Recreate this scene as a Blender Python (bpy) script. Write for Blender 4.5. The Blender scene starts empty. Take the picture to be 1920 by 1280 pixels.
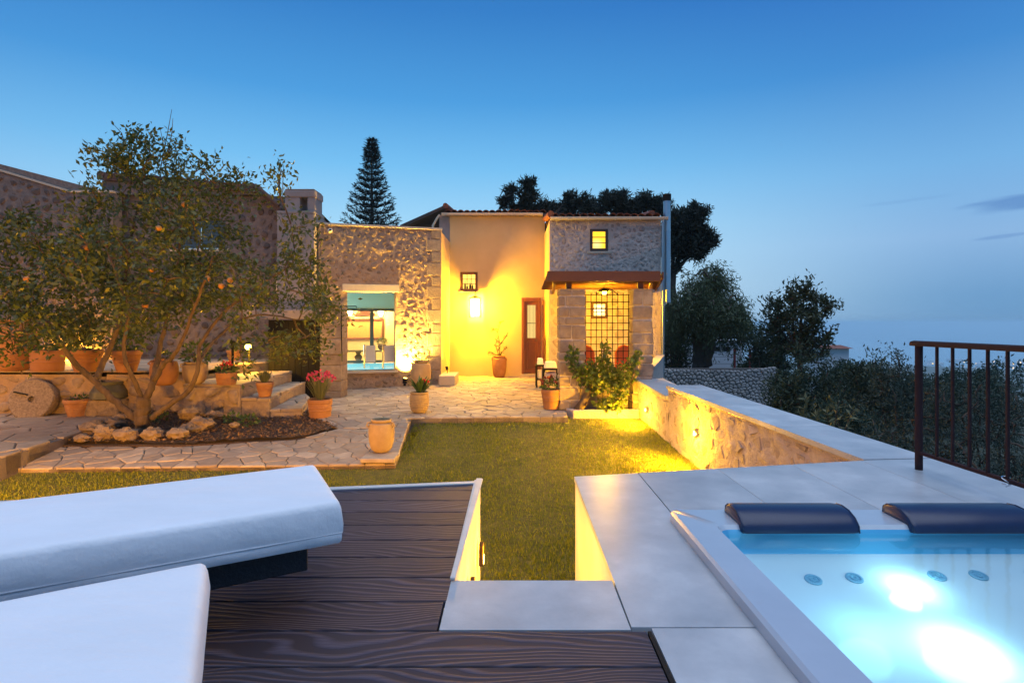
import bpy, math, random
import numpy as np
from mathutils import Vector, noise

random.seed(7)
RNG = np.random.default_rng(11)
R = math.radians
SC = bpy.context.scene
COL = SC.collection

# ------------------------------------------------------------------ camera, sky, sun, exposure
F = 1067.0                       # focal length in photo pixels (20 mm on 36 mm, 1920 px wide)
EYE = 1.0                        # eye height above the terrace (z = 0)
cam = bpy.data.cameras.new('camera')
cam.lens = 20.0
cam.sensor_width = 36.0
cam.shift_y = -35.0 / 1920.0
cam.clip_start = 0.05
cam.clip_end = 90000.0
cam_o = bpy.data.objects.new('camera', cam)
cam_o.location = (0, 0, EYE)
cam_o.rotation_euler = (R(90), 0, 0)
COL.objects.link(cam_o)
SC.camera = cam_o

world = bpy.data.worlds.new('World')
SC.world = world
world.use_nodes = True
SKY_STRENGTH = 1.0


def build_world():
    nt = world.node_tree
    N, L = nt.nodes, nt.links
    bg = N['Background']
    tc = N.new('ShaderNodeTexCoord')
    sep = N.new('ShaderNodeSeparateXYZ')
    L.new(tc.outputs['Generated'], sep.inputs[0])
    # elevation 0..1 -> colours of a clear sky half an hour after sunset
    def ramp(stops):
        r = N.new('ShaderNodeValToRGB')
        e = r.color_ramp.elements
        while len(e) > 1:
            e.remove(e[-1])
        e[0].position = stops[0][0]
        e[0].color = (*stops[0][1], 1)
        for p, c in stops[1:]:
            x = e.new(p)
            x.color = (*c, 1)
        L.new(sep.outputs['Z'], r.inputs[0])
        return r
    west = ramp([(0.0, (.40, .57, .71)), (.06, (.40, .59, .73)), (.16, (.30, .545, .74)), (.26, (.145, .415, .70)),
                 (.36, (.062, .275, .59)), (.48, (.032, .18, .47)), (.75, (.016, .115, .36)), (1.0, (.015, .10, .33))])
    east = ramp([(0.0, (.115, .255, .45)), (.04, (.125, .27, .47)), (.12, (.205, .365, .59)), (.22, (.14, .345, .61)),
                 (.36, (.046, .205, .50)), (.48, (.024, .132, .42)), (.75, (.014, .10, .34)), (1.0, (.015, .10, .33))])
    # azimuth: the afterglow lies behind the house, a little left of the view axis
    dot = N.new('ShaderNodeVectorMath')
    dot.operation = 'DOT_PRODUCT'
    L.new(tc.outputs['Generated'], dot.inputs[0])
    a = R(-12)
    dot.inputs[1].default_value = (math.sin(a), math.cos(a), 0)
    mr = N.new('ShaderNodeMapRange')
    mr.interpolation_type = 'SMOOTHSTEP'
    mr.inputs['From Min'].default_value = .60
    mr.inputs['From Max'].default_value = 1.0
    L.new(dot.outputs['Value'], mr.inputs['Value'])
    mx = N.new('ShaderNodeMix')
    mx.data_type = 'RGBA'
    L.new(mr.outputs[0], mx.inputs['Factor'])
    L.new(east.outputs[0], mx.inputs[6])
    L.new(west.outputs[0], mx.inputs[7])
    # two thin streaks of stratus low over the sea, broken up by noise
    def mth(op, x, y=None, z=None):
        q = N.new('ShaderNodeMath')
        q.operation = op
        for i, w in enumerate((x, y, z)):
            if w is None:
                continue
            if isinstance(w, (int, float)):
                q.inputs[i].default_value = w
            else:
                L.new(w, q.inputs[i])
        return q.outputs[0]
    yy = mth('MAXIMUM', sep.outputs['Y'], .05)
    az = mth('DIVIDE', sep.outputs['X'], yy)
    el = mth('DIVIDE', sep.outputs['Z'], yy)
    nv = N.new('ShaderNodeCombineXYZ')
    L.new(mth('MULTIPLY', az, 9), nv.inputs[0])
    L.new(mth('MULTIPLY', mth('SUBTRACT', el, mth('MULTIPLY', az, .16)), 95), nv.inputs[1])
    nz = N.new('ShaderNodeTexNoise')
    nz.inputs['Scale'].default_value = 1.0
    nz.inputs['Detail'].default_value = 5
    L.new(nv.outputs[0], nz.inputs[0])
    def streak(a0, e0, la, le, tilt, k):
        u = mth('DIVIDE', mth('SUBTRACT', az, a0), la)
        v = mth('DIVIDE', mth('SUBTRACT', mth('SUBTRACT', el, e0), mth('MULTIPLY', mth('SUBTRACT', az, a0), tilt)), le)
        d = mth('ADD', mth('MULTIPLY', u, u), mth('MULTIPLY', v, v))
        d = mth('SUBTRACT', mth('SUBTRACT', 1.15, d), mth('MULTIPLY', nz.outputs[0], 1.1))
        q = N.new('ShaderNodeMapRange')
        q.interpolation_type = 'SMOOTHSTEP'
        q.inputs['From Max'].default_value = .55
        q.inputs['To Max'].default_value = k
        L.new(d, q.inputs['Value'])
        return q.outputs[0]
    m3n = mth('MAXIMUM', streak(.90, .2125, .17, .022, .12, .72), streak(.87, .153, .085, .0055, .13, .40))
    m3 = mth('MAXIMUM', m3n, streak(.70, .215, .14, .006, .13, .16))
    mc = N.new('ShaderNodeMix'); mc.data_type = 'RGBA'
    L.new(m3, mc.inputs['Factor'])
    L.new(mx.outputs[2], mc.inputs[6])
    mc.inputs[7].default_value = (.085, .20, .44, 1)
    L.new(mc.outputs[2], bg.inputs[0])
    bg.inputs[1].default_value = SKY_STRENGTH


build_world()

# the last diffuse light of the day, very soft, from high over the house
sun = bpy.data.lights.new('sun', 'SUN')
sun.energy = 1.6
sun.angle = R(70)
sun.color = (.84, .91, 1.0)
sun_o = bpy.data.objects.new('sun', sun)
sun_o.rotation_euler = (R(6), R(4), 0)
COL.objects.link(sun_o)

vs = SC.view_settings
vs.view_transform = 'Standard'
vs.look = 'None'
vs.exposure = 0.38
vs.gamma = 1.0
vs.use_curve_mapping = False
SC.render.engine = 'CYCLES'
SC.cycles.max_bounces = 7
SC.cycles.volume_bounces = 2
SC.cycles.diffuse_bounces = 3
SC.cycles.glossy_bounces = 3
SC.cycles.transmission_bounces = 4
SC.cycles.transparent_max_bounces = 10
SC.cycles.caustics_reflective = False
SC.cycles.caustics_refractive = False
SC.cycles.sample_clamp_indirect = 4.0
SC.cycles.use_denoising = True

# ------------------------------------------------------------------ helpers
WORLD = {}


def P(px, py, Y):
    "a photo pixel at distance Y -> world point"
    return Vector(((px - 960) / F * Y, Y, EYE - (py - 605) / F * Y))


def G(px, py, z):
    "a photo pixel on the level z -> world point"
    Y = F * (EYE - z) / (py - 605)
    return Vector(((px - 960) / F * Y, Y, z))


class MB:
    def __init__(s):
        s.v, s.f = [], []

    def add(s, vs, fs):
        b = len(s.v)
        s.v += [tuple(v) for v in vs]
        s.f += [tuple(i + b for i in f) for f in fs]
        return s

    def box(s, x0, x1, y0, y1, z0, z1):
        return s.obox((x0, y0, z0), (x1 - x0, 0, 0), (0, y1 - y0, 0), (0, 0, z1 - z0))

    def obox(s, o, u, v, w):
        o, u, v, w = Vector(o), Vector(u), Vector(v), Vector(w)
        p = [o, o + u, o + u + v, o + v, o + w, o + u + w, o + u + v + w, o + v + w]
        fs = [(0, 3, 2, 1), (4, 5, 6, 7), (0, 1, 5, 4), (1, 2, 6, 5), (2, 3, 7, 6), (3, 0, 4, 7)]
        if u.cross(v).dot(w) < 0:
            fs = [f[::-1] for f in fs]
        return s.add(p, fs)

    def prism(s, poly, z0, z1):
        "poly: (x, y) list; z0 / z1: numbers or functions of (x, y)"
        f0 = z0 if callable(z0) else (lambda x, y: z0)
        f1 = z1 if callable(z1) else (lambda x, y: z1)
        area = sum(poly[i][0] * poly[(i + 1) % len(poly)][1] - poly[(i + 1) % len(poly)][0] * poly[i][1] for i in range(len(poly)))
        if area < 0:
            poly = poly[::-1]
        n = len(poly)
        vs = [(x, y, f0(x, y)) for x, y in poly] + [(x, y, f1(x, y)) for x, y in poly]
        fs = [tuple(range(n - 1, -1, -1)), tuple(range(n, 2 * n))]
        fs += [(i, (i + 1) % n, n + (i + 1) % n, n + i) for i in range(n)]
        return s.add(vs, fs)

    def tube(s, pts, r, seg=8, cap=True):
        pts = [Vector(p) for p in pts]
        n = len(pts)
        rs = list(r) if hasattr(r, '__len__') else [r] * n
        rings, prev = [], None
        for i, p in enumerate(pts):
            t = (pts[min(i + 1, n - 1)] - pts[max(i - 1, 0)])
            t = t.normalized() if t.length > 1e-9 else Vector((0, 0, 1))
            if prev is None:
                a = Vector((0, 0, 1)) if abs(t.z) < .9 else Vector((1, 0, 0))
                prev = t.cross(a).normalized()
            prev = (prev - t * prev.dot(t))
            prev = prev.normalized() if prev.length > 1e-6 else t.orthogonal().normalized()
            b = t.cross(prev)
            rings.append([p + (prev * math.cos(k * 2 * math.pi / seg) + b * math.sin(k * 2 * math.pi / seg)) * rs[i] for k in range(seg)])
        vs = [v for q in rings for v in q]
        fs = [(i * seg + k, i * seg + (k + 1) % seg, (i + 1) * seg + (k + 1) % seg, (i + 1) * seg + k) for i in range(n - 1) for k in range(seg)]
        if cap:
            fs += [tuple(range(seg - 1, -1, -1)), tuple((n - 1) * seg + k for k in range(seg))]
        return s.add(vs, fs)

    def lathe(s, prof, seg=24, o=(0, 0, 0), wob=0.0, squash=1.0):
        vs, ox, oy, oz = [], *o
        for j, (r, z) in enumerate(prof):
            for k in range(seg):
                a = k * 2 * math.pi / seg
                q = r * (1 + wob * noise.noise(Vector((math.cos(a) * 1.5, math.sin(a) * 1.5, z * 4 + ox))))
                vs.append((ox + q * math.cos(a), oy + q * squash * math.sin(a), oz + z))
        m = len(prof)
        fs = [(j * seg + k, j * seg + (k + 1) % seg, (j + 1) * seg + (k + 1) % seg, (j + 1) * seg + k) for j in range(m - 1) for k in range(seg)]
        if prof[0][0] > 1e-4:
            fs.append(tuple(range(seg - 1, -1, -1)))
        if prof[-1][0] > 1e-4:
            fs.append(tuple((m - 1) * seg + k for k in range(seg)))
        return s.add(vs, fs)

    def blob(s, c, rx, ry, rz, seed=0, amp=.18, sub=(10, 7), freq=1.6):
        nu, nv = sub
        vs, fs = [], []
        c = Vector(c)
        for j in range(nv + 1):
            th = math.pi * j / nv
            for i in range(nu):
                ph = 2 * math.pi * i / nu
                d = Vector((math.sin(th) * math.cos(ph), math.sin(th) * math.sin(ph), math.cos(th)))
                k = 1 + amp * noise.noise(d * freq + Vector((seed * 3.7, seed, 1))) + amp * .5 * noise.noise(d * freq * 2.7 + Vector((seed, 9, seed * 2.1)))
                vs.append(c + Vector((d.x * rx * k, d.y * ry * k, d.z * rz * k)))
        for j in range(nv):
            for i in range(nu):
                fs.append((j * nu + i, (j + 1) * nu + i, (j + 1) * nu + (i + 1) % nu, j * nu + (i + 1) % nu))
        return s.add(vs, fs)

    def build(s, name, mat, parent=None, smooth=False, bevel=0, bseg=2):
        return link_mesh(name, np.array(s.v, dtype=np.float64), s.f, mat, parent, smooth, bevel, bseg)


def link_mesh(name, v, f, mat, parent=None, smooth=False, bevel=0, bseg=2):
    c = Vector((v.min(0) + v.max(0)) / 2)
    me = bpy.data.meshes.new(name)
    me.from_pydata((v - np.array(c)).tolist(), [], f)
    return link_data(name, me, c, mat, parent, smooth, bevel, bseg)


def link_data(name, me, c, mat, parent=None, smooth=False, bevel=0, bseg=2):
    if mat is not None and not me.materials:
        me.materials.append(mat)
    if smooth:
        me.shade_smooth()
        if smooth == 'angle':
            me.set_sharp_from_angle(angle=R(40))
    o = bpy.data.objects.new(name, me)
    COL.objects.link(o)
    WORLD[o] = Vector(c)
    if parent is not None:
        o.parent = parent
        o.location = Vector(c) - WORLD[parent]
    else:
        o.location = c
    if bevel:
        m = o.modifiers.new('edge', 'BEVEL')
        m.width = bevel
        m.segments = bseg
        m.limit_method = 'ANGLE'
        m.angle_limit = R(40)
    return o


def thing(name, label, cat, loc=(0, 0, 0), group=None, kind='thing'):
    o = bpy.data.objects.new(name, None)
    o.empty_display_size = .1
    COL.objects.link(o)
    o.location = loc
    WORLD[o] = Vector(loc)
    return tag(o, label, cat, group, kind)


def tag(o, label=None, cat=None, group=None, kind='thing'):
    if label:
        o['label'] = label
    if cat:
        o['category'] = cat
    if group:
        o['group'] = group
    if kind:
        o['kind'] = kind
    return o


def structure(o):
    o['kind'] = 'structure'
    return o


def stuff(o):
    o['kind'] = 'stuff'
    return o


def clone(o, parent=None):
    c = o.copy()
    COL.objects.link(c)
    if parent is not None:
        c.parent = parent
    for ch in list(o.children):
        clone(ch, c)
    return c


def light(parent, kind, loc, energy, color, radius=.03, spot=None, blend=.5, aim=None, size=None):
    l = bpy.data.lights.new('lamp_light', kind)
    l.energy = energy
    l.color = color
    if kind in ('POINT', 'SPOT'):
        l.shadow_soft_size = radius
    if kind == 'SPOT':
        l.spot_size = R(spot)
        l.spot_blend = blend
    if kind == 'AREA':
        l.size = size or .1
    o = bpy.data.objects.new('lamp_light', l)
    COL.objects.link(o)
    o.parent = parent
    o.location = Vector(loc) - WORLD[parent]
    if aim is not None:
        o.rotation_euler = (Vector(aim) - Vector(loc)).to_track_quat('-Z', 'Y').to_euler()
    return o


# ------------------------------------------------------------------ materials
MATS = {}


def mat(name, c1, c2=None, scale=6, rough=.8, bump=0, bscale=40, metal=0, rand=.5, island=False, spec=.5,
        detail=6, stretch=None, emit=None, emit_s=0, c3=None, c3_at=.62, bdist=.02, coat=0, trans=0, sheen=0):
    m = bpy.data.materials.new(name)
    m.use_nodes = True
    N, L = m.node_tree.nodes, m.node_tree.links
    b = N['Principled BSDF']
    c2 = c2 or c1
    tc = N.new('ShaderNodeTexCoord')
    if island:
        gi = N.new('ShaderNodeNewGeometry')
        rnd = gi.outputs['Random Per Island']
    else:
        oi = N.new('ShaderNodeObjectInfo')
        rnd = oi.outputs['Random']
    off = N.new('ShaderNodeVectorMath'); off.operation = 'SCALE'
    off.inputs[0].default_value = (31, 17, 53)
    L.new(rnd, off.inputs['Scale'])
    ad = N.new('ShaderNodeVectorMath'); ad.operation = 'ADD'
    L.new(tc.outputs['Object'], ad.inputs[0]); L.new(off.outputs[0], ad.inputs[1])
    vec = ad.outputs[0]
    if stretch:
        mp = N.new('ShaderNodeMapping')
        mp.inputs['Scale'].default_value = stretch
        L.new(vec, mp.inputs[0])
        vec = mp.outputs[0]
    nz = N.new('ShaderNodeTexNoise')
    nz.inputs['Scale'].default_value = scale
    nz.inputs['Detail'].default_value = detail
    nz.inputs['Roughness'].default_value = .6
    L.new(vec, nz.inputs['Vector'])
    # factor = contrast-stretched noise moved by the piece's own random number
    st = N.new('ShaderNodeMapRange')
    st.inputs['From Min'].default_value = .32
    st.inputs['From Max'].default_value = .68
    L.new(nz.outputs[0], st.inputs['Value'])
    fm = N.new('ShaderNodeMath'); fm.operation = 'MULTIPLY_ADD'
    L.new(rnd, fm.inputs[0]); fm.inputs[1].default_value = rand
    sc = N.new('ShaderNodeMath'); sc.operation = 'MULTIPLY'
    L.new(st.outputs[0], sc.inputs[0]); sc.inputs[1].default_value = 1 - rand
    L.new(sc.outputs[0], fm.inputs[2])
    r = N.new('ShaderNodeValToRGB')
    e = r.color_ramp.elements
    e[0].color = (*c1, 1); e[0].position = .08
    e[1].color = (*c2, 1); e[1].position = .92
    if c3:
        x = e.new(c3_at); x.color = (*c3, 1)
    L.new(fm.outputs[0], r.inputs[0])
    L.new(r.outputs[0], b.inputs['Base Color'])
    b.inputs['Roughness'].default_value = rough
    b.inputs['Metallic'].default_value = metal
    b.inputs['Specular IOR Level'].default_value = spec
    if coat:
        b.inputs['Coat Weight'].default_value = coat
        b.inputs['Coat Roughness'].default_value = .1
    if sheen:
        b.inputs['Sheen Weight'].default_value = sheen
    if bump:
        n2 = N.new('ShaderNodeTexNoise')
        n2.inputs['Scale'].default_value = bscale
        n2.inputs['Detail'].default_value = 7
        n2.inputs['Roughness'].default_value = .62
        L.new(vec, n2.inputs['Vector'])
        bp = N.new('ShaderNodeBump')
        bp.inputs['Strength'].default_value = bump
        bp.inputs['Distance'].default_value = bdist
        L.new(n2.outputs[0], bp.inputs['Height'])
        L.new(bp.outputs[0], b.inputs['Normal'])
    if emit:
        b.inputs['Emission Color'].default_value = (*emit, 1)
        b.inputs['Emission Strength'].default_value = emit_s
    MATS[name] = m
    return m


def leaf_mat(name, c1, c2, tr=.3, rough=.5, c3=None):
    m = mat(name, c1, c2, scale=.9, rough=rough, rand=.65, island=True, c3=c3)
    N, L = m.node_tree.nodes, m.node_tree.links
    b, out = N['Principled BSDF'], N['Material Output']
    t = N.new('ShaderNodeBsdfTranslucent')
    mx = N.new('ShaderNodeMixShader')
    mx.inputs[0].default_value = tr
    src = b.inputs['Base Color'].links[0].from_socket
    L.new(src, t.inputs[0])
    L.new(b.outputs[0], mx.inputs[1]); L.new(t.outputs[0], mx.inputs[2])
    L.new(mx.outputs[0], out.inputs[0])
    return m


def glow(name, c, s):
    m = bpy.data.materials.new(name)
    m.use_nodes = True
    N, L = m.node_tree.nodes, m.node_tree.links
    N.remove(N['Principled BSDF'])
    e = N.new('ShaderNodeEmission')
    e.inputs[0].default_value = (*c, 1)
    e.inputs[1].default_value = s
    L.new(e.outputs[0], N['Material Output'].inputs[0])
    return m


def glass_mat(name, tint=(1, 1, 1), rough=.02, ior=1.45, bump=0, bscale=5, gloss=(1, 1, 1)):
    "thin clear sheet: straight-through light plus a Fresnel reflection"
    m = bpy.data.materials.new(name)
    m.use_nodes = True
    N, L = m.node_tree.nodes, m.node_tree.links
    N.remove(N['Principled BSDF'])
    t = N.new('ShaderNodeBsdfTransparent'); t.inputs[0].default_value = (*tint, 1)
    g = N.new('ShaderNodeBsdfGlossy'); g.inputs['Roughness'].default_value = rough
    g.inputs[0].default_value = (*gloss, 1)
    fr = N.new('ShaderNodeFresnel'); fr.inputs[0].default_value = ior
    mx = N.new('ShaderNodeMixShader')
    L.new(fr.outputs[0], mx.inputs[0]); L.new(t.outputs[0], mx.inputs[1]); L.new(g.outputs[0], mx.inputs[2])
    L.new(mx.outputs[0], N['Material Output'].inputs[0])
    if bump:
        tc = N.new('ShaderNodeTexCoord')
        n = N.new('ShaderNodeTexNoise'); n.inputs['Scale'].default_value = bscale; n.inputs['Detail'].default_value = 3
        L.new(tc.outputs['Object'], n.inputs['Vector'])
        bp = N.new('ShaderNodeBump'); bp.inputs['Strength'].default_value = bump; bp.inputs['Distance'].default_value = .02
        L.new(n.outputs[0], bp.inputs['Height'])
        L.new(bp.outputs[0], g.inputs['Normal']); L.new(bp.outputs[0], fr.inputs['Normal'])
    return m


def deck_mat():
    "composite board: embossed flame grain running along the board (x)"
    m = bpy.data.materials.new('composite_board')
    m.use_nodes = True
    N, L = m.node_tree.nodes, m.node_tree.links
    b = N['Principled BSDF']
    tc = N.new('ShaderNodeTexCoord')
    oi = N.new('ShaderNodeObjectInfo')
    off = N.new('ShaderNodeVectorMath'); off.operation = 'SCALE'
    off.inputs[0].default_value = (23, 41, 7)
    L.new(oi.outputs['Random'], off.inputs['Scale'])
    ad = N.new('ShaderNodeVectorMath'); ad.operation = 'ADD'
    L.new(tc.outputs['Object'], ad.inputs[0]); L.new(off.outputs[0], ad.inputs[1])
    mp = N.new('ShaderNodeMapping'); mp.inputs['Scale'].default_value = (1.3, 4.2, 1)
    L.new(ad.outputs[0], mp.inputs[0])
    n1 = N.new('ShaderNodeTexNoise'); n1.inputs['Scale'].default_value = 1.0; n1.inputs['Detail'].default_value = 1.5
    L.new(mp.outputs[0], n1.inputs['Vector'])
    # rings of a tilted cut: iso-lines of a smooth field give cathedral arches
    mu = N.new('ShaderNodeMath'); mu.operation = 'MULTIPLY'; mu.inputs[1].default_value = 85
    L.new(n1.outputs[0], mu.inputs[0])
    sp = N.new('ShaderNodeSeparateXYZ'); L.new(ad.outputs[0], sp.inputs[0])
    my = N.new('ShaderNodeMath'); my.operation = 'MULTIPLY_ADD'; my.inputs[1].default_value = 250
    L.new(sp.outputs['Y'], my.inputs[0]); L.new(mu.outputs[0], my.inputs[2])
    sn = N.new('ShaderNodeMath'); sn.operation = 'SINE'; L.new(my.outputs[0], sn.inputs[0])
    fine = N.new('ShaderNodeTexNoise'); fine.inputs['Scale'].default_value = 14; fine.inputs['Detail'].default_value = 4
    mp2 = N.new('ShaderNodeMapping'); mp2.inputs['Scale'].default_value = (1, 14, 1)
    L.new(ad.outputs[0], mp2.inputs[0]); L.new(mp2.outputs[0], fine.inputs['Vector'])
    mr = N.new('ShaderNodeMapRange'); mr.inputs['From Min'].default_value = -.2; mr.inputs['From Max'].default_value = 1
    L.new(sn.outputs[0], mr.inputs['Value'])
    mm = N.new('ShaderNodeMath'); mm.operation = 'MULTIPLY'
    L.new(mr.outputs[0], mm.inputs[0]); L.new(fine.outputs[0], mm.inputs[1])
    r = N.new('ShaderNodeValToRGB')
    e = r.color_ramp.elements
    e[0].position, e[0].color = .05, (.024, .020, .030, 1)
    e[1].position, e[1].color = .62, (.062, .058, .088, 1)
    L.new(mm.outputs[0], r.inputs[0])
    mv = N.new('ShaderNodeMix'); mv.data_type = 'RGBA'; mv.blend_type = 'MULTIPLY'
    mv.inputs['Factor'].default_value = 1
    rv = N.new('ShaderNodeMapRange'); rv.inputs['To Min'].default_value = .78; rv.inputs['To Max'].default_value = 1.15
    L.new(oi.outputs['Random'], rv.inputs['Value'])
    L.new(r.outputs[0], mv.inputs[6]); L.new(rv.outputs[0], mv.inputs[7])
    L.new(mv.outputs[2], b.inputs['Base Color'])
    b.inputs['Roughness'].default_value = .58
    b.inputs['Specular IOR Level'].default_value = .35
    bp = N.new('ShaderNodeBump'); bp.inputs['Strength'].default_value = .45; bp.inputs['Distance'].default_value = .004
    L.new(mm.outputs[0], bp.inputs['Height'])
    L.new(bp.outputs[0], b.inputs['Normal'])
    return m


M_DECK = deck_mat()
M_TRIM = mat('pale_trim', (.62, .60, .56), (.50, .48, .45), scale=9, rough=.5, bump=.1)
M_TILE = mat('limestone_tile', (.35, .36, .365), (.57, .565, .55), scale=3.2, rough=.36, bump=.08, bscale=60, rand=.25, c3=(.47, .47, .465), bdist=.006, detail=9)
M_GROUT = mat('grout', (.12, .11, .10), rough=.95)
M_WHITEWALL = mat('white_render', (.72, .69, .62), (.62, .58, .50), scale=3, rough=.85, bump=.15, bscale=50, rand=.1)
M_FABRIC = mat('white_canvas', (.79, .79, .79), (.86, .86, .86), scale=2, rough=.75, bump=.4, bscale=7, rand=.1, bdist=.02, stretch=(1, 2.2, 1), sheen=.15)
M_PIPING = mat('white_piping', (.66, .67, .69), rough=.7)
M_BASE = mat('black_rattan', (.012, .012, .014), (.025, .025, .028), scale=60, rough=.6, bump=.4, bscale=90)
M_LEATHER = mat('navy_vinyl', (.010, .018, .050), (.014, .026, .07), scale=20, rough=.34, bump=.12, bscale=120, bdist=.004)
M_ACRYLIC = mat('white_acrylic', (.80, .82, .84), rough=.18, coat=.3)
M_CHROME = mat('chrome', (.72, .74, .76), rough=.16, metal=1)
M_STEEL = mat('flue_steel', (.30, .36, .42), (.40, .46, .50), scale=3, rough=.35, metal=1)
M_RAIL = mat('brown_metal', (.030, .017, .019), (.040, .023, .025), scale=30, rough=.85, bump=.05, bscale=200, spec=.12)
M_BLACK = mat('black_iron', (.008, .0075, .007), (.013, .012, .011), rough=.7, bump=.1, spec=.2)
M_PLASTER = mat('cream_plaster', (.52, .385, .185), (.58, .435, .22), scale=1.6, rough=.9, bump=.12, bscale=25, rand=.05)
M_PLASTER2 = mat('grey_plaster', (.25, .215, .20), (.32, .275, .255), scale=2, rough=.9, bump=.2, bscale=25, rand=.05)
M_TRIMSTONE = mat('dressed_lintel', (.55, .47, .36), (.45, .38, .29), scale=12, rough=.85, bump=.25, bscale=50)
M_MORTAR = mat('lime_mortar', (.29, .20, .13), (.38, .275, .19), scale=7, rough=.95, bump=.8, bscale=22, rand=.05, bdist=.03)
M_RUBBLE = mat('rubble_stone', (.165, .112, .078), (.36, .26, .18), scale=9, rough=.95, bump=.6, bscale=34, rand=.65, c3=(.265, .19, .132), bdist=.02, spec=.2)
M_MORTAR2 = mat('pale_mortar', (.50, .41, .35), (.60, .505, .435), scale=9, rough=.95, bump=1, bscale=26, rand=.05, bdist=.04)
M_RUBBLE2 = mat('grey_rubble', (.29, .225, .19), (.60, .51, .445), scale=10, rough=.92, bump=.8, bscale=30, rand=.6, c3=(.46, .385, .33), bdist=.025)
M_ASHLAR = mat('ashlar_block', (.21, .15, .11), (.40, .315, .235), scale=8, rough=.92, bump=.9, bscale=28, rand=.4, c3=(.30, .23, .17), bdist=.02)
M_FLAG = mat('flagstone', (.23, .17, .115), (.45, .35, .24), scale=5, rough=.72, bump=.35, bscale=25, rand=.55, c3=(.335, .255, .175), bdist=.012)
M_JOINT = mat('paving_joint', (.13, .10, .075), (.20, .155, .12), scale=14, rough=.95, bump=.3)
M_ROCK = mat('garden_rock', (.15, .10, .065), (.38, .28, .18), scale=9, rough=.95, bump=1, bscale=22, rand=.35, bdist=.05)
M_MILL = mat('millstone', (.16, .12, .09), (.31, .24, .18), scale=30, rough=.95, bump=.9, bscale=70, rand=.1)
M_MULCH = leaf_mat('bark_mulch', (.07, .034, .018), (.24, .14, .07), .05, .9)
M_SOIL = mat('soil', (.05, .028, .016), (.17, .10, .055), scale=45, rough=1, bump=1, bscale=60, bdist=.04)
M_TERRA = mat('terracotta', (.26, .110, .042), (.38, .19, .08), scale=7, rough=.85, bump=.25, bscale=40, rand=.45, c3=(.32, .145, .058))
M_JAR = mat('pale_terracotta', (.31, .205, .095), (.46, .33, .18), scale=5, rough=.85, bump=.35, bscale=30, rand=.35, c3=(.38, .26, .13))
M_BRONZE = mat('old_bronze', (.075, .075, .050), (.15, .14, .095), scale=12, rough=.55, metal=.4, bump=.2)
M_BROWNWOOD = mat('stained_wood', (.070, .022, .010), (.115, .040, .018), scale=10, rough=.6, bump=.15, bscale=30, stretch=(1, 6, 6))
M_DARKWOOD = mat('dark_frame_wood', (.045, .022, .016), (.065, .034, .024), scale=12, rough=.5, bump=.1)
M_DOORWOOD = mat('mahogany_door', (.13, .035, .014), (.19, .058, .024), scale=10, rough=.4, bump=.1, stretch=(6, 6, 1))
M_ROOF = mat('red_roof_tile', (.16, .050, .03), (.28, .105, .06), scale=9, rough=.85, bump=.3, rand=.6)
M_ROOF_I = mat('red_roof_tile_far', (.20, .065, .035), (.36, .14, .08), scale=9, rough=.85, bump=.3, rand=.6, island=True)
M_GUTTER = mat('cream_gutter', (.60, .50, .36), rough=.45)
M_TEAL = mat('teal_paint', (.055, .075, .068), rough=.5)
M_BLUESHUT = mat('blue_shutter', (.035, .085, .12), (.05, .11, .15), rough=.6)
M_BARK = mat('citrus_bark', (.062, .040, .024), (.135, .09, .052), scale=14, rough=.95, bump=.6, bscale=30, rand=.1, stretch=(1, 1, .35))
M_BARKD = mat('dark_bark', (.045, .032, .024), (.085, .065, .05), scale=9, rough=.95, bump=.6, bscale=14)
M_CITRUS = leaf_mat('citrus_leaf', (.032, .052, .008), (.15, .165, .028), .32, .42, c3=(.07, .095, .014))
M_PINE = leaf_mat('pine_needles', (.006, .013, .009), (.018, .028, .015), .1, .8)
M_NORFOLK = leaf_mat('norfolk_needles', (.006, .014, .012), (.014, .024, .018), .1, .8)
M_PEPPER = leaf_mat('pepper_leaf', (.035, .060, .026), (.085, .12, .05), .25, .7)
M_LAUREL = leaf_mat('laurel_leaf', (.022, .042, .020), (.055, .080, .036), .2, .6)
M_OLIVE = leaf_mat('olive_leaf', (.024, .046, .036), (.060, .090, .064), .2, .7)
M_SHRUB = leaf_mat('shrub_leaf', (.016, .042, .028), (.040, .074, .044), .2, .7)
M_VINE = leaf_mat('vine_leaf', (.06, .11, .015), (.17, .22, .04), .35, .5)
M_POTLEAF = leaf_mat('pot_leaf', (.035, .075, .015), (.10, .16, .04), .3, .5)
M_GREYLEAF = leaf_mat('grey_leaf', (.09, .11, .05), (.17, .18, .09), .25, .6)
M_PINKFL = leaf_mat('pink_petal', (.50, .025, .10), (.72, .10, .22), .35, .6)
M_REDFL = leaf_mat('red_petal', (.50, .012, .02), (.70, .04, .05), .35, .6)
M_DARKFL = leaf_mat('dark_red_petal', (.13, .012, .015), (.26, .03, .03), .3, .6)
M_GRASS = leaf_mat('grass_blade', (.105, .14, .008), (.33, .32, .020), .3, .6, c3=(.19, .21, .012))
M_LAWN = mat('lawn_soil', (.085, .075, .010), (.15, .12, .018), scale=9, rough=1, bump=.8, bscale=60, rand=0)
M_FRUIT = mat('orange_peel', (.34, .13, .012), (.42, .19, .022), scale=20, rough=.5, bump=.15, bscale=150)
M_LAND = mat('hillside', (.030, .042, .026), (.060, .070, .045), scale=.05, rough=1, bump=.5, bscale=.3, rand=0)
M_FARWALL = mat('white_far_wall', (.55, .55, .55), (.66, .66, .66), scale=2, rough=.9)
M_CLOTHW = mat('white_towel', (.76, .73, .66), (.82, .80, .74), scale=20, rough=.95, bump=.4, bscale=80)
M_ORANGECH = mat('orange_cushion', (.50, .10, .02), (.60, .15, .035), scale=20, rough=.85, bump=.2)
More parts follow.
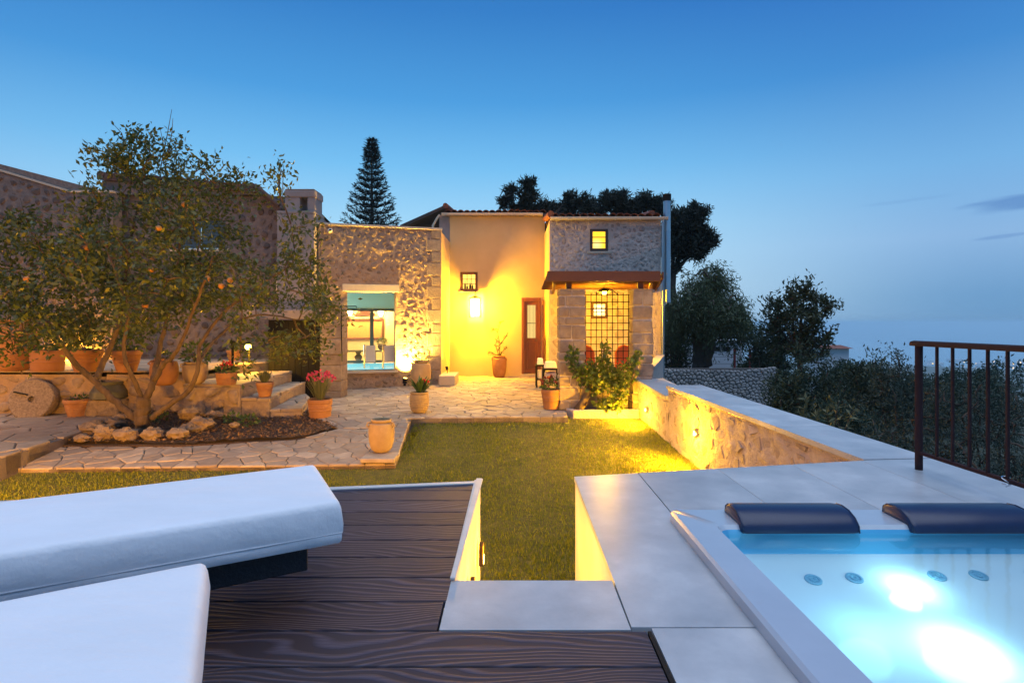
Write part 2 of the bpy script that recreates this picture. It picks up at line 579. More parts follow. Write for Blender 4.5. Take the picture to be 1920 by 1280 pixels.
M_CREAM = mat('cream_interior', (.72, .62, .44), (.76, .66, .48), scale=2, rough=.9)
M_GLASS = glass_mat('clear_glass', (.96, .98, .98))
def frosted(name):
    m = bpy.data.materials.new(name)
    m.use_nodes = True
    N, L = m.node_tree.nodes, m.node_tree.links
    N.remove(N['Principled BSDF'])
    a = N.new('ShaderNodeBsdfTranslucent'); a.inputs[0].default_value = (.9, .88, .8, 1)
    b = N.new('ShaderNodeBsdfTransparent')
    x = N.new('ShaderNodeMixShader'); x.inputs[0].default_value = .22
    L.new(b.outputs[0], x.inputs[1]); L.new(a.outputs[0], x.inputs[2]); L.new(x.outputs[0], N['Material Output'].inputs[0])
    return m


M_LANTGLASS = frosted('seeded_lantern_glass')
M_FROST = mat('white_mesh_panel', (.70, .68, .60), rough=.6)
M_RIM = mat('grey_tub_rim', (.40, .44, .49), (.46, .50, .55), scale=4, rough=.22, coat=.2)
M_OLDMORTAR = mat('old_mortar', (.165, .135, .12), (.24, .195, .17), scale=7, rough=.95, bump=1, bscale=20, rand=.05, bdist=.04)
M_OLDSTONE = mat('old_stone', (.075, .055, .048), (.21, .16, .13), scale=9, rough=.95, bump=.8, bscale=30, rand=.7, bdist=.02)
M_ACRYLIC2 = mat('unlit_shell_blue', (.10, .42, .68), rough=.2)  # white shell tinted blue where the tub lamps do not reach
M_JET = mat('jet_plastic', (.22, .42, .55), rough=.3)
M_ROOFDARK = mat('weathered_roof_tile', (.06, .04, .035), (.13, .085, .07), scale=9, rough=.9, bump=.3, rand=.6)
M_WATER = glass_mat('spa_water', (.80, .96, 1.0), .07, 1.33, bump=.10, bscale=5)
M_BULB = glow('warm_bulb', (1.0, .68, .12), 12)
M_PANE = glow('lit_window', (1.0, .62, .10), 1.6)
M_PANE2 = glow('lit_curtain', (1.0, .66, .20), 1.0)
M_LED = glow('led_lens', (.85, 1.0, 1.0), 3)
M_POOL = glow('lit_pool', (.32, .80, .95), .9)
M_CITY = glow('town_light', (1.0, .62, .25), 5)
WARM = (1.0, .48, .012)
AMBER = (1.0, .41, .022)

# ------------------------------------------------------------------ polygon / stone tools
def clip_half(poly, px, py, nx, ny):
    "keep the side of the line through p where (q-p).n <= 0"
    out = []
    n = len(poly)
    for i in range(n):
        a, b = poly[i], poly[(i + 1) % n]
        da = (a[0] - px) * nx + (a[1] - py) * ny
        db = (b[0] - px) * nx + (b[1] - py) * ny
        if da <= 0:
            out.append(a)
        if (da < 0 < db) or (db < 0 < da):
            t = da / (da - db)
            out.append((a[0] + (b[0] - a[0]) * t, a[1] + (b[1] - a[1]) * t))
    return out


def inside(poly, x, y):
    c = False
    n = len(poly)
    for i in range(n):
        x0, y0 = poly[i]
        x1, y1 = poly[(i + 1) % n]
        if (y0 > y) != (y1 > y) and x < (x1 - x0) * (y - y0) / (y1 - y0) + x0:
            c = not c
    return c


def inside_np(poly, x, y):
    c = np.zeros(len(x), bool)
    n = len(poly)
    for i in range(n):
        x0, y0 = poly[i]
        x1, y1 = poly[(i + 1) % n]
        if y0 == y1:
            continue
        c ^= ((y0 > y) != (y1 > y)) & (x < (x1 - x0) * (y - y0) / (y1 - y0) + x0)
    return c


def area(poly):
    return abs(sum(poly[i][0] * poly[(i + 1) % len(poly)][1] - poly[(i + 1) % len(poly)][0] * poly[i][1] for i in range(len(poly)))) / 2


def centroid(poly):
    return sum(p[0] for p in poly) / len(poly), sum(p[1] for p in poly) / len(poly)


def clean(poly, eps=.012):
    out = []
    for p in poly:
        if not out or math.hypot(p[0] - out[-1][0], p[1] - out[-1][1]) > eps:
            out.append(p)
    while len(out) > 2 and math.hypot(out[0][0] - out[-1][0], out[0][1] - out[-1][1]) < eps:
        out.pop()
    return out


def cells(region, sx, sy, jit=.85, gap=.012, seed=0, skip=None, drop=0.0):
    "crazy paving / rubble: Voronoi cells of a jittered grid, clipped to a polygon"
    rg = random.Random(seed)
    xs, ys = [p[0] for p in region], [p[1] for p in region]
    sites, j = [], 0
    y = min(ys) - sy
    while y < max(ys) + sy * 1.5:
        x = min(xs) - sx + (sx * .5 if j % 2 else 0)
        while x < max(xs) + sx * 1.5:
            if rg.random() >= drop:
                sites.append((x + rg.uniform(-.5, .5) * sx * jit, y + rg.uniform(-.5, .5) * sy * min(jit, 1)))
            x += sx
        y += sy
        j += 1
    A = np.array(sites)
    out = []
    for i, (x, y) in enumerate(sites):
        d = ((A[:, 0] - x) / sx) ** 2 + ((A[:, 1] - y) / sy) ** 2
        near = np.argsort(d)[1:22]
        poly = list(region)
        for k in near:
            qx, qy = sites[k]
            L = math.hypot(qx - x, qy - y)
            nx, ny = (qx - x) / L, (qy - y) / L
            poly = clip_half(poly, (x + qx) / 2 - nx * gap / 2, (y + qy) / 2 - ny * gap / 2, nx, ny)
            if len(poly) < 3:
                break
        poly = clean(poly)
        if len(poly) >= 3 and area(poly) > sx * sy * .10:
            if skip is None or not skip(*centroid(poly)):
                out.append(poly)
    return out


def flagstones(parent, polys, zf, thick=.1, name='flagstone', mat=None, limit=300, jz=.006, chamfer=.010):
    polys = sorted(polys, key=lambda p: area(p) / (centroid(p)[1] ** 2), reverse=True)
    rest = MB()
    rg = random.Random(5)
    for i, p in enumerate(polys):
        s = sum(p[k][0] * p[(k + 1) % len(p)][1] - p[(k + 1) % len(p)][0] * p[k][1] for k in range(len(p)))
        if s < 0:
            p = p[::-1]
        cx, cy = centroid(p)
        dz = rg.uniform(-jz, jz)
        tx, ty = rg.uniform(-.012, .012), rg.uniform(-.012, .012)
        n = len(p)
        def h(x, y):
            return zf(x, y) + dz + tx * (x - cx) + ty * (y - cy)
        ins = []
        for x, y in p:
            d = math.hypot(x - cx, y - cy) + 1e-6
            k = max(0, 1 - chamfer * 1.5 / d)
            ins.append((cx + (x - cx) * k, cy + (y - cy) * k))
        vs = [(x, y, zf(x, y) - thick) for x, y in p] + [(x, y, h(x, y) - chamfer) for x, y in p] + [(x, y, h(x, y)) for x, y in ins]
        fs = [(k, (k + 1) % n, n + (k + 1) % n, n + k) for k in range(n)] + [(n + k, n + (k + 1) % n, 2 * n + (k + 1) % n, 2 * n + k) for k in range(n)] + [tuple(range(2 * n, 3 * n))]
        if i < limit:
            MB().add(vs, fs).build(name, mat or M_FLAG, parent)
        else:
            rest.add(vs, fs)
    if rest.v:
        stuff(rest.build(name, mat or M_FLAG, parent))


def leaf_cloud(pos, dirs, size, ratio, rg=RNG):
    n = len(pos)
    d = dirs / (np.linalg.norm(dirs, axis=1, keepdims=True) + 1e-9)
    r = rg.normal(size=(n, 3))
    s = np.cross(d, r)
    s /= np.linalg.norm(s, axis=1, keepdims=True) + 1e-9
    nn = np.cross(d, s)
    L = np.asarray(size).reshape(-1, 1) * np.ones((n, 1))
    V = np.empty((n, 4, 3))
    V[:, 0] = pos
    V[:, 1] = pos + d * L * .45 + s * L * ratio * .5 + nn * L * .07
    V[:, 2] = pos + d * L - nn * L * .10
    V[:, 3] = pos + d * L * .45 - s * L * ratio * .5 + nn * L * .07
    return V.reshape(-1, 3)


def chaikin(p):
    out = []
    n = len(p)
    for i in range(n):
        a, b = p[i], p[(i + 1) % n]
        out += [(a[0] * .75 + b[0] * .25, a[1] * .75 + b[1] * .25), (a[0] * .25 + b[0] * .75, a[1] * .25 + b[1] * .75)]
    return out


class Plane:
    "a wall face: origin, unit u (along), unit n (outwards); v is up"
    def __init__(s, o, u, n):
        s.o, s.u, s.n = Vector(o), Vector(u).normalized(), Vector(n).normalized()

    def at(s, u, v, d=0.0):
        return s.o + s.u * u + Vector((0, 0, v)) + s.n * d


def rubble(parent, pl, region, sx, sy, mat, seed=0, holes=(), shrink=(.60, .86), proud=(.012, .035), limit=290, gap=.02, name='stone', soft=True, jit=.9, drop=.0):
    def in_hole(u, v):
        return any(a - .02 < u < b + .02 and c - .02 < v < d + .02 for a, b, c, d in holes)
    rg = random.Random(seed + 77)
    polys = cells(region, sx, sy, jit, gap, seed, in_hole, drop)
    rest = MB()
    polys.sort(key=area, reverse=True)
    for i, p in enumerate(polys):
        cx, cy = centroid(p)
        k = rg.uniform(*shrink)
        q = [(cx + (x - cx) * k, cy + (y - cy) * k) for x, y in p]
        bad = False
        for a, b, c, d in holes:       # keep clear of openings
            if min(x for x, _ in q) < b and max(x for x, _ in q) > a and min(y for _, y in q) < d and max(y for _, y in q) > c:
                bad = True
        if bad:
            for a, b, c, d in holes:
                opts = [clip_half(q, a - .01, 0, 1, 0), clip_half(q, b + .01, 0, -1, 0), clip_half(q, 0, c - .01, 0, 1), clip_half(q, 0, d + .01, 0, -1)]
                if min(x for x, _ in q) < b and max(x for x, _ in q) > a and min(y for _, y in q) < d and max(y for _, y in q) > c:
                    q = max(opts, key=lambda o: area(o) if len(o) > 2 else 0)
            q = clean(q)
            if len(q) < 3 or area(q) < sx * sy * .08:
                continue
        if soft:
            q = clean(chaikin(q), .008)
        if sum(q[t][0] * q[(t + 1) % len(q)][1] - q[(t + 1) % len(q)][0] * q[t][1] for t in range(len(q))) < 0:
            q = q[::-1]
        n = len(q)
        if n < 3:
            continue
        cx, cy = centroid(q)
        h = rg.uniform(*proud)
        sh = rg.uniform(.80, .9), rg.uniform(.42, .55)
        tu, tv = rg.uniform(-.12, .12), rg.uniform(-.12, .12)
        def lay(s, d, j):
            out = []
            for x, y in q:
                w = rg.uniform(1 - j, 1 + j)
                xx, yy = cx + (x - cx) * s * w, cy + (y - cy) * s * w
                out.append(pl.at(xx, yy, d + (tu * (xx - cx) + tv * (yy - cy) if d > 0 else 0) + rg.uniform(-.15, .15) * h * (d > 0)))
            return out
        vs = lay(1, -.03, .03) + lay(sh[0], h * .75, .05) + lay(sh[1], h, .08)
        flip = pl.u.cross(Vector((0, 0, 1))).dot(pl.n) < 0
        fs = [(a, (a + 1) % n, n + (a + 1) % n, n + a) for a in range(n)] + [(n + a, n + (a + 1) % n, 2 * n + (a + 1) % n, 2 * n + a) for a in range(n)] + [tuple(range(2 * n, 3 * n))]
        if flip:
            fs = [f[::-1] for f in fs]
        if i < limit:
            MB().add(vs, fs).build(name, mat, parent, smooth=soft)
        else:
            rest.add(vs, fs)
    if rest.v:
        stuff(rest.build(name, mat, parent, smooth=soft))


def steps_between(a, b, res, extra=()):
    n = max(1, int(round((b - a) / res)))
    s = sorted(set([a + (b - a) * i / n for i in range(n + 1)] + [e for e in extra if a < e < b]))
    out = [s[0]]
    for x in s[1:]:
        if x - out[-1] < res * .3:
            if x in extra or x == b:
                out[-1] = x if out[-1] not in extra else out[-1]
                if out[-1] != x:
                    out.append(x)
            continue
        out.append(x)
    return out


def rough_face(mb, pl, u0, u1, v0, v1, res=.05, amp=.012, holes=(), thick=.35, seed=0, freq=5.0, topf=None):
    "a lumpy mortar face with openings; reveals and back are plain"
    us = steps_between(u0, u1, res, [h[0] for h in holes] + [h[1] for h in holes])
    vsq = steps_between(v0, v1, res, [h[2] for h in holes] + [h[3] for h in holes])
    idx = {}
    def vert(i, j):
        if (i, j) not in idx:
            u, v = us[i], vsq[j]
            if topf:
                v = v0 + (v - v0) * (topf(u) - v0) / (v1 - v0)
            q = Vector((u * freq + seed * 9, v * freq, seed))
            d = amp * (noise.noise(q) + .6 * noise.noise(q * 2.6))
            idx[(i, j)] = len(mb.v)
            mb.v.append(tuple(pl.at(u, v, d)))
        return idx[(i, j)]
    flip = pl.u.cross(Vector((0, 0, 1))).dot(pl.n) < 0
    for i in range(len(us) - 1):
        for j in range(len(vsq) - 1):
            cu, cv = (us[i] + us[i + 1]) / 2, (vsq[j] + vsq[j + 1]) / 2
            if any(a < cu < b and c < cv < d for a, b, c, d in holes):
                continue
            f = (vert(i, j), vert(i + 1, j), vert(i + 1, j + 1), vert(i, j + 1))
            mb.f.append(f[::-1] if flip else f)
    # body behind the face, with the openings left out
    e = .012 + amp * 1.2
    cu = sorted(set([u0, u1] + [x for h in holes for x in h[:2]]))
    cv = sorted(set([v0, v1] + [x for h in holes for x in h[2:]]))
    for i in range(len(cu) - 1):
        for j in range(len(cv) - 1):
            a, b, c, d = cu[i], cu[i + 1], cv[j], cv[j + 1]
            if any(h[0] < (a + b) / 2 < h[1] and h[2] < (c + d) / 2 < h[3] for h in holes):
                continue
            tops = (d, d)
            if topf and j == len(cv) - 2:
                tops = (topf(a), topf(b))
            p = [pl.at(a, c, -e), pl.at(b, c, -e), pl.at(b, c, -thick), pl.at(a, c, -thick),
                 pl.at(a, tops[0], -e), pl.at(b, tops[1], -e), pl.at(b, tops[1], -thick), pl.at(a, tops[0], -thick)]
            mb.add(p, [(0, 3, 2, 1), (4, 5, 6, 7), (0, 1, 5, 4), (1, 2, 6, 5), (2, 3, 7, 6), (3, 0, 4, 7)])
    return mb


def strip(mb, pl, u0, u1, v0, v1, d0, d1):
    "a box on a wall plane"
    o = pl.at(u0, v0, d0)
    return mb.obox(o, pl.u * (u1 - u0), pl.n * (d1 - d0), (0, 0, v1 - v0))


# ------------------------------------------------------------------ land and sea
def terrain_z(x, y):
    dx = max(0.0, x - 3.4)
    dy = max(0.0, y - 30.0, -12.0 - y)
    dl = max(0.0, -60 - x)
    d = math.hypot(dx, dy) + dl
    z = -1.30
    if dx > 0:
        z -= min(1.2, dx * .55)
    z -= .10 * max(0, d - 2) if d < 1400 else .10 * 1398
    z += .4 * noise.noise(Vector((x * .08, y * .08, 0))) * min(1, d / 10)
    z = max(z, -146 + 2.0 * noise.noise(Vector((x * .004, y * .004, 3))))
    r = math.hypot(x, y)
    if r > 2330:
        z = min(z, -146 - min(5.5, (r - 2330) * .1))
    return z


def build_land():
    rs = [0.0, 2, 3, 3.5, 4, 5, 6, 8, 10, 13, 17, 22, 28, 36, 46, 60, 80, 110, 150, 200, 280, 380, 520, 700, 950, 1250, 1500, 1800, 2100, 2330, 2400, 2600]
    na = 120
    vs, fs = [], []
    for r in rs:
        for k in range(na):
            a = 2 * math.pi * k / na
            x, y = r * math.sin(a), r * math.cos(a)
            vs.append((x, y, terrain_z(x, y)))
    for i in range(len(rs) - 1):
        for k in range(na):
            fs.append((i * na + k, (i + 1) * na + k, (i + 1) * na + (k + 1) % na, i * na + (k + 1) % na))
    structure(MB().add(vs, [f[::-1] for f in fs]).build('ground', M_LAND, smooth=True))
    m = bpy.data.materials.new('sea_water')
    m.use_nodes = True
    N, L = m.node_tree.nodes, m.node_tree.links
    b = N['Principled BSDF']
    b.inputs['Base Color'].default_value = (.09, .27, .40, 1)
    b.inputs['Roughness'].default_value = .10
    b.inputs['IOR'].default_value = 1.33
    tc = N.new('ShaderNodeTexCoord')
    mp = N.new('ShaderNodeMapping'); mp.inputs['Scale'].default_value = (.004, .012, 1)
    L.new(tc.outputs['Object'], mp.inputs[0])
    nz = N.new('ShaderNodeTexNoise'); nz.inputs['Scale'].default_value = 1; nz.inputs['Detail'].default_value = 8
    L.new(mp.outputs[0], nz.inputs[0])
    bp = N.new('ShaderNodeBump'); bp.inputs['Strength'].default_value = .06; bp.inputs['Distance'].default_value = 4
    L.new(nz.outputs[0], bp.inputs['Height']); L.new(bp.outputs[0], b.inputs['Normal'])
    vs, fs = [(0, 0, -150)], []
    n = 96
    for r in (1500, 3500, 7000, 13000, 25000):
        for k in range(n):
            a = 2 * math.pi * k / n
            vs.append((r * math.sin(a), r * math.cos(a), -150))
    for k in range(n):
        fs.append((0, 1 + (k + 1) % n, 1 + k))
    for i in range(4):
        for k in range(n):
            fs.append((1 + i * n + k, 1 + i * n + (k + 1) % n, 1 + (i + 1) * n + (k + 1) % n, 1 + (i + 1) * n + k))
    structure(MB().add(vs, fs).build('sea', m))


build_land()

# ------------------------------------------------------------------ lawn, paths, patio
PATIO = [(-1.62, 9.12), (.90, 9.22), (.95, 10.35), (2.45, 10.35), (2.95, 13.88), (.93, 13.88), (.93, 16.0), (-1.74, 16.0),
         (-1.74, 14.0), (-4.45, 13.2), (-4.1, 11.2), (-3.75, 10.4), (-3.30, 9.30), (-2.62, 8.55), (-2.2, 8.5)]
PATH = [(-1.62, 9.10), (-1.44, 7.02), (-6.40, 6.86), (-7.2, 6.8), (-6.3, 7.66), (-4.46, 7.70), (-3.0, 8.0), (-2.60, 8.53), (-2.2, 8.48)]
PAVED = [(-5.92, 6.55), (-6.38, 9.72), (-10.5, 9.72), (-10.5, 6.0)]


def path_z(x, y):
    z = -.50 if y > 9.3 else -.50 - .105 * (9.3 - y)
    return z - .03 * max(0.0, min(2.7, -x - 1.6)) * max(0, min(1, (y - 9) / 2))


def lawn_z(x, y):
    return -.60 - .09 * (9.3 - max(3.0, y)) - .035 * max(0, x - .5) + .012 * noise.noise(Vector((x * .9, y * .9, 2)))


def build_lawn():
    nx, ny = 76, 40
    x0, x1, y0, y1 = -12.0, 2.68, 2.2, 9.8
    vs = [(x0 + (x1 - x0) * i / nx, y0 + (y1 - y0) * j / ny) for j in range(ny + 1) for i in range(nx + 1)]
    vs = [(x, y, lawn_z(x, y) - (.25 if x < -1.55 and y > 7.9 else 0)) for x, y in vs]
    fs = [(j * (nx + 1) + i, j * (nx + 1) + i + 1, (j + 1) * (nx + 1) + i + 1, (j + 1) * (nx + 1) + i) for j in range(ny) for i in range(nx)]
    structure(MB().add(vs, fs).build('lawn', M_LAWN, smooth=True))
    # the blades of mown turf
    n = 210000
    y = 3.3 + (9.75 - 3.3) * RNG.random(n) ** 1.25
    x = -1.02 * y + RNG.random(n) * (2.62 + 1.02 * y)
    keep = ~inside_np(PATH, x, y) & ~inside_np(PATIO, x, y) & ~inside_np(PAVED, x, y)
    keep &= ~((x < -1.55) & (y > 7.0)) & (x < 2.932 - .0776 * y + .02)
    keep &= ~((x < -.2) & (y < 3.1)) & ~((x > .35) & (y < 3.75)) & ~((y > 9.24) & (x < .9)) & ~((y > 9.45) & (x > .9))
    x, y = x[keep], y[keep]
    n = len(x)
    z = -.60 - .09 * (9.3 - y) - .035 * np.maximum(0, x - .5) - .006
    patch = np.array([noise.noise(Vector((a * 1.7, b * 1.7, 5))) for a, b in zip(x, y)])
    h = .020 + .020 * RNG.random(n) + .014 * patch
    h = np.maximum(h, .010)
    a = RNG.random(n) * 2 * np.pi
    w = .004 + .004 * RNG.random(n)
    la = RNG.random(n) * 2 * np.pi
    lean = .022 * RNG.random(n)
    V = np.empty((n, 3, 3))
    V[:, 0] = np.stack([x - np.cos(a) * w, y - np.sin(a) * w, z], 1)
    V[:, 1] = np.stack([x + np.cos(a) * w, y + np.sin(a) * w, z], 1)
    V[:, 2] = np.stack([x + np.cos(la) * lean, y + np.sin(la) * lean, z + h], 1)
    stuff(link_tris('grass', V.reshape(-1, 3), 3, M_GRASS))


def link_tris(name, verts, k, mat, parent=None):
    "many separate k-gons from a flat vertex array"
    n = len(verts) // k
    c = Vector((verts.min(0) + verts.max(0)) / 2)
    me = bpy.data.meshes.new(name)
    me.vertices.add(n * k)
    me.vertices.foreach_set('co', (verts - np.array(c)).astype(np.float32).ravel())
    me.loops.add(n * k)
    me.loops.foreach_set('vertex_index', np.arange(n * k, dtype=np.int32))
    me.polygons.add(n)
    me.polygons.foreach_set('loop_start', np.arange(0, n * k, k, dtype=np.int32))
    me.update(calc_edges=True)
    me.validate()
    return link_data(name, me, c, mat, parent)


build_lawn()


def build_paving():
    base = structure(MB().prism(PATIO, -.75, lambda x, y: path_z(x, y) - .022).build('patio', M_JOINT))
    flagstones(base, cells(PATIO, .27, .22, .95, .009, 3), path_z, .12)
    base = structure(MB().prism(PATH, -1.15, lambda x, y: path_z(x, y) - .022).build('garden_path', M_JOINT))
    flagstones(base, cells(PATH, .25, .19, .95, .008, 8), path_z, .14)
    base = structure(MB().prism(PAVED, -1.15, -.575).build('side_pavement', M_JOINT))
    flagstones(base, cells(PAVED, .48, .40, .95, .016, 21), lambda x, y: -.55, .24)
    bed = [(-6.35, 7.70), (-4.46, 7.72), (-3.0, 8.02), (-2.62, 8.56), (-3.2, 9.3), (-3.4, 9.6), (-6.5, 9.8), (-6.3, 8.8)]
    us = np.linspace(-6.5, -2.5, 70)
    ws = np.linspace(7.6, 9.8, 44)
    mb, idx = MB(), {}
    for i, x in enumerate(us):
        for j, y in enumerate(ws):
            if inside(bed, x, y):
                idx[(i, j)] = len(mb.v)
                mb.v.append((x, y, -.63 + .055 * (y - 7.7) + .025 * noise.noise(Vector((x * 3, y * 3, 1))) + .016 * noise.noise(Vector((x * 14, y * 14, 1)))))
    for (i, j) in list(idx):
        q = [(i, j), (i + 1, j), (i + 1, j + 1), (i, j + 1)]
        if all(t in idx for t in q):
            mb.f.append(tuple(idx[t] for t in q))
    structure(mb.build('planting_bed', M_SOIL, smooth=True))
    n = 5200
    x = RNG.uniform(-6.5, -2.5, n); y = RNG.uniform(7.6, 9.8, n)
    k = inside_np(bed, x, y)
    x, y = x[k], y[k]
    z = -.615 + .055 * (y - 7.7) + .02 * RNG.random(len(x))
    d = RNG.normal(size=(len(x), 3)); d[:, 2] *= .25
    stuff(link_tris('mulch', leaf_cloud(np.stack([x, y, z], 1), d, .03 + .035 * RNG.random(len(x)), .42), 4, M_MULCH))
    structure(MB().prism(bed, -1.1, lambda x, y: -.66 + .055 * (y - 7.7)).build('bed_ground', M_SOIL))


build_paving()


# ------------------------------------------------------------------ deck with its boards
def front_y(x):
    return 3.585 + .1515 * (x + .21)


def build_deck():
    deck = thing('timber_deck', 'dark purplish brown composite deck with grooved grain under the white loungers', 'deck', (-1.5, 2.0, 0))
    ys = [3.398 - .1935 * k for k in range(0, 26)]
    def board(x0, x1, ya, yb):
        MB().box(x0, x1, ya + .003, yb - .002, -.026, 0).build('deck_board', M_DECK, deck, bevel=.004)
    # angled last boards along the front edge
    for ya, yb in ((3.398, 3.60), (3.205, 3.398), (3.01, 3.205)):
        poly = [(-5.2, ya + .004), (-.225, ya + .004), (-.225, yb - .003), (-5.2, yb - .003)]
        a, b = (-5.2, front_y(-5.2) - .05), (-.2, front_y(-.2) - .05)
        nx, ny = -(b[1] - a[1]), b[0] - a[0]
        poly = clip_half(poly, *a, nx, ny)
        if len(poly) > 2 and area(poly) > .01:
            MB().prism(poly, -.026, 0).build('deck_board', M_DECK, deck, bevel=.004)
    k = 2
    while k < len(ys) - 1:
        yb, ya = ys[k], ys[k + 1]
        if ya > 2.0:
            xr = -.232
        elif ya > 1.8:
            xr = -.245
        else:
            xr = .437
        board(-5.2, xr, ya, yb)
        k += 1
    # dark edge strip by the tiles, joists and fascia
    MB().box(.440, .452, -1.6, 1.845, -.03, .001).build('edge_strip', M_BLACK, deck)
    j = MB()
    for x in np.arange(-5.0, .4, .45):
        j.box(x, x + .05, -1.6, (1.8 if x > -.3 else front_y(x) - .1), -.14, -.03)
    j.build('joist', M_BLACK, deck)
    f = MB()
    o = Vector((-5.2, front_y(-5.2) - .048, -.16))
    f.obox(o, Vector((5.0, 5.0 * .1515, 0)), (-.0075, .049, 0), (0, 0, .166))
    f.build('front_trim', M_TRIM, deck, bevel=.004)
    # solid side of the stair opening, in white render, with a stone coping
    wall = thing('stair_side_wall', 'white rendered side wall of the stair opening beside the deck boards', 'wall', (-.24, 2.9, -1.2))
    MB().prism([(-.40, 2.2), (-.228, 2.2), (-.200, 3.58), (-.40, 3.55)], -1.4, -.150).build('wall_face', M_WHITEWALL, wall)
    MB().prism([(-.226, 2.232), (-.200, 3.61), (-.204, 3.616), (-.238, 3.610), (-.240, 2.232)], -.148, .004).build('upper_face', M_WHITEWALL, wall)
    MB().prism([(-.240, 2.20), (-.219, 2.20), (-.184, 3.60), (-.200, 3.612), (-.226, 3.612)], .0045, .016).build('coping', M_TRIM, wall, bevel=.003)
    MB().box(-5.2, -.41, 2.6, 2.64, -1.4, -.15).build('deck_skirt', M_WHITEWALL, wall)
    for y, z in ((2.75, -.30), (3.35, -.36)):
        s = thing('step_light', 'small brown step light set in the %s end of the white stair wall' % ('near' if y < 3 else 'far'), 'light', (-.215, y, z), 'step lights in the stair wall')
        MB().box(-.214 + .026 * (y - 2.2) / 1.4, -.190 + .026 * (y - 2.2) / 1.4, y - .035, y + .035, z - .06, z + .06).build('housing', M_RAIL, s, bevel=.004)
        MB().box(-.189 + .026 * (y - 2.2) / 1.4, -.186 + .026 * (y - 2.2) / 1.4, y - .025, y + .025, z - .05, z - .01).build('lens', M_BULB, s)
        light(s, 'POINT', (-.130 + .02 * (y - 2.7), y, z + .02), 17, WARM, .03)


build_deck()


# ------------------------------------------------------------------ terrace of limestone tiles with the tub
TUB = (.80, 3.02, .55, 2.90)          # outer x0, x1, y0, y1 of the rim


def far_y(x):
    return 3.705 + (4.15 - 3.705) * (x - .406) / (2.61 - .406)


def build_terrace():
    t = thing('stone_terrace', 'pale limestone tiled platform surrounding the lit hot tub', 'terrace', (1.8, 2.5, -1.2))
    def tile(poly):
        MB().prism(poly, -.03, 0).build('tile', M_TILE, t, bevel=.0015)
    g = .0012
    def rect(x0, x1, y0, y1):
        tile([(x0 + g, y0 + g), (x1 - g, y0 + g), (x1 - g, y1 - g), (x0 + g, y1 - g)])
    # left strip
    tile([(.392 + g, 1.872 + g), (.838 - g, 1.872 + g), (.838 - g, 3.05), (.838 - g, far_y(.838)), (.404 + g, far_y(.404))])
    rect(.392, .80, 1.868, 1.870) if False else None
    for y0, y1 in ((.95, 1.868), (0.03, .95), (-.9, .03)):
        rect(.456, .838, y0, y1)
    xs = [.842, 1.408, 1.975, 2.54]
    for a, b in zip(xs[:-1], xs[1:]):
        tile([(a + g, 2.86), (b - g, 2.86), (b - g, far_y(b)), (a + g, far_y(a))])
    tile([(2.54 + g, 2.86), (3.22, 2.86), (3.155, 4.2), (2.60, far_y(2.60)), (2.54 + g, far_y(2.54))])
    for y0, y1 in ((1.9, 2.857), (.95, 1.897), (0, .947), (-.95, -.003)):
        rect(2.98, 3.22, y0, y1)
    # the step slab flush with the deck
    tile([(-.238, 1.856), (.3885, 1.856), (.3885, 2.212), (-.238, 2.212)])
    # body under the tiles
    m = MB()
    m.prism([(.410, 1.3), (.45, 1.3), (.81, 1.3), (.81, 2.84), (3.2, 2.84), (3.14, 4.15), (2.58, far_y(2.58) - .006), (.412, far_y(.412) - .008)], -1.6, -.032)
    m.box(-.225, .405, 1.86, 2.206, -1.6, -.032)
    m.build('platform_wall', M_WHITEWALL, t)
    MB().box(3.00, 3.20, -1, 2.838, -1.6, -.032).build('platform_side', M_WHITEWALL, t)
    MB().box(.46, .80, -1, 1.29, -.3, -.032).build('platform_side', M_WHITEWALL, t)
    # steps down to the lawn, inside the opening
    for k in range(5):
        y = 2.215 + .27 * k
        MB().box(-.195 + .02 * k / 4, .405, y, y + .268, -1.6, -.17 * (k + 1)).build('stair_step', M_TILE, t)


build_terrace()


def rounded_rect(x0, x1, y0, y1, r, n=5):
    out = []
    for cx, cy, a0 in ((x1 - r, y1 - r, 0), (x0 + r, y1 - r, 90), (x0 + r, y0 + r, 180), (x1 - r, y0 + r, 270)):
        for k in range(n + 1):
            a = R(a0 + 90 * k / n)
            out.append((cx + r * math.cos(a), cy + r * math.sin(a)))
    return out


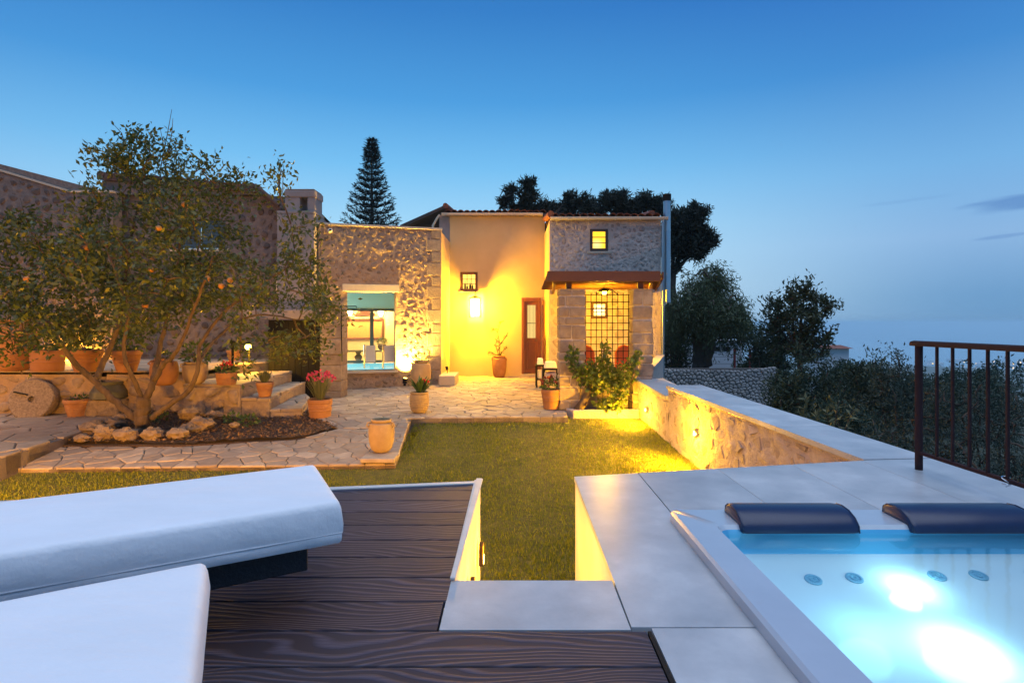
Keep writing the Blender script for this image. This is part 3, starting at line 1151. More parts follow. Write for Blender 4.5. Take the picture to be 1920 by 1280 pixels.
def build_tub():
    x0, x1, y0, y1 = TUB
    tub = thing('hot_tub', 'white acrylic hot tub filled with glowing blue water', 'hot tub', (1.9, 1.8, -.8))
    z = .052
    outer = rounded_rect(x0, x1, y0, y1, .035)
    lip = rounded_rect(x0 + .012, x1 - .012, y0 + .012, y1 - .012, .03)
    i1 = rounded_rect(.952, x1 - .16, y0 + .16, 2.675, .05)
    i2 = rounded_rect(.966, x1 - .175, y0 + .175, 2.660, .05)
    n = len(outer)
    vs = [(x, y, .001) for x, y in outer] + [(x, y, z - .012) for x, y in outer] + [(x, y, z) for x, y in lip] + [(x, y, z) for x, y in i1] + [(x, y, z - .018) for x, y in i2]
    fs = []
    for k in range(4):
        fs += [(k * n + a, k * n + (a + 1) % n, (k + 1) * n + (a + 1) % n, (k + 1) * n + a) for a in range(n)]
    MB().add(vs, fs).build('rim', M_RIM, tub, smooth='angle')
    # inside: upright band, then reclining backs down to the floor
    levels = [(z - .018, .966, 2.660, .18, .05), (-.045, .975, 2.650, .20, .05), (-.068, .990, 2.630, .24, .06), (-.085, 1.03, 2.56, .40, .07),
              (-.335, 1.10, 1.31, .52, .08), (-.40, 1.14, 1.22, .58, .08), (-.75, 1.20, 1.16, .62, .08)]
    vs, fs = [], []
    for zz, xl, yb, yf, r in levels:
        vs += [(x, y, zz) for x, y in rounded_rect(xl, 3.80 - xl + .01, y0 + yf, yb, r)]
    m = len(levels)
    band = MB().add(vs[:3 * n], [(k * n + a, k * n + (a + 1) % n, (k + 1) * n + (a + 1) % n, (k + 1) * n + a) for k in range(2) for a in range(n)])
    band.build('unlit_band', M_ACRYLIC2, tub, smooth='angle')  # blue colour stands for shade on the white upper wall
    for k in range(2, m - 1):
        fs += [(k * n + a, k * n + (a + 1) % n, (k + 1) * n + (a + 1) % n, (k + 1) * n + a) for a in range(n)]
    fs.append(tuple(range((m - 1) * n, m * n)))
    MB().add(vs, fs).build('shell', M_ACRYLIC, tub, smooth='angle')
    w = rounded_rect(.97, x1 - .178, y0 + .18, 2.656, .05)
    MB().add([(x, y, .014) for x, y in w], [tuple(range(n))]).build('water_surface', M_WATER, tub)
    # jets on the back
    def back_point(px, py):
        # intersection of the view ray with the reclining back (through (2.50,-.16) and (2.12,-.42))
        dx, dz = (px - 960) / F, -(py - 605) / F
        s = (-.085 + .335) / (2.56 - 1.31)
        Y = (EYE - (-.085 - s * 2.56)) / (s - dz)
        return Vector((dx * Y, Y, EYE + dz * Y))
    nrm = Vector((0, -.20, 1)).normalized()
    t1 = Vector((1, 0, 0)); t2 = nrm.cross(t1)
    for px, py in ((1525, 1087), (1602, 1084), (1757, 1080), (1835, 1079), (1940, 1078)):
        c = back_point(px, py)
        def ring(r, d):
            return [c + nrm * d + t1 * (r * math.cos(a)) + t2 * (r * math.sin(a)) for a in np.linspace(0, 2 * math.pi, 20, endpoint=False)]
        prof = [(.036, .001), (.035, .005), (.030, .007), (.024, .006), (.022, .002), (.017, .002), (.015, .006), (.009, .006), (.007, .002)]
        vs = [p for r, d in prof for p in ring(r, d)]
        fs = [(k * 20 + a, k * 20 + (a + 1) % 20, (k + 1) * 20 + (a + 1) % 20, (k + 1) * 20 + a) for k in range(len(prof) - 1) for a in range(20)]
        fs.append(tuple((len(prof) - 1) * 20 + a for a in range(20)))
        MB().add(vs, fs).build('water_jet', M_JET, tub, smooth='angle')
    for px, py in ((1706, 1104), (1790, 1215)):
        c = back_point(px, py)
        m = MB()
        for k, (r, d) in enumerate(((.05, 0), (.05, .012), (.02, .02))):
            m.v += [tuple(c + nrm * d + t1 * (r * math.cos(a)) + t2 * (r * math.sin(a))) for a in np.linspace(0, 2 * math.pi, 20, endpoint=False)]
        m.f += [(k * 20 + a, k * 20 + (a + 1) % 20, (k + 1) * 20 + (a + 1) % 20, (k + 1) * 20 + a) for k in range(2) for a in range(20)] + [tuple(40 + a for a in range(20))]
        m.build('underwater_lamp', M_LED, tub, smooth=True)
    for px, py, e, sz, h in ((1706, 1100, .62, .12, .085), (1812, 1224, 1.15, .22, .085)):
        c = back_point(px, py)
        o = light(tub, 'AREA', c + nrm * h, e, (.45, .92, 1.0), size=sz, aim=c)
        o.data.shape = 'DISK'
    light(tub, 'POINT', (2.0, .95, -.5), 16, (.30, .78, 1.0), .1)  # two fill lights added to brighten the water, without fixtures
    light(tub, 'POINT', (1.35, 2.1, -.05), 1.6, (.30, .78, 1.0), .1)
    # padded headrests on the back rim
    for k, (pa, pb) in enumerate(((1372, 1588), (1678, 1916))):
        xa, xb = (pa - 960) / F * 2.76, (pb - 960) / F * 2.76
        prof = [(2.865, .053), (2.860, .085), (2.83, .105), (2.78, .112), (2.72, .106), (2.67, .086), (2.638, .055), (2.632, .024), (2.66, .018), (2.68, .053)]
        n2 = len(prof)
        vs, fs = [], []
        xs = [xa, xa + .006, xa + .025, xb - .04, xb - .012, xb]
        sc = [.86, .95, 1, 1, .95, .84]
        for x, s in zip(xs, sc):
            for y, zz in prof:
                vs.append((x, 2.75 + (y - 2.75) * s, .05 + (zz - .05) * s))
        for i in range(len(xs) - 1):
            fs += [(i * n2 + a, i * n2 + (a + 1) % n2, (i + 1) * n2 + (a + 1) % n2, (i + 1) * n2 + a) for a in range(n2)]
        fs += [tuple(range(n2 - 1, -1, -1)), tuple((len(xs) - 1) * n2 + a for a in range(n2))]
        h = thing('headrest', 'navy padded headrest on the tub rim, the %s' % ('one nearer the lawn' if k == 0 else 'one nearer the railing'), 'headrest', (xa, 2.75, .05), 'headrests of the hot tub')
        o = MB().add(vs, fs).build('pad', M_LEATHER, h, smooth='angle', bevel=.006)
        e = MB()
        for i in (1, 4):
            MB().tube([(xs[i], 2.75 + (y - 2.75) * sc[i] * 1.01, .05 + (zz - .05) * sc[i] * 1.01) for y, zz in prof[:8]], .003, 6).build('piping', M_LEATHER, h, smooth=True)


build_tub()


# ------------------------------------------------------------------ railing
def build_railing():
    r = thing('railing', 'dark brown metal railing with round handrail at the terrace edge', 'railing', (2.78, 3.88, 0))
    x = 2.775
    MB().tube([(x, 3.88, 0), (x, 3.88, .85)], .0235, 16).build('post', M_RAIL, r, smooth='angle')
    MB().tube([(x, 1.6, 0), (x, 1.6, .85)], .0235, 16).build('post', M_RAIL, r, smooth='angle')
    prof = [(-.028, .842), (.028, .842), (.032, .856), (.026, .872), (0, .878), (-.026, .872), (-.032, .856)]
    ys = [3.945, 3.94, 3.925, -.9]
    sc = [.4, .8, 1, 1]
    vs = [(x + a * s, y, .842 + (zz - .842) * s) for y, s in zip(ys, sc) for a, zz in prof]
    n = len(prof)
    fs = [(i * n + a, (i + 1) * n + a, (i + 1) * n + (a + 1) % n, i * n + (a + 1) % n) for i in range(len(ys) - 1) for a in range(n)] + [tuple(range(n)), tuple((len(ys) - 1) * n + a for a in range(n - 1, -1, -1))]
    MB().add(vs, fs).build('handrail', M_RAIL, r, smooth='angle')
    MB().box(x - .012, x + .012, -.9, 3.86, .105, .128).build('bottom_rail', M_RAIL, r, bevel=.003)
    y = 3.715
    while y > -.8:
        if abs(y - 1.6) > .04:
            MB().box(x - .0075, x + .0075, y - .0075, y + .0075, .128, .843).build('baluster', M_RAIL, r, bevel=.002)
        y -= .1325
    # a coil of bright wire round the fifth bar
    h = 3.185
    pts = [(x - .006 + .020 * math.cos(a) * (1 + .2 * math.sin(a * .4)), h + .020 * math.sin(a), .132 - .004 * a + .012 * math.sin(a * .7)) for a in np.linspace(0, 4.3 * math.pi, 50)]
    t = tag(MB().tube(pts, .0032, 6).build('wire_ring', M_CHROME, smooth=True), 'bright metal wire ring hooked round a railing bar near the bottom rail', 'ring')
    return t


build_railing()


# ------------------------------------------------------------------ sun loungers
def build_lounger(corner, ax, side, length, width, ztop, thick, label, seed):
    "corner: the far right corner of the mattress; ax: unit along to the head; side: unit towards the camera"
    A, ax, sd = Vector((*corner, 0)), Vector((*ax, 0)).normalized(), Vector((*side, 0)).normalized()
    lo = thing('sun_lounger', label, 'sun lounger', A + ax * .8 + sd * width / 2, 'white sun loungers on the deck')
    # mattress: a padded box with pillowed top and rounded rims
    nu, nv, r = 60, 22, .021
    def prm(n, L):
        e = [0, .006, .016, .03]
        mid = list(np.linspace(.05, L - .05, n))
        return e + mid + [L - q for q in e[::-1]]
    us, vsq = prm(nu, length), prm(nv, width)
    def drop(d):
        return 0 if d >= r else r - math.sqrt(max(0, r * r - (r - d) ** 2))
    def topz(u, v):
        z = ztop - drop(min(u, length - u)) * .9 - drop(min(v, width - v)) * .9
        ed = min(1, min(u, length - u, v, width - v) / .16)
        z += .010 * ed ** .5 - .010
        z += .004 * noise.noise(Vector((u * 2.2, v * 5, seed))) * ed + .0022 * noise.noise(Vector((u * 9 + v * 6, v * 13, seed))) * ed
        return z
    vs, fs = [], []
    for u in us:
        for v in vsq:
            # sides bulge a little: the outline itself is moved on the rows below
            vs.append(tuple(A + ax * u + sd * v + Vector((0, 0, topz(u, v)))))
    W = len(vsq)
    for i in range(len(us) - 1):
        for j in range(W - 1):
            fs.append((i * W + j, i * W + j + 1, (i + 1) * W + j + 1, (i + 1) * W + j))
    loop = [(i, 0) for i in range(len(us))] + [(len(us) - 1, j) for j in range(1, W)] + [(i, W - 1) for i in range(len(us) - 2, -1, -1)] + [(0, j) for j in range(W - 2, 0, -1)]
    rows = [[i * W + j for i, j in loop]]
    for k, t in enumerate((.35, .6, .70, .74, .78, .9, 1.0)):
        row = []
        bulge = .005 * math.sin(math.pi * min(1, t / .74)) if t < .74 else (.001 if abs(t - .74) < .01 else .003 * math.sin(math.pi * min(1, (t - .74) / .26)) - .006 * max(0, (t - .8) / .2))
        for i, j in loop:
            u, v = us[i], vsq[j]
            ou = -bulge if u < .05 else (bulge if u > length - .05 else 0)
            ov = -bulge if v < .05 else (bulge if v > width - .05 else 0)
            wr = .003 * noise.noise(Vector((u * 5 + t * 3, v * 5, seed + 4)))
            z0 = topz(u, v) if (u <= .001 or v <= .001 or u >= length - .001 or v >= width - .001) else topz(u, v)
            vs.append(tuple(A + ax * (u + ou + wr) + sd * (v + ov + wr) + Vector((0, 0, z0 + (ztop - thick - z0) * t))))
            row.append(len(vs) - 1)
        rows.append(row)
    n = len(loop)
    for a, b in zip(rows[:-1], rows[1:]):
        for k in range(n):
            fs.append((a[k], a[(k + 1) % n], b[(k + 1) % n], b[k]))
    fs.append(tuple(rows[-1]))
    flip = ax.cross(sd).z > 0
    mt = MB().add(vs, [f if flip else f[::-1] for f in fs])
    o = mt.build('mattress', M_FABRIC, lo, smooth='angle')
    zs = ztop - .010 + (ztop - thick - ztop + .010) * .74
    q = .001
    ring = [A + ax * u + sd * v + Vector((0, 0, zs)) for u, v in ((-q, -q), (length + q, -q), (length + q, width + q), (-q, width + q), (-q, -q))]
    MB().tube(ring, .0024, 6).build('piping', M_PIPING, o, smooth=True)
    zp = ztop - thick - .004
    b0 = A + ax * .10 + sd * .06
    MB().obox(b0 + Vector((0, 0, zp - .09)), ax * (length - .25), sd * (width - .12), (0, 0, .09)).build('platform', M_BASE, lo, bevel=.006)
    for u in (.52, length - .55):
        for v in (.10, width - .30):
            MB().obox(A + ax * u + sd * v, ax * .08, sd * .08, (0, 0, zp - .092)).build('leg', M_BASE, lo, bevel=.004)


build_lounger((-.833, 2.416), (-.868, -.497), (.458, -.889), 2.0, .572, .41, .148, 'white canvas sun lounger farther along the deck, its whole foot end in view', 1)
build_lounger((-.769, 1.439), (-.853, -.522), (.440, -.898), 2.0, .58, .41, .148, 'white canvas sun lounger nearest the camera, cut off by the bottom edge', 6)


# ------------------------------------------------------------------ garden wall on the right, with its coping
def wall_x(y):
    return 2.932 - .0776 * y


def build_garden_wall():
    w = thing('garden_wall', 'rough stone garden wall with pale coping running from terrace to house', 'wall', (2.6, 7, -1))
    a, b = Vector((wall_x(4.05), 4.05, 0)), Vector((wall_x(9.9), 9.9, 0))
    L = (b - a).length
    u = (b - a).normalized()
    pl = Plane(a, u, (-u.y, u.x, 0) if (-u.y) < 0 else (u.y, -u.x, 0))
    us = 8.32 - 4.05
    us = us / (9.9 - 4.05) * L
    top = lambda t: (-.055 + .085 * t / us) if t < us else (-.085 - .07 + .115 * (t - us) / (L - us) + .0)
    m = MB()
    rough_face(m, pl, 0, us, -1.25, -.01, .04, .020, thick=.46, seed=3, freq=4.5, topf=lambda t: -.052 + .088 * t / us)
    wf = m.build('wall_face', M_MORTAR2, w, smooth='angle')
    m = MB()
    rough_face(m, pl, us + .004, L, -1.25, -.02, .04, .020, thick=.44, seed=5, freq=4.5, topf=lambda t: -.12 + .10 * (t - us) / (L - us))
    wf2 = m.build('wall_face', M_MORTAR2, w, smooth='angle')
    reg = [(.02, -1.1), (us - .02, -1.1), (us - .02, .0), (.02, -.085)]
    rubble(wf, pl, reg, .21, .14, M_RUBBLE2, 31, shrink=(.48, .95), proud=(.000, .007), gap=.008, soft=False, jit=1.3, drop=.2)
    reg = [(us + .03, -1.0), (L - .05, -1.0), (L - .05, -.04), (us + .03, -.15)]
    rubble(wf2, pl, reg, .21, .14, M_RUBBLE2, 32, shrink=(.48, .95), proud=(.000, .007), gap=.008, soft=False, jit=1.3, drop=.2)
    def cop(t0, t1, z0, z1, wd, over=.035):
        p = [pl.at(t0, z0, over), pl.at(t1, z1, over), pl.at(t1, z1, -wd), pl.at(t0, z0, -wd)]
        q = [v + Vector((0, 0, -.05)) for v in p]
        MB().add(q + p, [(0, 3, 2, 1)[::-1], (4, 5, 6, 7)[::-1], (0, 1, 5, 4)[::-1], (1, 2, 6, 5)[::-1], (2, 3, 7, 6)[::-1], (3, 0, 4, 7)[::-1]]).build('coping', M_TILE, w, bevel=.004)
    z = lambda t: .0 + .088 * t / us
    seg = [.12, 1.32, 2.5, 3.55, us]
    for t0, t1 in zip(seg[:-1], seg[1:]):
        cop(t0 + .0015, t1 - .0015, z(t0), z(t1), .50)
    cop(us + .003, L, -.068, .032, .48)
    # recessed wall lights
    for k, (px, py) in enumerate(((1308, 812), (1215, 768))):
        # solve the point on the wall plane
        tx = (px - 960) / F
        Y = 2.932 / (tx + .0776)
        p = Vector((tx * Y, Y, EYE - (py - 605) / F * Y))
        s = thing('wall_light', ('glowing round light low in the garden wall nearest the terrace', 'glowing round light low in the garden wall beside the vine planter')[k], 'wall light', p, 'round lights in the garden wall')
        n = pl.n
        side = pl.u
        m = MB()
        up = Vector((0, 0, 1))
        def ring(r, d):
            return [p + n * d + side * (r * math.cos(q)) + up * (r * math.sin(q)) for q in np.linspace(0, 2 * math.pi, 18, endpoint=False)]
        vs = ring(.055, 0) + ring(.055, .045) + ring(.040, .050) + ring(.036, .040)
        m.add(vs, [(i * 18 + q, i * 18 + (q + 1) % 18, (i + 1) * 18 + (q + 1) % 18, (i + 1) * 18 + q) for i in range(3) for q in range(18)])
        m.build('bezel', M_CHROME, s, smooth='angle')
        MB().add(ring(.036, .044), [tuple(range(18))]).build('lens', M_BULB, s)
        light(s, 'POINT', p + n * .19 + up * -.02, (85, 70)[k], WARM, .04)
        light(s, 'SPOT', p + n * .08, (520, 330)[k], WARM, .03, 150, .9, p + n * 2.0 + up * -.7)
    return w


build_garden_wall()


# ------------------------------------------------------------------ the rubble annex with its window on the covered pool
AL, AR = Vector((-4.49, 13.2, 0)), Vector((-1.757, 14.0, 0))
AU = (AR - AL).normalized()
AN = Vector((AU.y, -AU.x, 0))           # towards the garden
ALEN = (AR - AL).length
APL = Plane(AL, AU, AN)
WU0, WU1, WV0, WV1 = .63, 1.763, -.142, 1.736


def build_annex():
    h = thing('stone_annex', 'rubble stone annex with a wide window opening onto a lit blue pool', 'building', (-3.1, 13.6, -.6))
    hole = (WU0, WU1, WV0, WV1)
    m = MB()
    rough_face(m, APL, 0, ALEN, -.75, 3.27, .045, .016, (hole,), .40, seed=1, freq=6)
    wf = m.build('wall', M_MORTAR, h, smooth='angle')
    rubble(wf, APL, [(.02, -.72), (ALEN - .02, -.72), (ALEN - .02, 3.25), (.02, 3.25)], .175, .092, M_RUBBLE, 12,
           ((WU0 - .13, WU1 + .10, WV0 - .08, WV1 + .22),), (.48, .95), (.003, .013), 292, .012, jit=1.4, drop=.24)
    # dressed quoins up the right corner
    z = -.70
    k = 0
    while z < 3.1:
        hh = (.30, .24, .34, .27)[k % 4]
        w = (.34, .22)[k % 2]
        m = MB(); strip(m, APL, ALEN - w, ALEN + .015, z + .008, z + hh - .008, -.02, .024)
        m.build('quoin', M_ASHLAR, wf, bevel=.014)
        z += hh
        k += 1
    m = MB(); strip(m, APL, -.03, ALEN + .04, 3.272, 3.325, -.44, .045); m.build('roof_coping', M_TRIMSTONE, h, bevel=.008)
    # side return, plastered
    MB().prism([(AR.x, 14.0 + .012), (AR.x + .004, 16.0), (AR.x - .3, 16.0), (AR.x - .3, 14.02)], -.75, 3.268).build('side_wall', M_PLASTER, h)
    m = MB(); strip(m, APL, .53, 1.845, WV1, WV1 + .175, -.10, .045); m.build('lintel', M_TRIMSTONE, h, bevel=.01)
    m = MB(); strip(m, APL, WU0 - .06, WU1 + .05, WV0 - .055, WV0, -.40, .05); m.build('sill', M_TRIMSTONE, h, bevel=.008)
    m = MB()
    strip(m, APL, WU0 - .002, WU0 + .012, WV0 + .002, WV1 - .002, -.39, -.01)
    m.build('jamb', M_PLASTER, h)
    m = MB()
    strip(m, APL, WU1 - .012, WU1 + .002, WV0 + .002, WV1 - .002, -.39, -.01)
    m.build('jamb', M_PLASTER, h)

    # covered pool behind the opening
    D = 2.45                                    # glazed partition this far behind the face
    def W(u, d, z):
        return APL.at(u, z, -d)
    def slab(name, u0, u1, d0, d1, z0, z1, mat, parent, bevel=0):
        mm = MB(); strip(mm, APL, u0, u1, z0, z1, -d1, -d0)
        return mm.build(name, mat, parent, bevel=bevel)
    slab('pool_water', -.6, 2.62, .405, D - .03, -.40, -.125, M_POOLWATER, h)
    slab('hall_ceiling', -.9, 2.62, .41, 6.2, 2.30, 2.36, M_CREAM, h)
    slab('hall_wall', -.96, -.90, .41, 6.2, -.6, 2.30, M_CREAM, h)
    slab('hall_wall', 2.62, 2.68, D + .03, 6.2, -.6, 2.30, M_CREAM, h)
    slab('hall_wall', -.9, 2.62, 6.0, 6.06, -.6, 2.30, M_CREAM, h)
    slab('hall_floor', -.9, 2.62, D + .03, 6.0, -.35, -.30, M_CREAM, h)
    # partition: wall tinted like pool light above, teal glazing below
    zt = 1.40
    slab('upper_panel', -.9, 2.62, D, D + .05, zt, 2.29, M_POOLLIT, h)
    f = slab('glazing_frame', -.9, 2.62, D - .02, D + .06, zt - .075, zt - .002, M_TEAL, h)
    slab('bottom_rail', -.9, 2.62, D - .02, D + .06, -.115, -.045, M_TEAL, h)
    um = .63 + (695 - 650) / 92 * 1.133
    # mullion placed where it stands behind the middle of the opening
    q = Vector(((697 - 960) / F, 1, 0))
    den = q.dot(AN)
    Y = (AL.dot(AN) - D) / den
    um = (q * Y - AL).dot(AU)
    slab('mullion', um - .05, um + .05, D - .025, D + .065, -.044, zt - .076, M_TEAL, h, .005)
    slab('window_pane', -.9, um - .051, D + .015, D + .022, -.044, zt - .077, M_GLASS, h)
    slab('window_pane', um + .051, 2.62, D + .015, D + .022, -.044, zt - .077, M_GLASS, h)
    # glass balustrade on the near pool edge
    b = thing('glass_balustrade', 'low balustrade of pale panels and chrome posts inside the pool window', 'balustrade', W(1.2, .5, -.12))
    for px in (683, 718, 752):
        Yp = 13.99
        c = P(px, 648, Yp)
        MB().tube([(c.x, c.y, -.124), (c.x, c.y, .46)], .020, 10).build('post', M_CHROME, b, smooth='angle')
        x1 = P(px + (23 if px < 700 else 27), 648, Yp + .2)
        if px < 750:
            MB().obox((c.x + .03, c.y + .01, .03), (x1.x - c.x - .04, .09, 0), (0, .012, 0), (0, 0, .41)).build('panel', M_FROST, b)
    # interior: picture, sconces, table, plant
    def px_at(px, py, d):
        q = Vector(((px - 960) / F, 1, 0))
        Y = (AL.dot(AN) - d) / q.dot(AN)
        return (q * Y - AL).dot(AU), EYE - (py - 605) / F * Y
    u0, z1 = px_at(640, 597, 5.95)
    u1, z0 = px_at(720, 637, 5.95)
    pic = thing('framed_panel', 'wide wooden framed panel on the cream wall seen through the pool window', 'picture', W(u0, 5.95, z0))
    slab('canvas', u0 + .08, u1 - .08, 5.965, 5.985, z0 + .08, z1 - .08, M_PANELWOOD, pic)
    for a, bq, c, dq in ((u0, u1, z0, z0 + .08), (u0, u1, z1 - .08, z1), (u0, u0 + .08, z0 + .082, z1 - .082), (u1 - .08, u1, z0 + .082, z1 - .082)):
        slab('frame', a, bq, 5.93, 5.99, c, dq, M_BROWNWOOD, pic, .008)
    u2, z2 = px_at(664, 592, 5.95); u3, z3 = px_at(706, 583, 5.95)
    sh = thing('wooden_headboard', 'carved brown wooden shelf above the framed panel indoors', 'shelf', W(u2, 5.95, z2))
    for k in range(3):
        slab('board', u2 + .05 * k, u3 - .05 * k, 5.90, 5.985, z2 + .0 + (z3 - z2) * k / 3 + .004, z2 + (z3 - z2) * (k + 1) / 3 - .004, M_BROWNWOOD, sh, .006)
    for k, (px, py) in enumerate(((656, 587), (714, 589))):
        u, z = px_at(px, py, 5.88)
        s = thing('wall_sconce', ('glowing indoor wall sconce by the left edge of the pool window', 'glowing indoor wall sconce above the right end of the framed panel')[k], 'wall lamp', W(u, 5.95, z), 'indoor wall sconces')
        c = W(u, 5.88, z)
        MB().lathe([(.05, -.09), (.085, 0), (.11, .10), (.10, .10), (.05, -.07)], 14, c).build('shade', M_SHADE, s, smooth='angle')
        slab('bracket', u - .02, u + .02, 5.90, 5.99, z - .10, z - .04, M_BRONZE, s)
        light(s, 'POINT', W(u, 5.75, z + .04), 90, (1, .60, .14), .07)
    tb = thing('pedestal_table', 'dark pedestal console with baluster leg seen through the pool window', 'table', W(1.0, 4.4, -.3))
    u, z = px_at(672, 656, 4.4)
    MB().obox(W(u - .42, 4.7, z - .05), AU * .84, AN * .5, (0, 0, .05)).build('table_top', M_TABLE, tb, bevel=.008)
    c = W(u, 4.45, -.3)
    H = z - .05 + .3
    MB().lathe([(.16, 0), (.16, .04), (.07, .07), (.09, H * .35), (.13, H * .6), (.06, H * .8), (.10, H - .01), (.14, H)], 14, c).build('pedestal', M_TABLE, tb, smooth='angle')
    u, z = px_at(724, 656, 4.4)
    tb2 = thing('console_table', 'dark console table carrying a small potted plant indoors', 'table', W(u, 4.4, -.3))
    MB().obox(W(u - .45, 4.65, z - .05), AU * .8, AN * .45, (0, 0, .05)).build('table_top', M_TABLE, tb2, bevel=.008)
    for du in (-.38, .28):
        MB().obox(W(u + du, 4.5, -.3), AU * .07, AN * .07, (0, 0, z - .05 + .3)).build('leg', M_TABLE, tb2)
    up, zp = px_at(716, 655, 4.4)
    zp = z + .001
    pt = thing('indoor_plant', 'small leafy plant in a dark round pot on the indoor console', 'potted plant', W(up, 4.42, zp))
    MB().lathe([(.07, 0), (.13, .08), (.13, .16), (.09, .20), (.07, .19), (.05, .1)], 14, W(up, 4.42, zp)).build('pot', M_DARKWOOD, pt, smooth='angle')
    foliage_ball(pt, W(up, 4.42, zp + .27), (.16, .16, .10), 90, .07, M_POTLEAF)
    # pool light
    light(h, 'POINT', W(.12, 1.5, .35), 34, (.80, 1, .94), .2)
    light(h, 'POINT', W(1.2, 4.2, 2.0), 260, (1, .62, .22), .2)  # room fill added to brighten the hall, without a fixture
    # security camera high on the wall
    c = P(617, 433, 13.24)
    s = thing('security_camera', 'small white dome security camera high on the rubble annex wall', 'camera', c)
    MB().tube([c + AN * -.03, c + AN * .05], .035, 12).build('mount', M_WHITEWALL, s, smooth='angle')
    MB().blob(c + AN * .08 + Vector((.03, 0, 0)), .055, .055, .05, 1, 0).build('housing', M_WHITEWALL, s, smooth=True)
    MB().tube([c + AN * .13 + Vector((.03, 0, 0)), c + AN * .138 + Vector((.03, 0, 0))], .028, 12).build('lens', M_BLACK, s, smooth='angle')


M_POOLWATER = mat('pool_water', (.10, .42, .50), rough=.06, emit=(.22, .72, .85), emit_s=.55)  # emission stands in for lamps lighting the water
M_POOLLIT = mat('pool_lit_wall', (.48, .72, .66), (.52, .76, .70), scale=1, rough=.7)  # teal cast of the pool light put into the wall's colour
M_PANELWOOD = mat('amber_panel', (.46, .24, .07), (.56, .32, .10), scale=4, rough=.6, stretch=(6, 6, 1))
M_TABLE = mat('grey_table', (.055, .065, .06), (.08, .09, .08), scale=6, rough=.5)
M_SHADE = mat('sconce_shade', (.8, .7, .5), rough=.8, emit=(1, .70, .30), emit_s=5)


def foliage_ball(parent, c, rad, n, size, mat, ratio=.5, name='foliage', up=.3, shell=.4):
    q = RNG.normal(size=(n, 3))
    q /= np.linalg.norm(q, axis=1, keepdims=True)
    r = (shell + (1 - shell) * RNG.random((n, 1)) ** .6)
    pos = np.array(c) + q * r * np.array(rad)
    dirs = q + RNG.normal(size=(n, 3)) * .6 + np.array([0, 0, up])
    sz = size * (.7 + .6 * RNG.random(n))
    return link_tris(name, leaf_cloud(pos, dirs, sz, ratio), 4, mat, parent)


def blades(parent, c, n, h, spread, w, mat, name='foliage', droop=.25):
    V = []
    for _ in range(n):
        a = RNG.random() * 6.283
        r0 = spread * .25 * RNG.random()
        r1 = spread * (.3 + .7 * RNG.random())
        hh = h * (.6 + .4 * RNG.random())
        b = np.array([c[0] + r0 * math.cos(a), c[1] + r0 * math.sin(a), c[2]])
        t = np.array([c[0] + r1 * math.cos(a), c[1] + r1 * math.sin(a), c[2] + hh])
        mid = (b + t) / 2 + np.array([0, 0, hh * droop * .4])
        s = np.array([-math.sin(a), math.cos(a), 0]) * w / 2
        V += [b, mid + s, t, mid - s]
    return link_tris(name, np.array(V), 4, mat, parent)


build_annex()


# ------------------------------------------------------------------ main house: plaster front, door, lantern
def frame_bars(parent, x0, x1, z0, z1, y, w, t, mat, name='frame', yd=None):
    "a rectangular frame facing the camera, at depth y (front) .. y + t"
    for a, b, c, d in ((x0, x1, z0, z0 + w), (x0, x1, z1 - w, z1), (x0, x0 + w, z0 + w + .001, z1 - w - .001), (x1 - w, x1, z0 + w + .001, z1 - w - .001)):
        MB().box(a, b, y, y + t, c, d).build(name, mat, parent, bevel=.004)


def roof_tiles(parent, x0, x1, y0, z0, run, slope, pitch=.175, limit=60, mat=None):
    "barrel tiles: rows running back from the eave; first course as single tiles, the rest as one part"
    rest = MB()
    n = int((x1 - x0) / pitch)
    pitch = (x1 - x0) / n
    for i in range(n):
        cx = x0 + (i + .5) * pitch
        jz = random.uniform(-.008, .008)
        def tile(mb, ya, yb, lift, ends):
            r0, r1 = pitch * .56, pitch * .46
            vs = []
            for yy, rr in ((ya, r0), (yb, r1)):
                for k in range(9):
                    a = math.pi * k / 8
                    vs.append((cx + rr * math.cos(a), yy, z0 + (yy - y0) * slope + rr * math.sin(a) * .8 + lift + jz))
                for k in range(9):
                    a = math.pi * k / 8
                    vs.append((cx + (rr - .014) * math.cos(a), yy, z0 + (yy - y0) * slope + (rr - .014) * math.sin(a) * .8 + lift + jz))
            fs = [(k, 18 + k, 19 + k, k + 1) for k in range(8)] + [(9 + k, 10 + k, 28 + k, 27 + k) for k in range(8)] + [(k, k + 1, 10 + k, 9 + k) for k in range(8)]
            mb.add(vs, fs)
        m = MB(); tile(m, y0 + random.uniform(-.02, .02), y0 + .42, .012, True); m.build('roof_tile', mat or M_ROOF, parent, smooth='angle')
        ya = y0 + .36
        while ya < y0 + run:
            tile(rest, ya, ya + .42, .006, False)
            ya += .36
    stuff(rest.build('roof_tile', M_ROOF_I, parent, smooth='angle'))
    MB().add([(x0, y0, z0 - .01), (x1, y0, z0 - .01), (x1, y0 + run, z0 + run * slope - .01), (x0, y0 + run, z0 + run * slope - .01),
              (x0, y0, z0 - .07), (x1, y0, z0 - .07), (x1, y0 + run, z0 + run * slope - .07), (x0, y0 + run, z0 + run * slope - .07)],
             [(0, 1, 2, 3), (7, 6, 5, 4), (4, 5, 1, 0), (5, 6, 2, 1), (6, 7, 3, 2), (7, 4, 0, 3)]).build('roof_deck', M_DARKWOOD, parent)


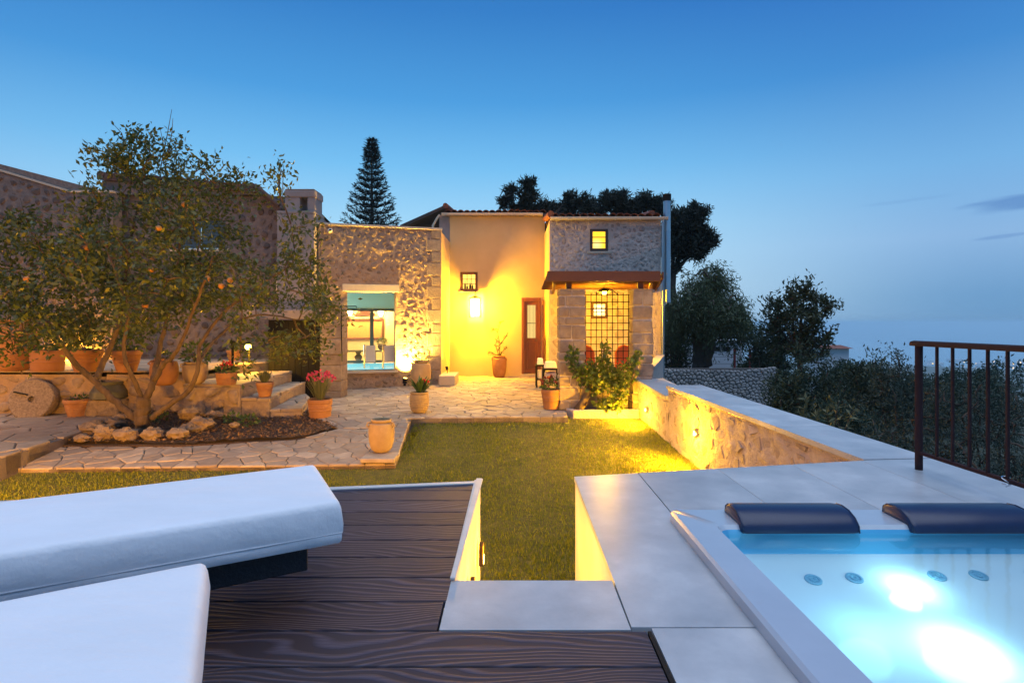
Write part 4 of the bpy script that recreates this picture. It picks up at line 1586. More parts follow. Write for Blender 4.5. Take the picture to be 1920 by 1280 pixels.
def gutter(parent, x0, x1, y, z, brackets):
    prof = [(-.055, .03), (-.055, 0), (-.04, -.035), (0, -.05), (.04, -.035), (.055, 0), (.055, .03), (.045, .03), (.045, 0), (0, -.038), (-.045, 0), (-.045, .03)]
    n = len(prof)
    vs = [(x, y + a, z + b) for x in (x0, x1) for a, b in prof]
    fs = [(k, (k + 1) % n, n + (k + 1) % n, n + k) for k in range(n)] + [tuple(range(n - 1, -1, -1)), tuple(range(n, 2 * n))]
    g = MB().add(vs, fs).build('gutter', M_GUTTER, parent)
    for x in brackets:
        MB().box(x - .012, x + .012, y - .064, y - .056, z - .05, z + .034).build('bracket', M_GUTTER, g)


def build_house():
    h = thing('plaster_house', 'cream plastered house front washed by yellow lantern light', 'building', (-.5, 16.2, -.5))
    y = 16.0
    x0, x1 = AR.x + .006, .925
    dx0, dx1, dz0, dz1 = .27, .81, -.44, 1.70
    wx0, wx1, wz0, wz1 = -1.455, -.965, 1.89, 2.43
    # wall pieces around door and window
    m = MB()
    xs = [x0, wx0, wx1, dx0, dx1, x1]
    zs = [-.75, dz0, dz1, wz0, wz1, 3.99]
    for i in range(5):
        for j in range(5):
            cx, cz = (xs[i] + xs[i + 1]) / 2, (zs[j] + zs[j + 1]) / 2
            if (wx0 < cx < wx1 and wz0 < cz < wz1) or (dx0 < cx < dx1 and dz0 < cz < dz1):
                continue
            m.box(xs[i], xs[i + 1], y, y + .35, zs[j], zs[j + 1])
    # weld into one shell: hidden inner faces do no harm, the front is one flush sheet
    o = m.build('wall', M_PLASTER, h)
    weld_boxes(o)
    MB().box(-2.05, 4.0, 20.0, 20.2, -.75, 4.4).build('rear_wall', M_PLASTER, h)
    MB().box(-2.05, x0 - .003, 16.02, 19.99, 3.28, 4.02).build('side_wall', M_PLASTER2, h)
    roof_tiles(h, x0 - .12, x1 + .02, 15.86, 4.06, 4.0, .10)
    gutter(h, x0 - .22, .86, 15.90, 4.035, (-1.4, -.7, 0, .6))
    # verge and the lower roof to the left
    q = [(-1.83, 15.9, 4.31), (-1.83, 19.5, 4.55), (-3.25, 19.5, 3.98), (-3.25, 16.5, 3.83)]
    lo = [(a, b, c - .09) for a, b, c in q]
    MB().add(lo + q, [(3, 2, 1, 0)[::-1], (4, 5, 6, 7)[::-1], (0, 1, 5, 4), (1, 2, 6, 5), (2, 3, 7, 6), (3, 0, 4, 7)]).build('side_roof', M_ROOFDARK, h)
    MB().tube([(-1.86, 15.88, 4.27), (-1.86, 17.5, 4.45), (-1.86, 19.4, 4.58)], .075, 10).build('ridge_tile', M_ROOF, h, smooth='angle')
    MB().box(-3.0, -2.08, 16.9, 17.0, 3.2, 3.9).build('side_gable', M_ROOFDARK, h)
    MB().tube([(-2.02, 15.93, 4.02), (-2.10, 15.95, 3.93), (-2.22, 15.97, 3.72), (-2.22, 15.97, 3.33)], .035, 8).build('downpipe', M_GUTTER, h, smooth='angle')
    # small window
    w = MB().box(wx0 - .03, wx1 + .03, y - .045, y + .06, wz0 - .05, wz0 - .004).build('window_sill', M_TRIMSTONE, h, bevel=.006)
    frame_bars(h, wx0 + .005, wx1 - .005, wz0 + .005, wz1 - .005, y + .02, .065, .07, M_BROWNWOOD, 'window_frame')
    MB().box(wx0 + .07, wx1 - .07, y + .075, y + .08, wz0 + .07, wz1 - .07).build('window_pane', M_PANE, h)
    for k in range(2):
        xx = wx0 + .07 + (wx1 - wx0 - .14) * (k + 1) / 3
        MB().box(xx - .008, xx + .008, y + .055, y + .068, wz0 + .071, wz1 - .071).build('window_bar', M_DARKWOOD, h)
        zz = wz0 + .07 + (wz1 - wz0 - .14) * (k + 1) / 3
        MB().box(wx0 + .071, wx1 - .071, y + .040, y + .053, zz - .008, zz + .008).build('window_bar', M_DARKWOOD, h)
    bl = ('tallest bottle silhouette in the small lit window of the plaster front', 'shortest dark bottle in the small plaster window, by its left side', 'slim dark bottle at the middle of the small plaster window', 'dark bottle at the right side of the small plaster window')
    for k, (dx, hh) in enumerate(((.13, .21), (.19, .10), (.27, .17), (.34, .13))):
        b = tag(MB().lathe([(.022, 0), (.026, .02), (.024, hh * .6), (.008, hh * .75), (.010, hh)], 8, (wx0 + dx, y + .065, wz0 + .0715)).build('bottle', M_BLACK, smooth='angle'),
                bl[k], 'bottle', 'bottles in the small window')
    # door: mahogany frame, leaf with a curtained glass and a panel, second leaf open
    frame = M_DOORWOOD
    for a, b, c, d in ((dx0, dx0 + .07, dz0, dz1), (dx1 - .05, dx1, dz0, dz1), (dx0 + .071, dx1 - .051, dz1 - .09, dz1)):
        MB().box(a, b, y - .015, y + .10, c, d).build('door_frame', frame, h, bevel=.005)
    ld = (dx0 + .075, dx1 - .055, dz0 + .02, dz1 - .095)
    d = MB()
    gx0, gx1, gz0, gz1 = ld[0] + .09, ld[1] - .09, .57, 1.50
    for a, b, c, e in ((ld[0], gx0, ld[2], ld[3]), (gx1, ld[1], ld[2], ld[3]), (gx0, gx1, gz1, ld[3]), (gx0, gx1, ld[2], ld[2] + .14), (gx0, gx1, gz0 - .10, gz0)):
        d.box(a, b, y + .03, y + .075, c, e)
    door = d.build('door', frame, h)
    MB().box(gx0 + .004, gx1 - .004, y + .045, y + .06, ld[2] + .143, gz0 - .103).build('door_panel', frame, door, bevel=.01)
    MB().box(gx0 + .002, gx1 - .002, y + .058, y + .062, gz0 + .002, gz1 - .002).build('glass', M_PANE2, door)
    for k in range(6):
        xx = gx0 + (gx1 - gx0) * (k + .5) / 6
        MB().tube([(xx, y + .045, gz0), (xx, y + .045, gz1)], .006, 6).build('window_bar', M_BLACK, door)
    MB().box(gx0, gx1, y + .036, y + .041, .98, .996).build('window_bar', M_BLACK, door)
    MB().tube([(ld[1] - .05, y + .03, .50), (ld[1] - .05, y - .03, .50), (ld[1] - .13, y - .035, .50)], .011, 8).build('handle', M_BRONZE, door, smooth='angle')
    MB().box(dx0 - .03, dx1 + .02, y - .09, y + .1, dz0 - .06, dz0 - .002).build('threshold', M_TRIMSTONE, h, bevel=.008)
    l2 = MB()
    for a, b, c, e in ((14.93, 15.02, -.42, 1.62), (15.39, 15.48, -.42, 1.62), (15.021, 15.389, 1.50, 1.62), (15.021, 15.389, .50, .60), (15.021, 15.389, -.42, -.28)):
        l2.box(.842, .880, a + .45, b + .45, c, e)
    l2o = l2.build('open_door', frame, h)
    MB().box(.853, .868, 15.473, 15.837, -.277, .497).build('door_panel', frame, l2o, bevel=.006)
    MB().box(.857, .863, 15.473, 15.837, .603, 1.497).build('glass', M_GLASS, l2o)

    # lantern
    c = P(891, 577, 15.72)
    la = thing('wall_lantern', 'square glass wall lantern glowing on the cream plaster below the small window', 'lantern', (c.x, 15.72, c.z))
    s, hh = .15, .26
    for sx in (-1, 1):
        for sy in (-1, 1):
            MB().box(c.x + sx * s - .011, c.x + sx * s + .011, c.y + sy * s - .011, c.y + sy * s + .011, c.z - hh, c.z + hh).build('corner_bar', M_BLACK, la)
    for zz in (c.z - hh - .012, c.z + hh):
        for a, b, e, f in ((-s - .013, s + .013, -s - .013, -s + .013), (-s - .013, s + .013, s - .013, s + .013), (-s - .013, -s + .013, -s + .0135, s - .0135), (s - .013, s + .013, -s + .0135, s - .0135)):
            MB().box(c.x + a, c.x + b, c.y + e, c.y + f, zz, zz + .012).build('edge_bar', M_BLACK, la)
    m = MB().add([(c.x - s, c.y - s, c.z + hh + .014), (c.x + s, c.y - s, c.z + hh + .014), (c.x + s, c.y + s, c.z + hh + .014), (c.x - s, c.y + s, c.z + hh + .014), (c.x, c.y, c.z + hh + .10)],
                 [(0, 1, 4), (1, 2, 4), (2, 3, 4), (3, 0, 4), (3, 2, 1, 0)])
    m.build('cap', M_BLACK, la)
    MB().tube([(c.x, c.y, c.z + hh + .08), (c.x, c.y, c.z + hh + .16), (c.x, c.y + .1, c.z + hh + .20), (c.x, 16.0, c.z + hh + .20)], .013, 8).build('arm', M_BLACK, la, smooth='angle')
    for sx, sy in ((-1, 0), (1, 0), (0, -1)):
        if sx:
            MB().box(c.x + sx * s - .002, c.x + sx * s + .002, c.y - s + .012, c.y + s - .012, c.z - hh, c.z + hh).build('glass', M_LANTGLASS, la)
        else:
            MB().box(c.x - s + .012, c.x + s - .012, c.y - s - .002, c.y - s + .002, c.z - hh, c.z + hh).build('glass', M_LANTGLASS, la)
    MB().blob((c.x, c.y, c.z - .17), .022, .022, .04, 1, 0).build('bulb', M_BULB, la, smooth=True)
    MB().tube([(c.x, c.y, c.z - .25), (c.x, c.y, c.z - .20)], .018, 8).build('socket', M_BLACK, la)
    light(la, 'POINT', (c.x, c.y, c.z + .03), 1400, WARM, .085)


def weld_boxes(o):
    import bmesh
    bm = bmesh.new()
    bm.from_mesh(o.data)
    bmesh.ops.remove_doubles(bm, verts=bm.verts, dist=1e-5)
    seen = {}
    for f in bm.faces:
        k = tuple(sorted(v.index for v in f.verts))
        seen.setdefault(k, []).append(f)
    kill = [f for fs in seen.values() if len(fs) > 1 for f in fs]
    bmesh.ops.delete(bm, geom=kill, context='FACES')
    bm.to_mesh(o.data)
    bm.free()


build_house()


# ------------------------------------------------------------------ stone wing on the right with pergola
def lit_window(parent, x0, x1, z0, z1, y, frame_mat, pane, bars=2, w=.06):
    frame_bars(parent, x0, x1, z0, z1, y - .03, w, .08, frame_mat, 'window_frame')
    MB().box(x0 + w, x1 - w, y + .02, y + .03, z0 + w, z1 - w).build('window_pane', pane, parent)
    for k in range(bars):
        zz = z0 + w + (z1 - z0 - 2 * w) * (k + 1) / (bars + 1)
        MB().box(x0 + w + .001, x1 - w - .001, y + .0, y + .014, zz - .009, zz + .009).build('window_bar', frame_mat, parent)


def gradient_pane(name, hot, cool, s, cx, cz, r):
    "curtained lit window: a bulb behind it makes a brighter pool"
    m = bpy.data.materials.new(name)
    m.use_nodes = True
    N, L = m.node_tree.nodes, m.node_tree.links
    N.remove(N['Principled BSDF'])
    tc = N.new('ShaderNodeTexCoord')
    v = N.new('ShaderNodeVectorMath'); v.operation = 'DISTANCE'
    v.inputs[1].default_value = (cx, 0, cz)
    L.new(tc.outputs['Object'], v.inputs[0])
    mr = N.new('ShaderNodeMapRange'); mr.interpolation_type = 'SMOOTHSTEP'
    mr.inputs['From Max'].default_value = r
    L.new(v.outputs['Value'], mr.inputs['Value'])
    mx = N.new('ShaderNodeMix'); mx.data_type = 'RGBA'
    L.new(mr.outputs[0], mx.inputs['Factor'])
    mx.inputs[6].default_value = (*hot, 1); mx.inputs[7].default_value = (*cool, 1)
    e = N.new('ShaderNodeEmission'); e.inputs[1].default_value = s
    L.new(mx.outputs[2], e.inputs[0]); L.new(e.outputs[0], N['Material Output'].inputs[0])
    return m


def build_wing():
    h = thing('stone_wing', 'tall grey rubble stone wing with one small lit upper window', 'building', (2.3, 13.9, -.5))
    y = 13.9
    pl = Plane((0, y, 0), (1, 0, 0), (0, -1, 0))
    wx = (1.905, 2.345)
    holes = ((wx[0], wx[1], 2.75, 3.29), (1.93, 2.34, 1.10, 1.52))
    m = MB()
    rough_face(m, pl, .92, 3.64, -.75, 3.50, .05, .012, holes, .35, seed=8, freq=6)
    wf = m.build('wall', M_MORTAR2, h, smooth='angle')
    hs = tuple((a - .06, b + .06, c - .05, d + .05) for a, b, c, d in holes)
    rubble(wf, pl, [(.94, 1.66), (3.60, 1.66), (3.60, 3.47), (.94, 3.47)], .155, .080, M_RUBBLE2, 40, hs, (.62, .98), (.003, .013), 298, .010, jit=1.3, drop=.18)
    pf = MB().box(1.0, 1.001, 13.95, 13.951, 0, .001).build('wall_core', M_MORTAR2, h)
    rubble(pf, pl, [(.94, -.5), (3.55, -.5), (3.55, 1.62), (.94, 1.62)], .33, .25, M_RUBBLE2, 41, hs, (.88, .97), (.004, .012), 120, .022, jit=.5)
    MB().box(.918, 1.2, y + .02, 15.99, -.75, 3.5).build('side_wall', M_PLASTER, h)
    MB().box(3.40, 3.645, y + .02, 19.9, -.75, 3.5).build('side_wall', M_MORTAR2, h)
    lit_window(h, wx[0] + .004, wx[1] - .004, 2.754, 3.286, y, M_DARKWOOD, gradient_pane('upper_pane', (1, .74, .22), (.92, .50, .03), 1.5, -.05, -.12, .2))
    lit_window(h, 1.934, 2.336, 1.104, 1.516, y, M_BROWNWOOD, gradient_pane('lower_pane', (1, .85, .45), (1, .62, .12), 2.4, 0, 0, .2))
    m = MB(); strip(m, pl, wx[0] - .07, wx[1] + .09, 2.69, 2.746, -.05, .03); m.build('window_sill', M_TRIMSTONE, h, bevel=.005)
    roof_tiles(h, .95, 3.58, 13.77, 3.56, 4.6, .10, pitch=.17)
    gutter(h, .93, 3.78, 13.80, 3.535, (1.18, 1.36, 1.85, 2.5, 3.1))
    m = MB()
    m.tube([(.94, 13.78, 3.63), (.94, 15.9, 3.9)], .085, 10)
    m.build('ridge_tile', M_ROOF, h, smooth='angle')
    m = MB(); m.tube([(3.42, 13.9, 3.66), (3.44, 15.0, 3.80)], .085, 10); m.build('ridge_tile', M_ROOF, h, smooth='angle')
    x = (1241 - 960) / F * 13.80
    MB().tube([(x + .06, 13.80, 3.50), (x + .03, 13.82, 3.40), (x + .03, 13.82, -1.2)], .038, 10).build('downpipe', M_STEEL, h, smooth='angle')
    f = thing('chimney_flue', 'tall steel flue pipe with a black cap beside the stone wing', 'chimney', (3.86, 14.15, 1.5))
    x = (1250.5 - 960) / F * 14.15
    zz = [1.58, 2.6, 3.3, 4.0]
    for a, b in zip(zz[:-1], zz[1:]):
        MB().tube([(x, 14.15, a + .002), (x, 14.15, b - .002)], .088, 16).build('pipe_section', M_STEEL, f, smooth='angle')
        MB().tube([(x, 14.15, b - .03), (x, 14.15, b + .03)], .092, 16).build('pipe_joint', M_STEEL, f, smooth='angle')
    MB().tube([(x, 14.15, 4.02), (x, 14.15, 4.19)], .105, 16).build('cap', M_BLACK, f, smooth='angle')
    MB().tube([(x, 14.15, 1.50), (x, 14.15, 1.58)], .094, 16).build('end_cap', M_STEEL, f, smooth='angle')
    MB().box(x - .28, x - .02, 14.10, 14.13, 3.05, 3.08).build('wall_bracket', M_STEEL, f)
    MB().box(x - .28, x - .02, 14.10, 14.13, 2.05, 2.08).build('wall_bracket', M_STEEL, f)


build_wing()


def ashlar_pillar(label, x0, x1, y0, y1, z0, z1, seed):
    p = thing('stone_pillar', label, 'pillar', ((x0 + x1) / 2, (y0 + y1) / 2, z0), 'stone pergola pillars')
    g = .018
    MB().box(x0 + g, x1 - g, y0 + g, y1 - g, z0, z1 - .01).build('core', M_MORTAR2, p)
    rg = random.Random(seed)
    z = z0
    while z < z1 - .02:
        hh = min(rg.uniform(.13, .27), z1 - .01 - z)
        if z1 - z - hh < .10:
            hh = z1 - .01 - z
        cuts = sorted(rg.uniform(.2, .8) for _ in range(rg.choice((0, 1, 1, 2))))
        cuts = [c for i, c in enumerate(cuts) if i == 0 or c - cuts[i - 1] > .2]
        xs = [x0] + [x0 + (x1 - x0) * c for c in cuts] + [x1]
        for a, b in zip(xs[:-1], xs[1:]):
            j = [rg.uniform(-.010, .010) for _ in range(6)]
            k = rg.uniform(.003, .010)
            sk = rg.uniform(-.012, .012)
            za, zb = z + k + max(0, j[4]), z + hh - k + min(0, j[5])
            xa, xb = a + (k if a > x0 else j[0]), b - (k if b < x1 else j[1])
            MB().add([(xa, y0 + j[2], za), (xb, y0 + j[3], za + abs(sk) * .5), (xb, y1, za), (xa, y1, za), (xa + sk, y0 + j[3], zb), (xb + sk, y0 + j[2], zb - abs(sk)), (xb, y1, zb), (xa, y1, zb)],
                     [(0, 3, 2, 1), (4, 5, 6, 7), (0, 1, 5, 4), (1, 2, 6, 5), (2, 3, 7, 6), (3, 0, 4, 7)]).build('block', M_ASHLAR, p, bevel=.016)
        z += hh
    MB().box(x0 - .002, x1 + .002, y0 - .004, y1 + .002, z1 - .009, z1).build('cap', M_ASHLAR, p)
    return p


def build_pergola():
    ashlar_pillar('dressed stone pergola pillar behind the pot of dark red flowers', .81, 1.27, 9.80, 10.25, -.50, 1.585, 3)
    ashlar_pillar('dressed stone pergola pillar standing by the garden wall end', 2.075, 2.425, 9.80, 10.2, -.70, 1.585, 8)
    g = thing('pergola', 'brown timber pergola with close slats over the porch', 'pergola', (1.6, 9.9, 1.585))
    zb, zt = 1.700, 1.885
    MB().box(.60, 2.54, 9.73, 9.80, zb + .01, zt).build('front_beam', M_BROWNWOOD, g, bevel=.006)
    for x in (.99, 2.24):
        MB().box(x - .05, x + .05, 9.90, 10.0, 1.586, zb - .002).build('post', M_BROWNWOOD, g, bevel=.006)
    MB().box(.70, 2.46, 9.90, 10.0, zb, zb + .075).build('beam', M_BROWNWOOD, g, bevel=.006)
    def xr(y):
        return 2.52 + (3.42 - 2.52) * (y - 9.8) / (13.85 - 9.8)
    for xa, xb in (((.72, 9.86), (.985, 13.87)), ((xr(9.86) - .10, 9.86), (xr(13.8) - .10, 13.80))):
        d = Vector((xb[0] - xa[0], xb[1] - xa[1], 0))
        s = Vector((.055, 0, 0))
        MB().obox((xa[0], xa[1] + .15, zb - .09 + .085), d * .96, s, (0, 0, .075)).build('side_beam', M_BROWNWOOD, g, bevel=.005)
    y = 10.02
    while y < 13.8:
        MB().box(.60 + (y - 9.8) * .028, xr(y) + .06, y, y + .055, zb + .095, zb + .150).build('slat', M_BROWNWOOD, g, bevel=.005)
        y += .40
    n = 4
    q = [(.63, 9.83), (xr(9.83) + .05, 9.83), (xr(13.80) + .05, 13.83), (.74, 13.83)]
    MB().prism(q, zb + .152, zb + .166).build('light_stop_board', M_DARKWOOD, g)  # added dark sheet; stops lamp light leaking up and darkens the gaps
    # lean edge board following the boundary
    a, b = Vector((xr(9.85) + .065, 9.84, zb + .06)), Vector((xr(13.75) + .065, 13.75, zb + .06))
    MB().obox(a, b - a, Vector((.03, 0, 0)), (0, 0, .12)).build('edge_board', M_BROWNWOOD, g, bevel=.004)
    # hanging lamp
    c = P(1133, 547, 12.0)
    l = thing('pergola_lamp', 'bright bowl lamp hanging under the brown pergola slats', 'lamp', c)
    MB().tube([(c.x, c.y, c.z + .05), (c.x, c.y, zb + .077)], .008, 6).build('stem', M_BLACK, l)
    MB().lathe([(.03, .08), (.09, .06), (.15, .0), (.14, .0), (.085, .05), (.02, .07)], 18, c).build('shade', M_BRONZE, l, smooth='angle')
    MB().blob(c + Vector((0, 0, .0)), .06, .06, .065, 2, 0).build('bulb', M_BULB, l, smooth=True)
    light(l, 'POINT', c + Vector((0, 0, -.22)), 380, WARM, .05)
    # trellis between the pillars
    t = thing('iron_trellis', 'black iron trellis of square mesh between the two pergola pillars', 'trellis', (1.67, 10.0, -.2))
    x0, x1, z0, z1 = 1.275, 2.070, -.15, 1.50
    nx, nz = 8, 14
    for k in range(nx + 1):
        x = x0 + .02 + (x1 - x0 - .04) * k / nx
        MB().box(x - .0065, x + .0065, 10.0, 10.012, z0, z1 + .07 * math.sin(math.pi * k / nx)).build('upright', M_BLACK, t)
    for k in range(nz):
        z = z0 + .03 + (z1 - z0 - .04) * k / (nz - 1)
        MB().box(x0, x1, 10.0135, 10.0255, z - .0065, z + .0065).build('crossbar', M_BLACK, t)
    pts = [(x0 + .2 + (x1 - x0 - .4) * q, 10.006, 1.49 + .11 * math.sin(math.pi * q)) for q in np.linspace(0, 1, 12)]
    MB().tube(pts, .008, 6).build('arch', M_BLACK, t)
    # low parapet along the boundary
    w = thing('porch_parapet', 'low rendered parapet closing the porch behind the right hand pillar'.replace('right hand ', 'farther '), 'wall', (3.0, 12, -.5))
    w['label'] = 'low rendered porch parapet between stone pillar and stone wing'
    a, b = Vector((2.40, 10.22, -1.3)), Vector((3.55, 13.86, -1.3))
    MB().obox(a, b - a, (.14, 0, 0), (0, 0, 1.48)).build('wall_face', M_MORTAR2, w)
    MB().obox(a + Vector((-.02, 0, 1.482)), b - a, (.19, 0, 0), (0, 0, .04)).build('coping', M_TRIMSTONE, w, bevel=.005)
    # planter
    p = thing('vine_planter', 'low rendered stone planter holding a vine in front of the trellis', 'planter', (1.6, 9.8, -.7))
    q = [(.93, 9.70), (1.02, 9.52), (2.17, 9.66), (2.16, 9.79), (2.16, 9.80), (.95, 9.82)]
    m = MB()
    m.prism([(.93, 9.72), (1.02, 9.53), (2.16, 9.64), (2.17, 9.74), (1.11, 9.64), (1.03, 9.78), (.93, 9.80)], -.95, -.468)
    m.build('kerb', M_MORTAR2, p, bevel=.012)
    MB().prism([(1.05, 9.66), (2.16, 9.75), (2.07, 10.28), (1.28, 10.28), (1.28, 9.79), (1.02, 9.79)], -.95, -.52).build('soil', M_SOIL, p)
    MB().box(1.29, 2.06, 10.10, 10.22, -.6, .02).build('back_wall', M_MORTAR2, p, bevel=.01)
    # fallen log at the vine's foot
    lg = P(1100, 757, 9.72)
    pts = [(1.12, 9.72, -.50), (1.22, 9.74, -.36), (1.30, 9.80, -.22), (1.33, 9.84, -.05)]
    tag(MB().tube(pts, [.085, .07, .06, .055], 9).build('tree_stump', M_BARK, smooth=True), 'weathered forked stump leaning in the planter below the vine', 'stump')
    # vine
    v = thing('grape_vine', 'leafy green climbing vine rising from the planter against the trellis', 'vine', (1.55, 9.80, -.52))
    mb = MB()
    stems = [[(1.50, 9.80, -.53), (1.48, 9.80, -.2), (1.30, 9.86, .12), (1.05, 9.74, .36), (.98, 9.72, .52)],
             [(1.54, 9.80, -.53), (1.58, 9.82, -.1), (1.56, 9.86, .3), (1.62, 9.90, .62)],
             [(1.56, 9.80, -.53), (1.72, 9.80, -.1), (1.90, 9.84, .2), (2.10, 9.74, .42)],
             [(1.18, 9.76, -.53), (1.17, 9.76, .16)], [(1.60, 9.78, -.53), (1.75, 9.68, -.35), (1.85, 9.66, -.25)]]
    for s in stems:
        mb.tube(s, list(np.linspace(.018, .007, len(s))), 6)
    mb.build('stem', M_BARK, v, smooth=True)
    clumps = [((1.50, 9.83, .18), (.30, .18, .24), 230), ((1.70, 9.80, .05), (.26, .20, .26), 230), ((1.30, 9.78, .08), (.18, .14, .20), 110), ((1.03, 9.70, .42), (.13, .10, .17), 90),
              ((1.14, 9.70, .20), (.14, .10, .13), 70), ((1.95, 9.76, .16), (.20, .15, .28), 170), ((2.10, 9.72, .38), (.09, .10, .14), 50), ((1.62, 9.88, .52), (.10, .10, .20), 50),
              ((1.85, 9.70, -.16), (.16, .12, .20), 100), ((1.62, 9.66, -.38), (.22, .10, .14), 100), ((1.80, 9.68, -.42), (.12, .08, .10), 50), ((1.45, 9.78, -.12), (.16, .14, .14), 60)]
    V = []
    for c, r, n in clumps:
        n = int(n * 1.25)
        q = RNG.normal(size=(n, 3)); q /= np.linalg.norm(q, axis=1, keepdims=True)
        pos = np.array(c) + q * (RNG.random((n, 1)) ** .5) * np.array(r)
        V.append(leaf_cloud(pos, q * .5 + RNG.normal(size=(n, 3)) * .5 + np.array([0, -.3, -.2]), .075 * (.6 + .7 * RNG.random(n)), .85))
    link_tris('foliage', np.concatenate(V), 4, M_VINE, v)
    # porch furniture
    for k, px in enumerate((1100, 1177)):
        c = P(px, 690, 11.4)
        ch = thing('porch_chair', ('orange backed chair behind the trellis next to the pillar with flowers', 'orange backed chair behind the trellis next to the garden wall pillar')[k], 'chair', (c.x, 11.4, -.5), 'orange chairs in the porch')
        MB().box(c.x - .22, c.x + .22, 11.2, 11.66, -.05, .0).build('seat', M_ORANGECH, ch, bevel=.02)
        vs = []
        m = MB()
        prof = [(-.21, .04), (-.20, .40), (-.12, .52), (0, .55), (.12, .52), (.20, .40), (.21, .04)]
        n = len(prof)
        m.add([(c.x + a, 11.64 + .10 * b, b) for a, b in prof] + [(c.x + a, 11.69 + .10 * b, b) for a, b in prof],
              [tuple(range(n)), tuple(range(2 * n - 1, n - 1, -1))] + [(i, n + i, n + (i + 1) % n, (i + 1) % n) for i in range(n)])
        m.build('backrest', M_ORANGECH, ch, bevel=.012)
        for sx in (-.19, .19):
            for yy in (11.23, 11.62):
                MB().tube([(c.x + sx, yy, -.05), (c.x + sx * 1.1, yy, -.5)], .014, 6).build('leg', M_DARKWOOD, ch)
    tabs = ((1005, 1022, 684, 13.2, 'black metal side table nearest the mahogany door'), (1018, 1048, 691, 12.5, 'black metal side table in front of the other one, beside the stone pillar'))
    for k, (pa, pb, py, Y, lab) in enumerate(tabs):
        a, b = P(pa, py, Y), P(pb, py, Y)
        zt2 = a.z
        t = thing('side_table', lab, 'side table', ((a.x + b.x) / 2, Y, -.5), 'black side tables by the door')
        d = .36
        for x in (a.x, b.x - .035):
            for yy in (Y, Y + d):
                MB().box(x, x + .035, yy, yy + .035, -.498, zt2 - .036).build('leg', M_BLACK, t)
        MB().box(a.x - .005, b.x + .005, Y - .005, Y + d + .04, zt2 - .035, zt2).build('table_top', M_BLACK, t, bevel=.004)
        MB().box(a.x + .036, b.x - .036, Y + .01, Y + d + .02, -.33, -.31).build('shelf', M_BLACK, t)
        x0, x1 = a.x + .03, b.x - .03
        w = x1 - x0
        m = MB().add([(x0, Y + .03, zt2 + .001), (x1, Y + .03, zt2 + .001), (x1, Y + .33, zt2 + .001), (x0, Y + .33, zt2 + .001), (x0 + w * .12, Y + .06, zt2 + .15), (x1 - w * .12, Y + .06, zt2 + .15), (x1 - w * .12, Y + .28, zt2 + .15), (x0 + w * .12, Y + .28, zt2 + .15)],
                     [(0, 3, 2, 1), (4, 5, 6, 7), (0, 1, 5, 4), (1, 2, 6, 5), (2, 3, 7, 6), (3, 0, 4, 7)])
        tag(m.build('folded_towel', M_CLOTHW, bevel=.02, bseg=3), ('stack of white towels on the side table nearest the door', 'stack of white towels on the side table beside the stone pillar')[k], 'towel', 'white towels on the side tables')
        m = MB().box(x0 + .02, x1 - .02, Y + .05, Y + .33, -.309, -.10)
        tag(m.build('cushion', M_CLOTHW, bevel=.03, bseg=3), ('white cushion on the lower shelf of the table nearest the door', 'white cushion on the lower shelf of the table beside the pillar')[k], 'cushion', 'white cushions under the side tables')


build_pergola()


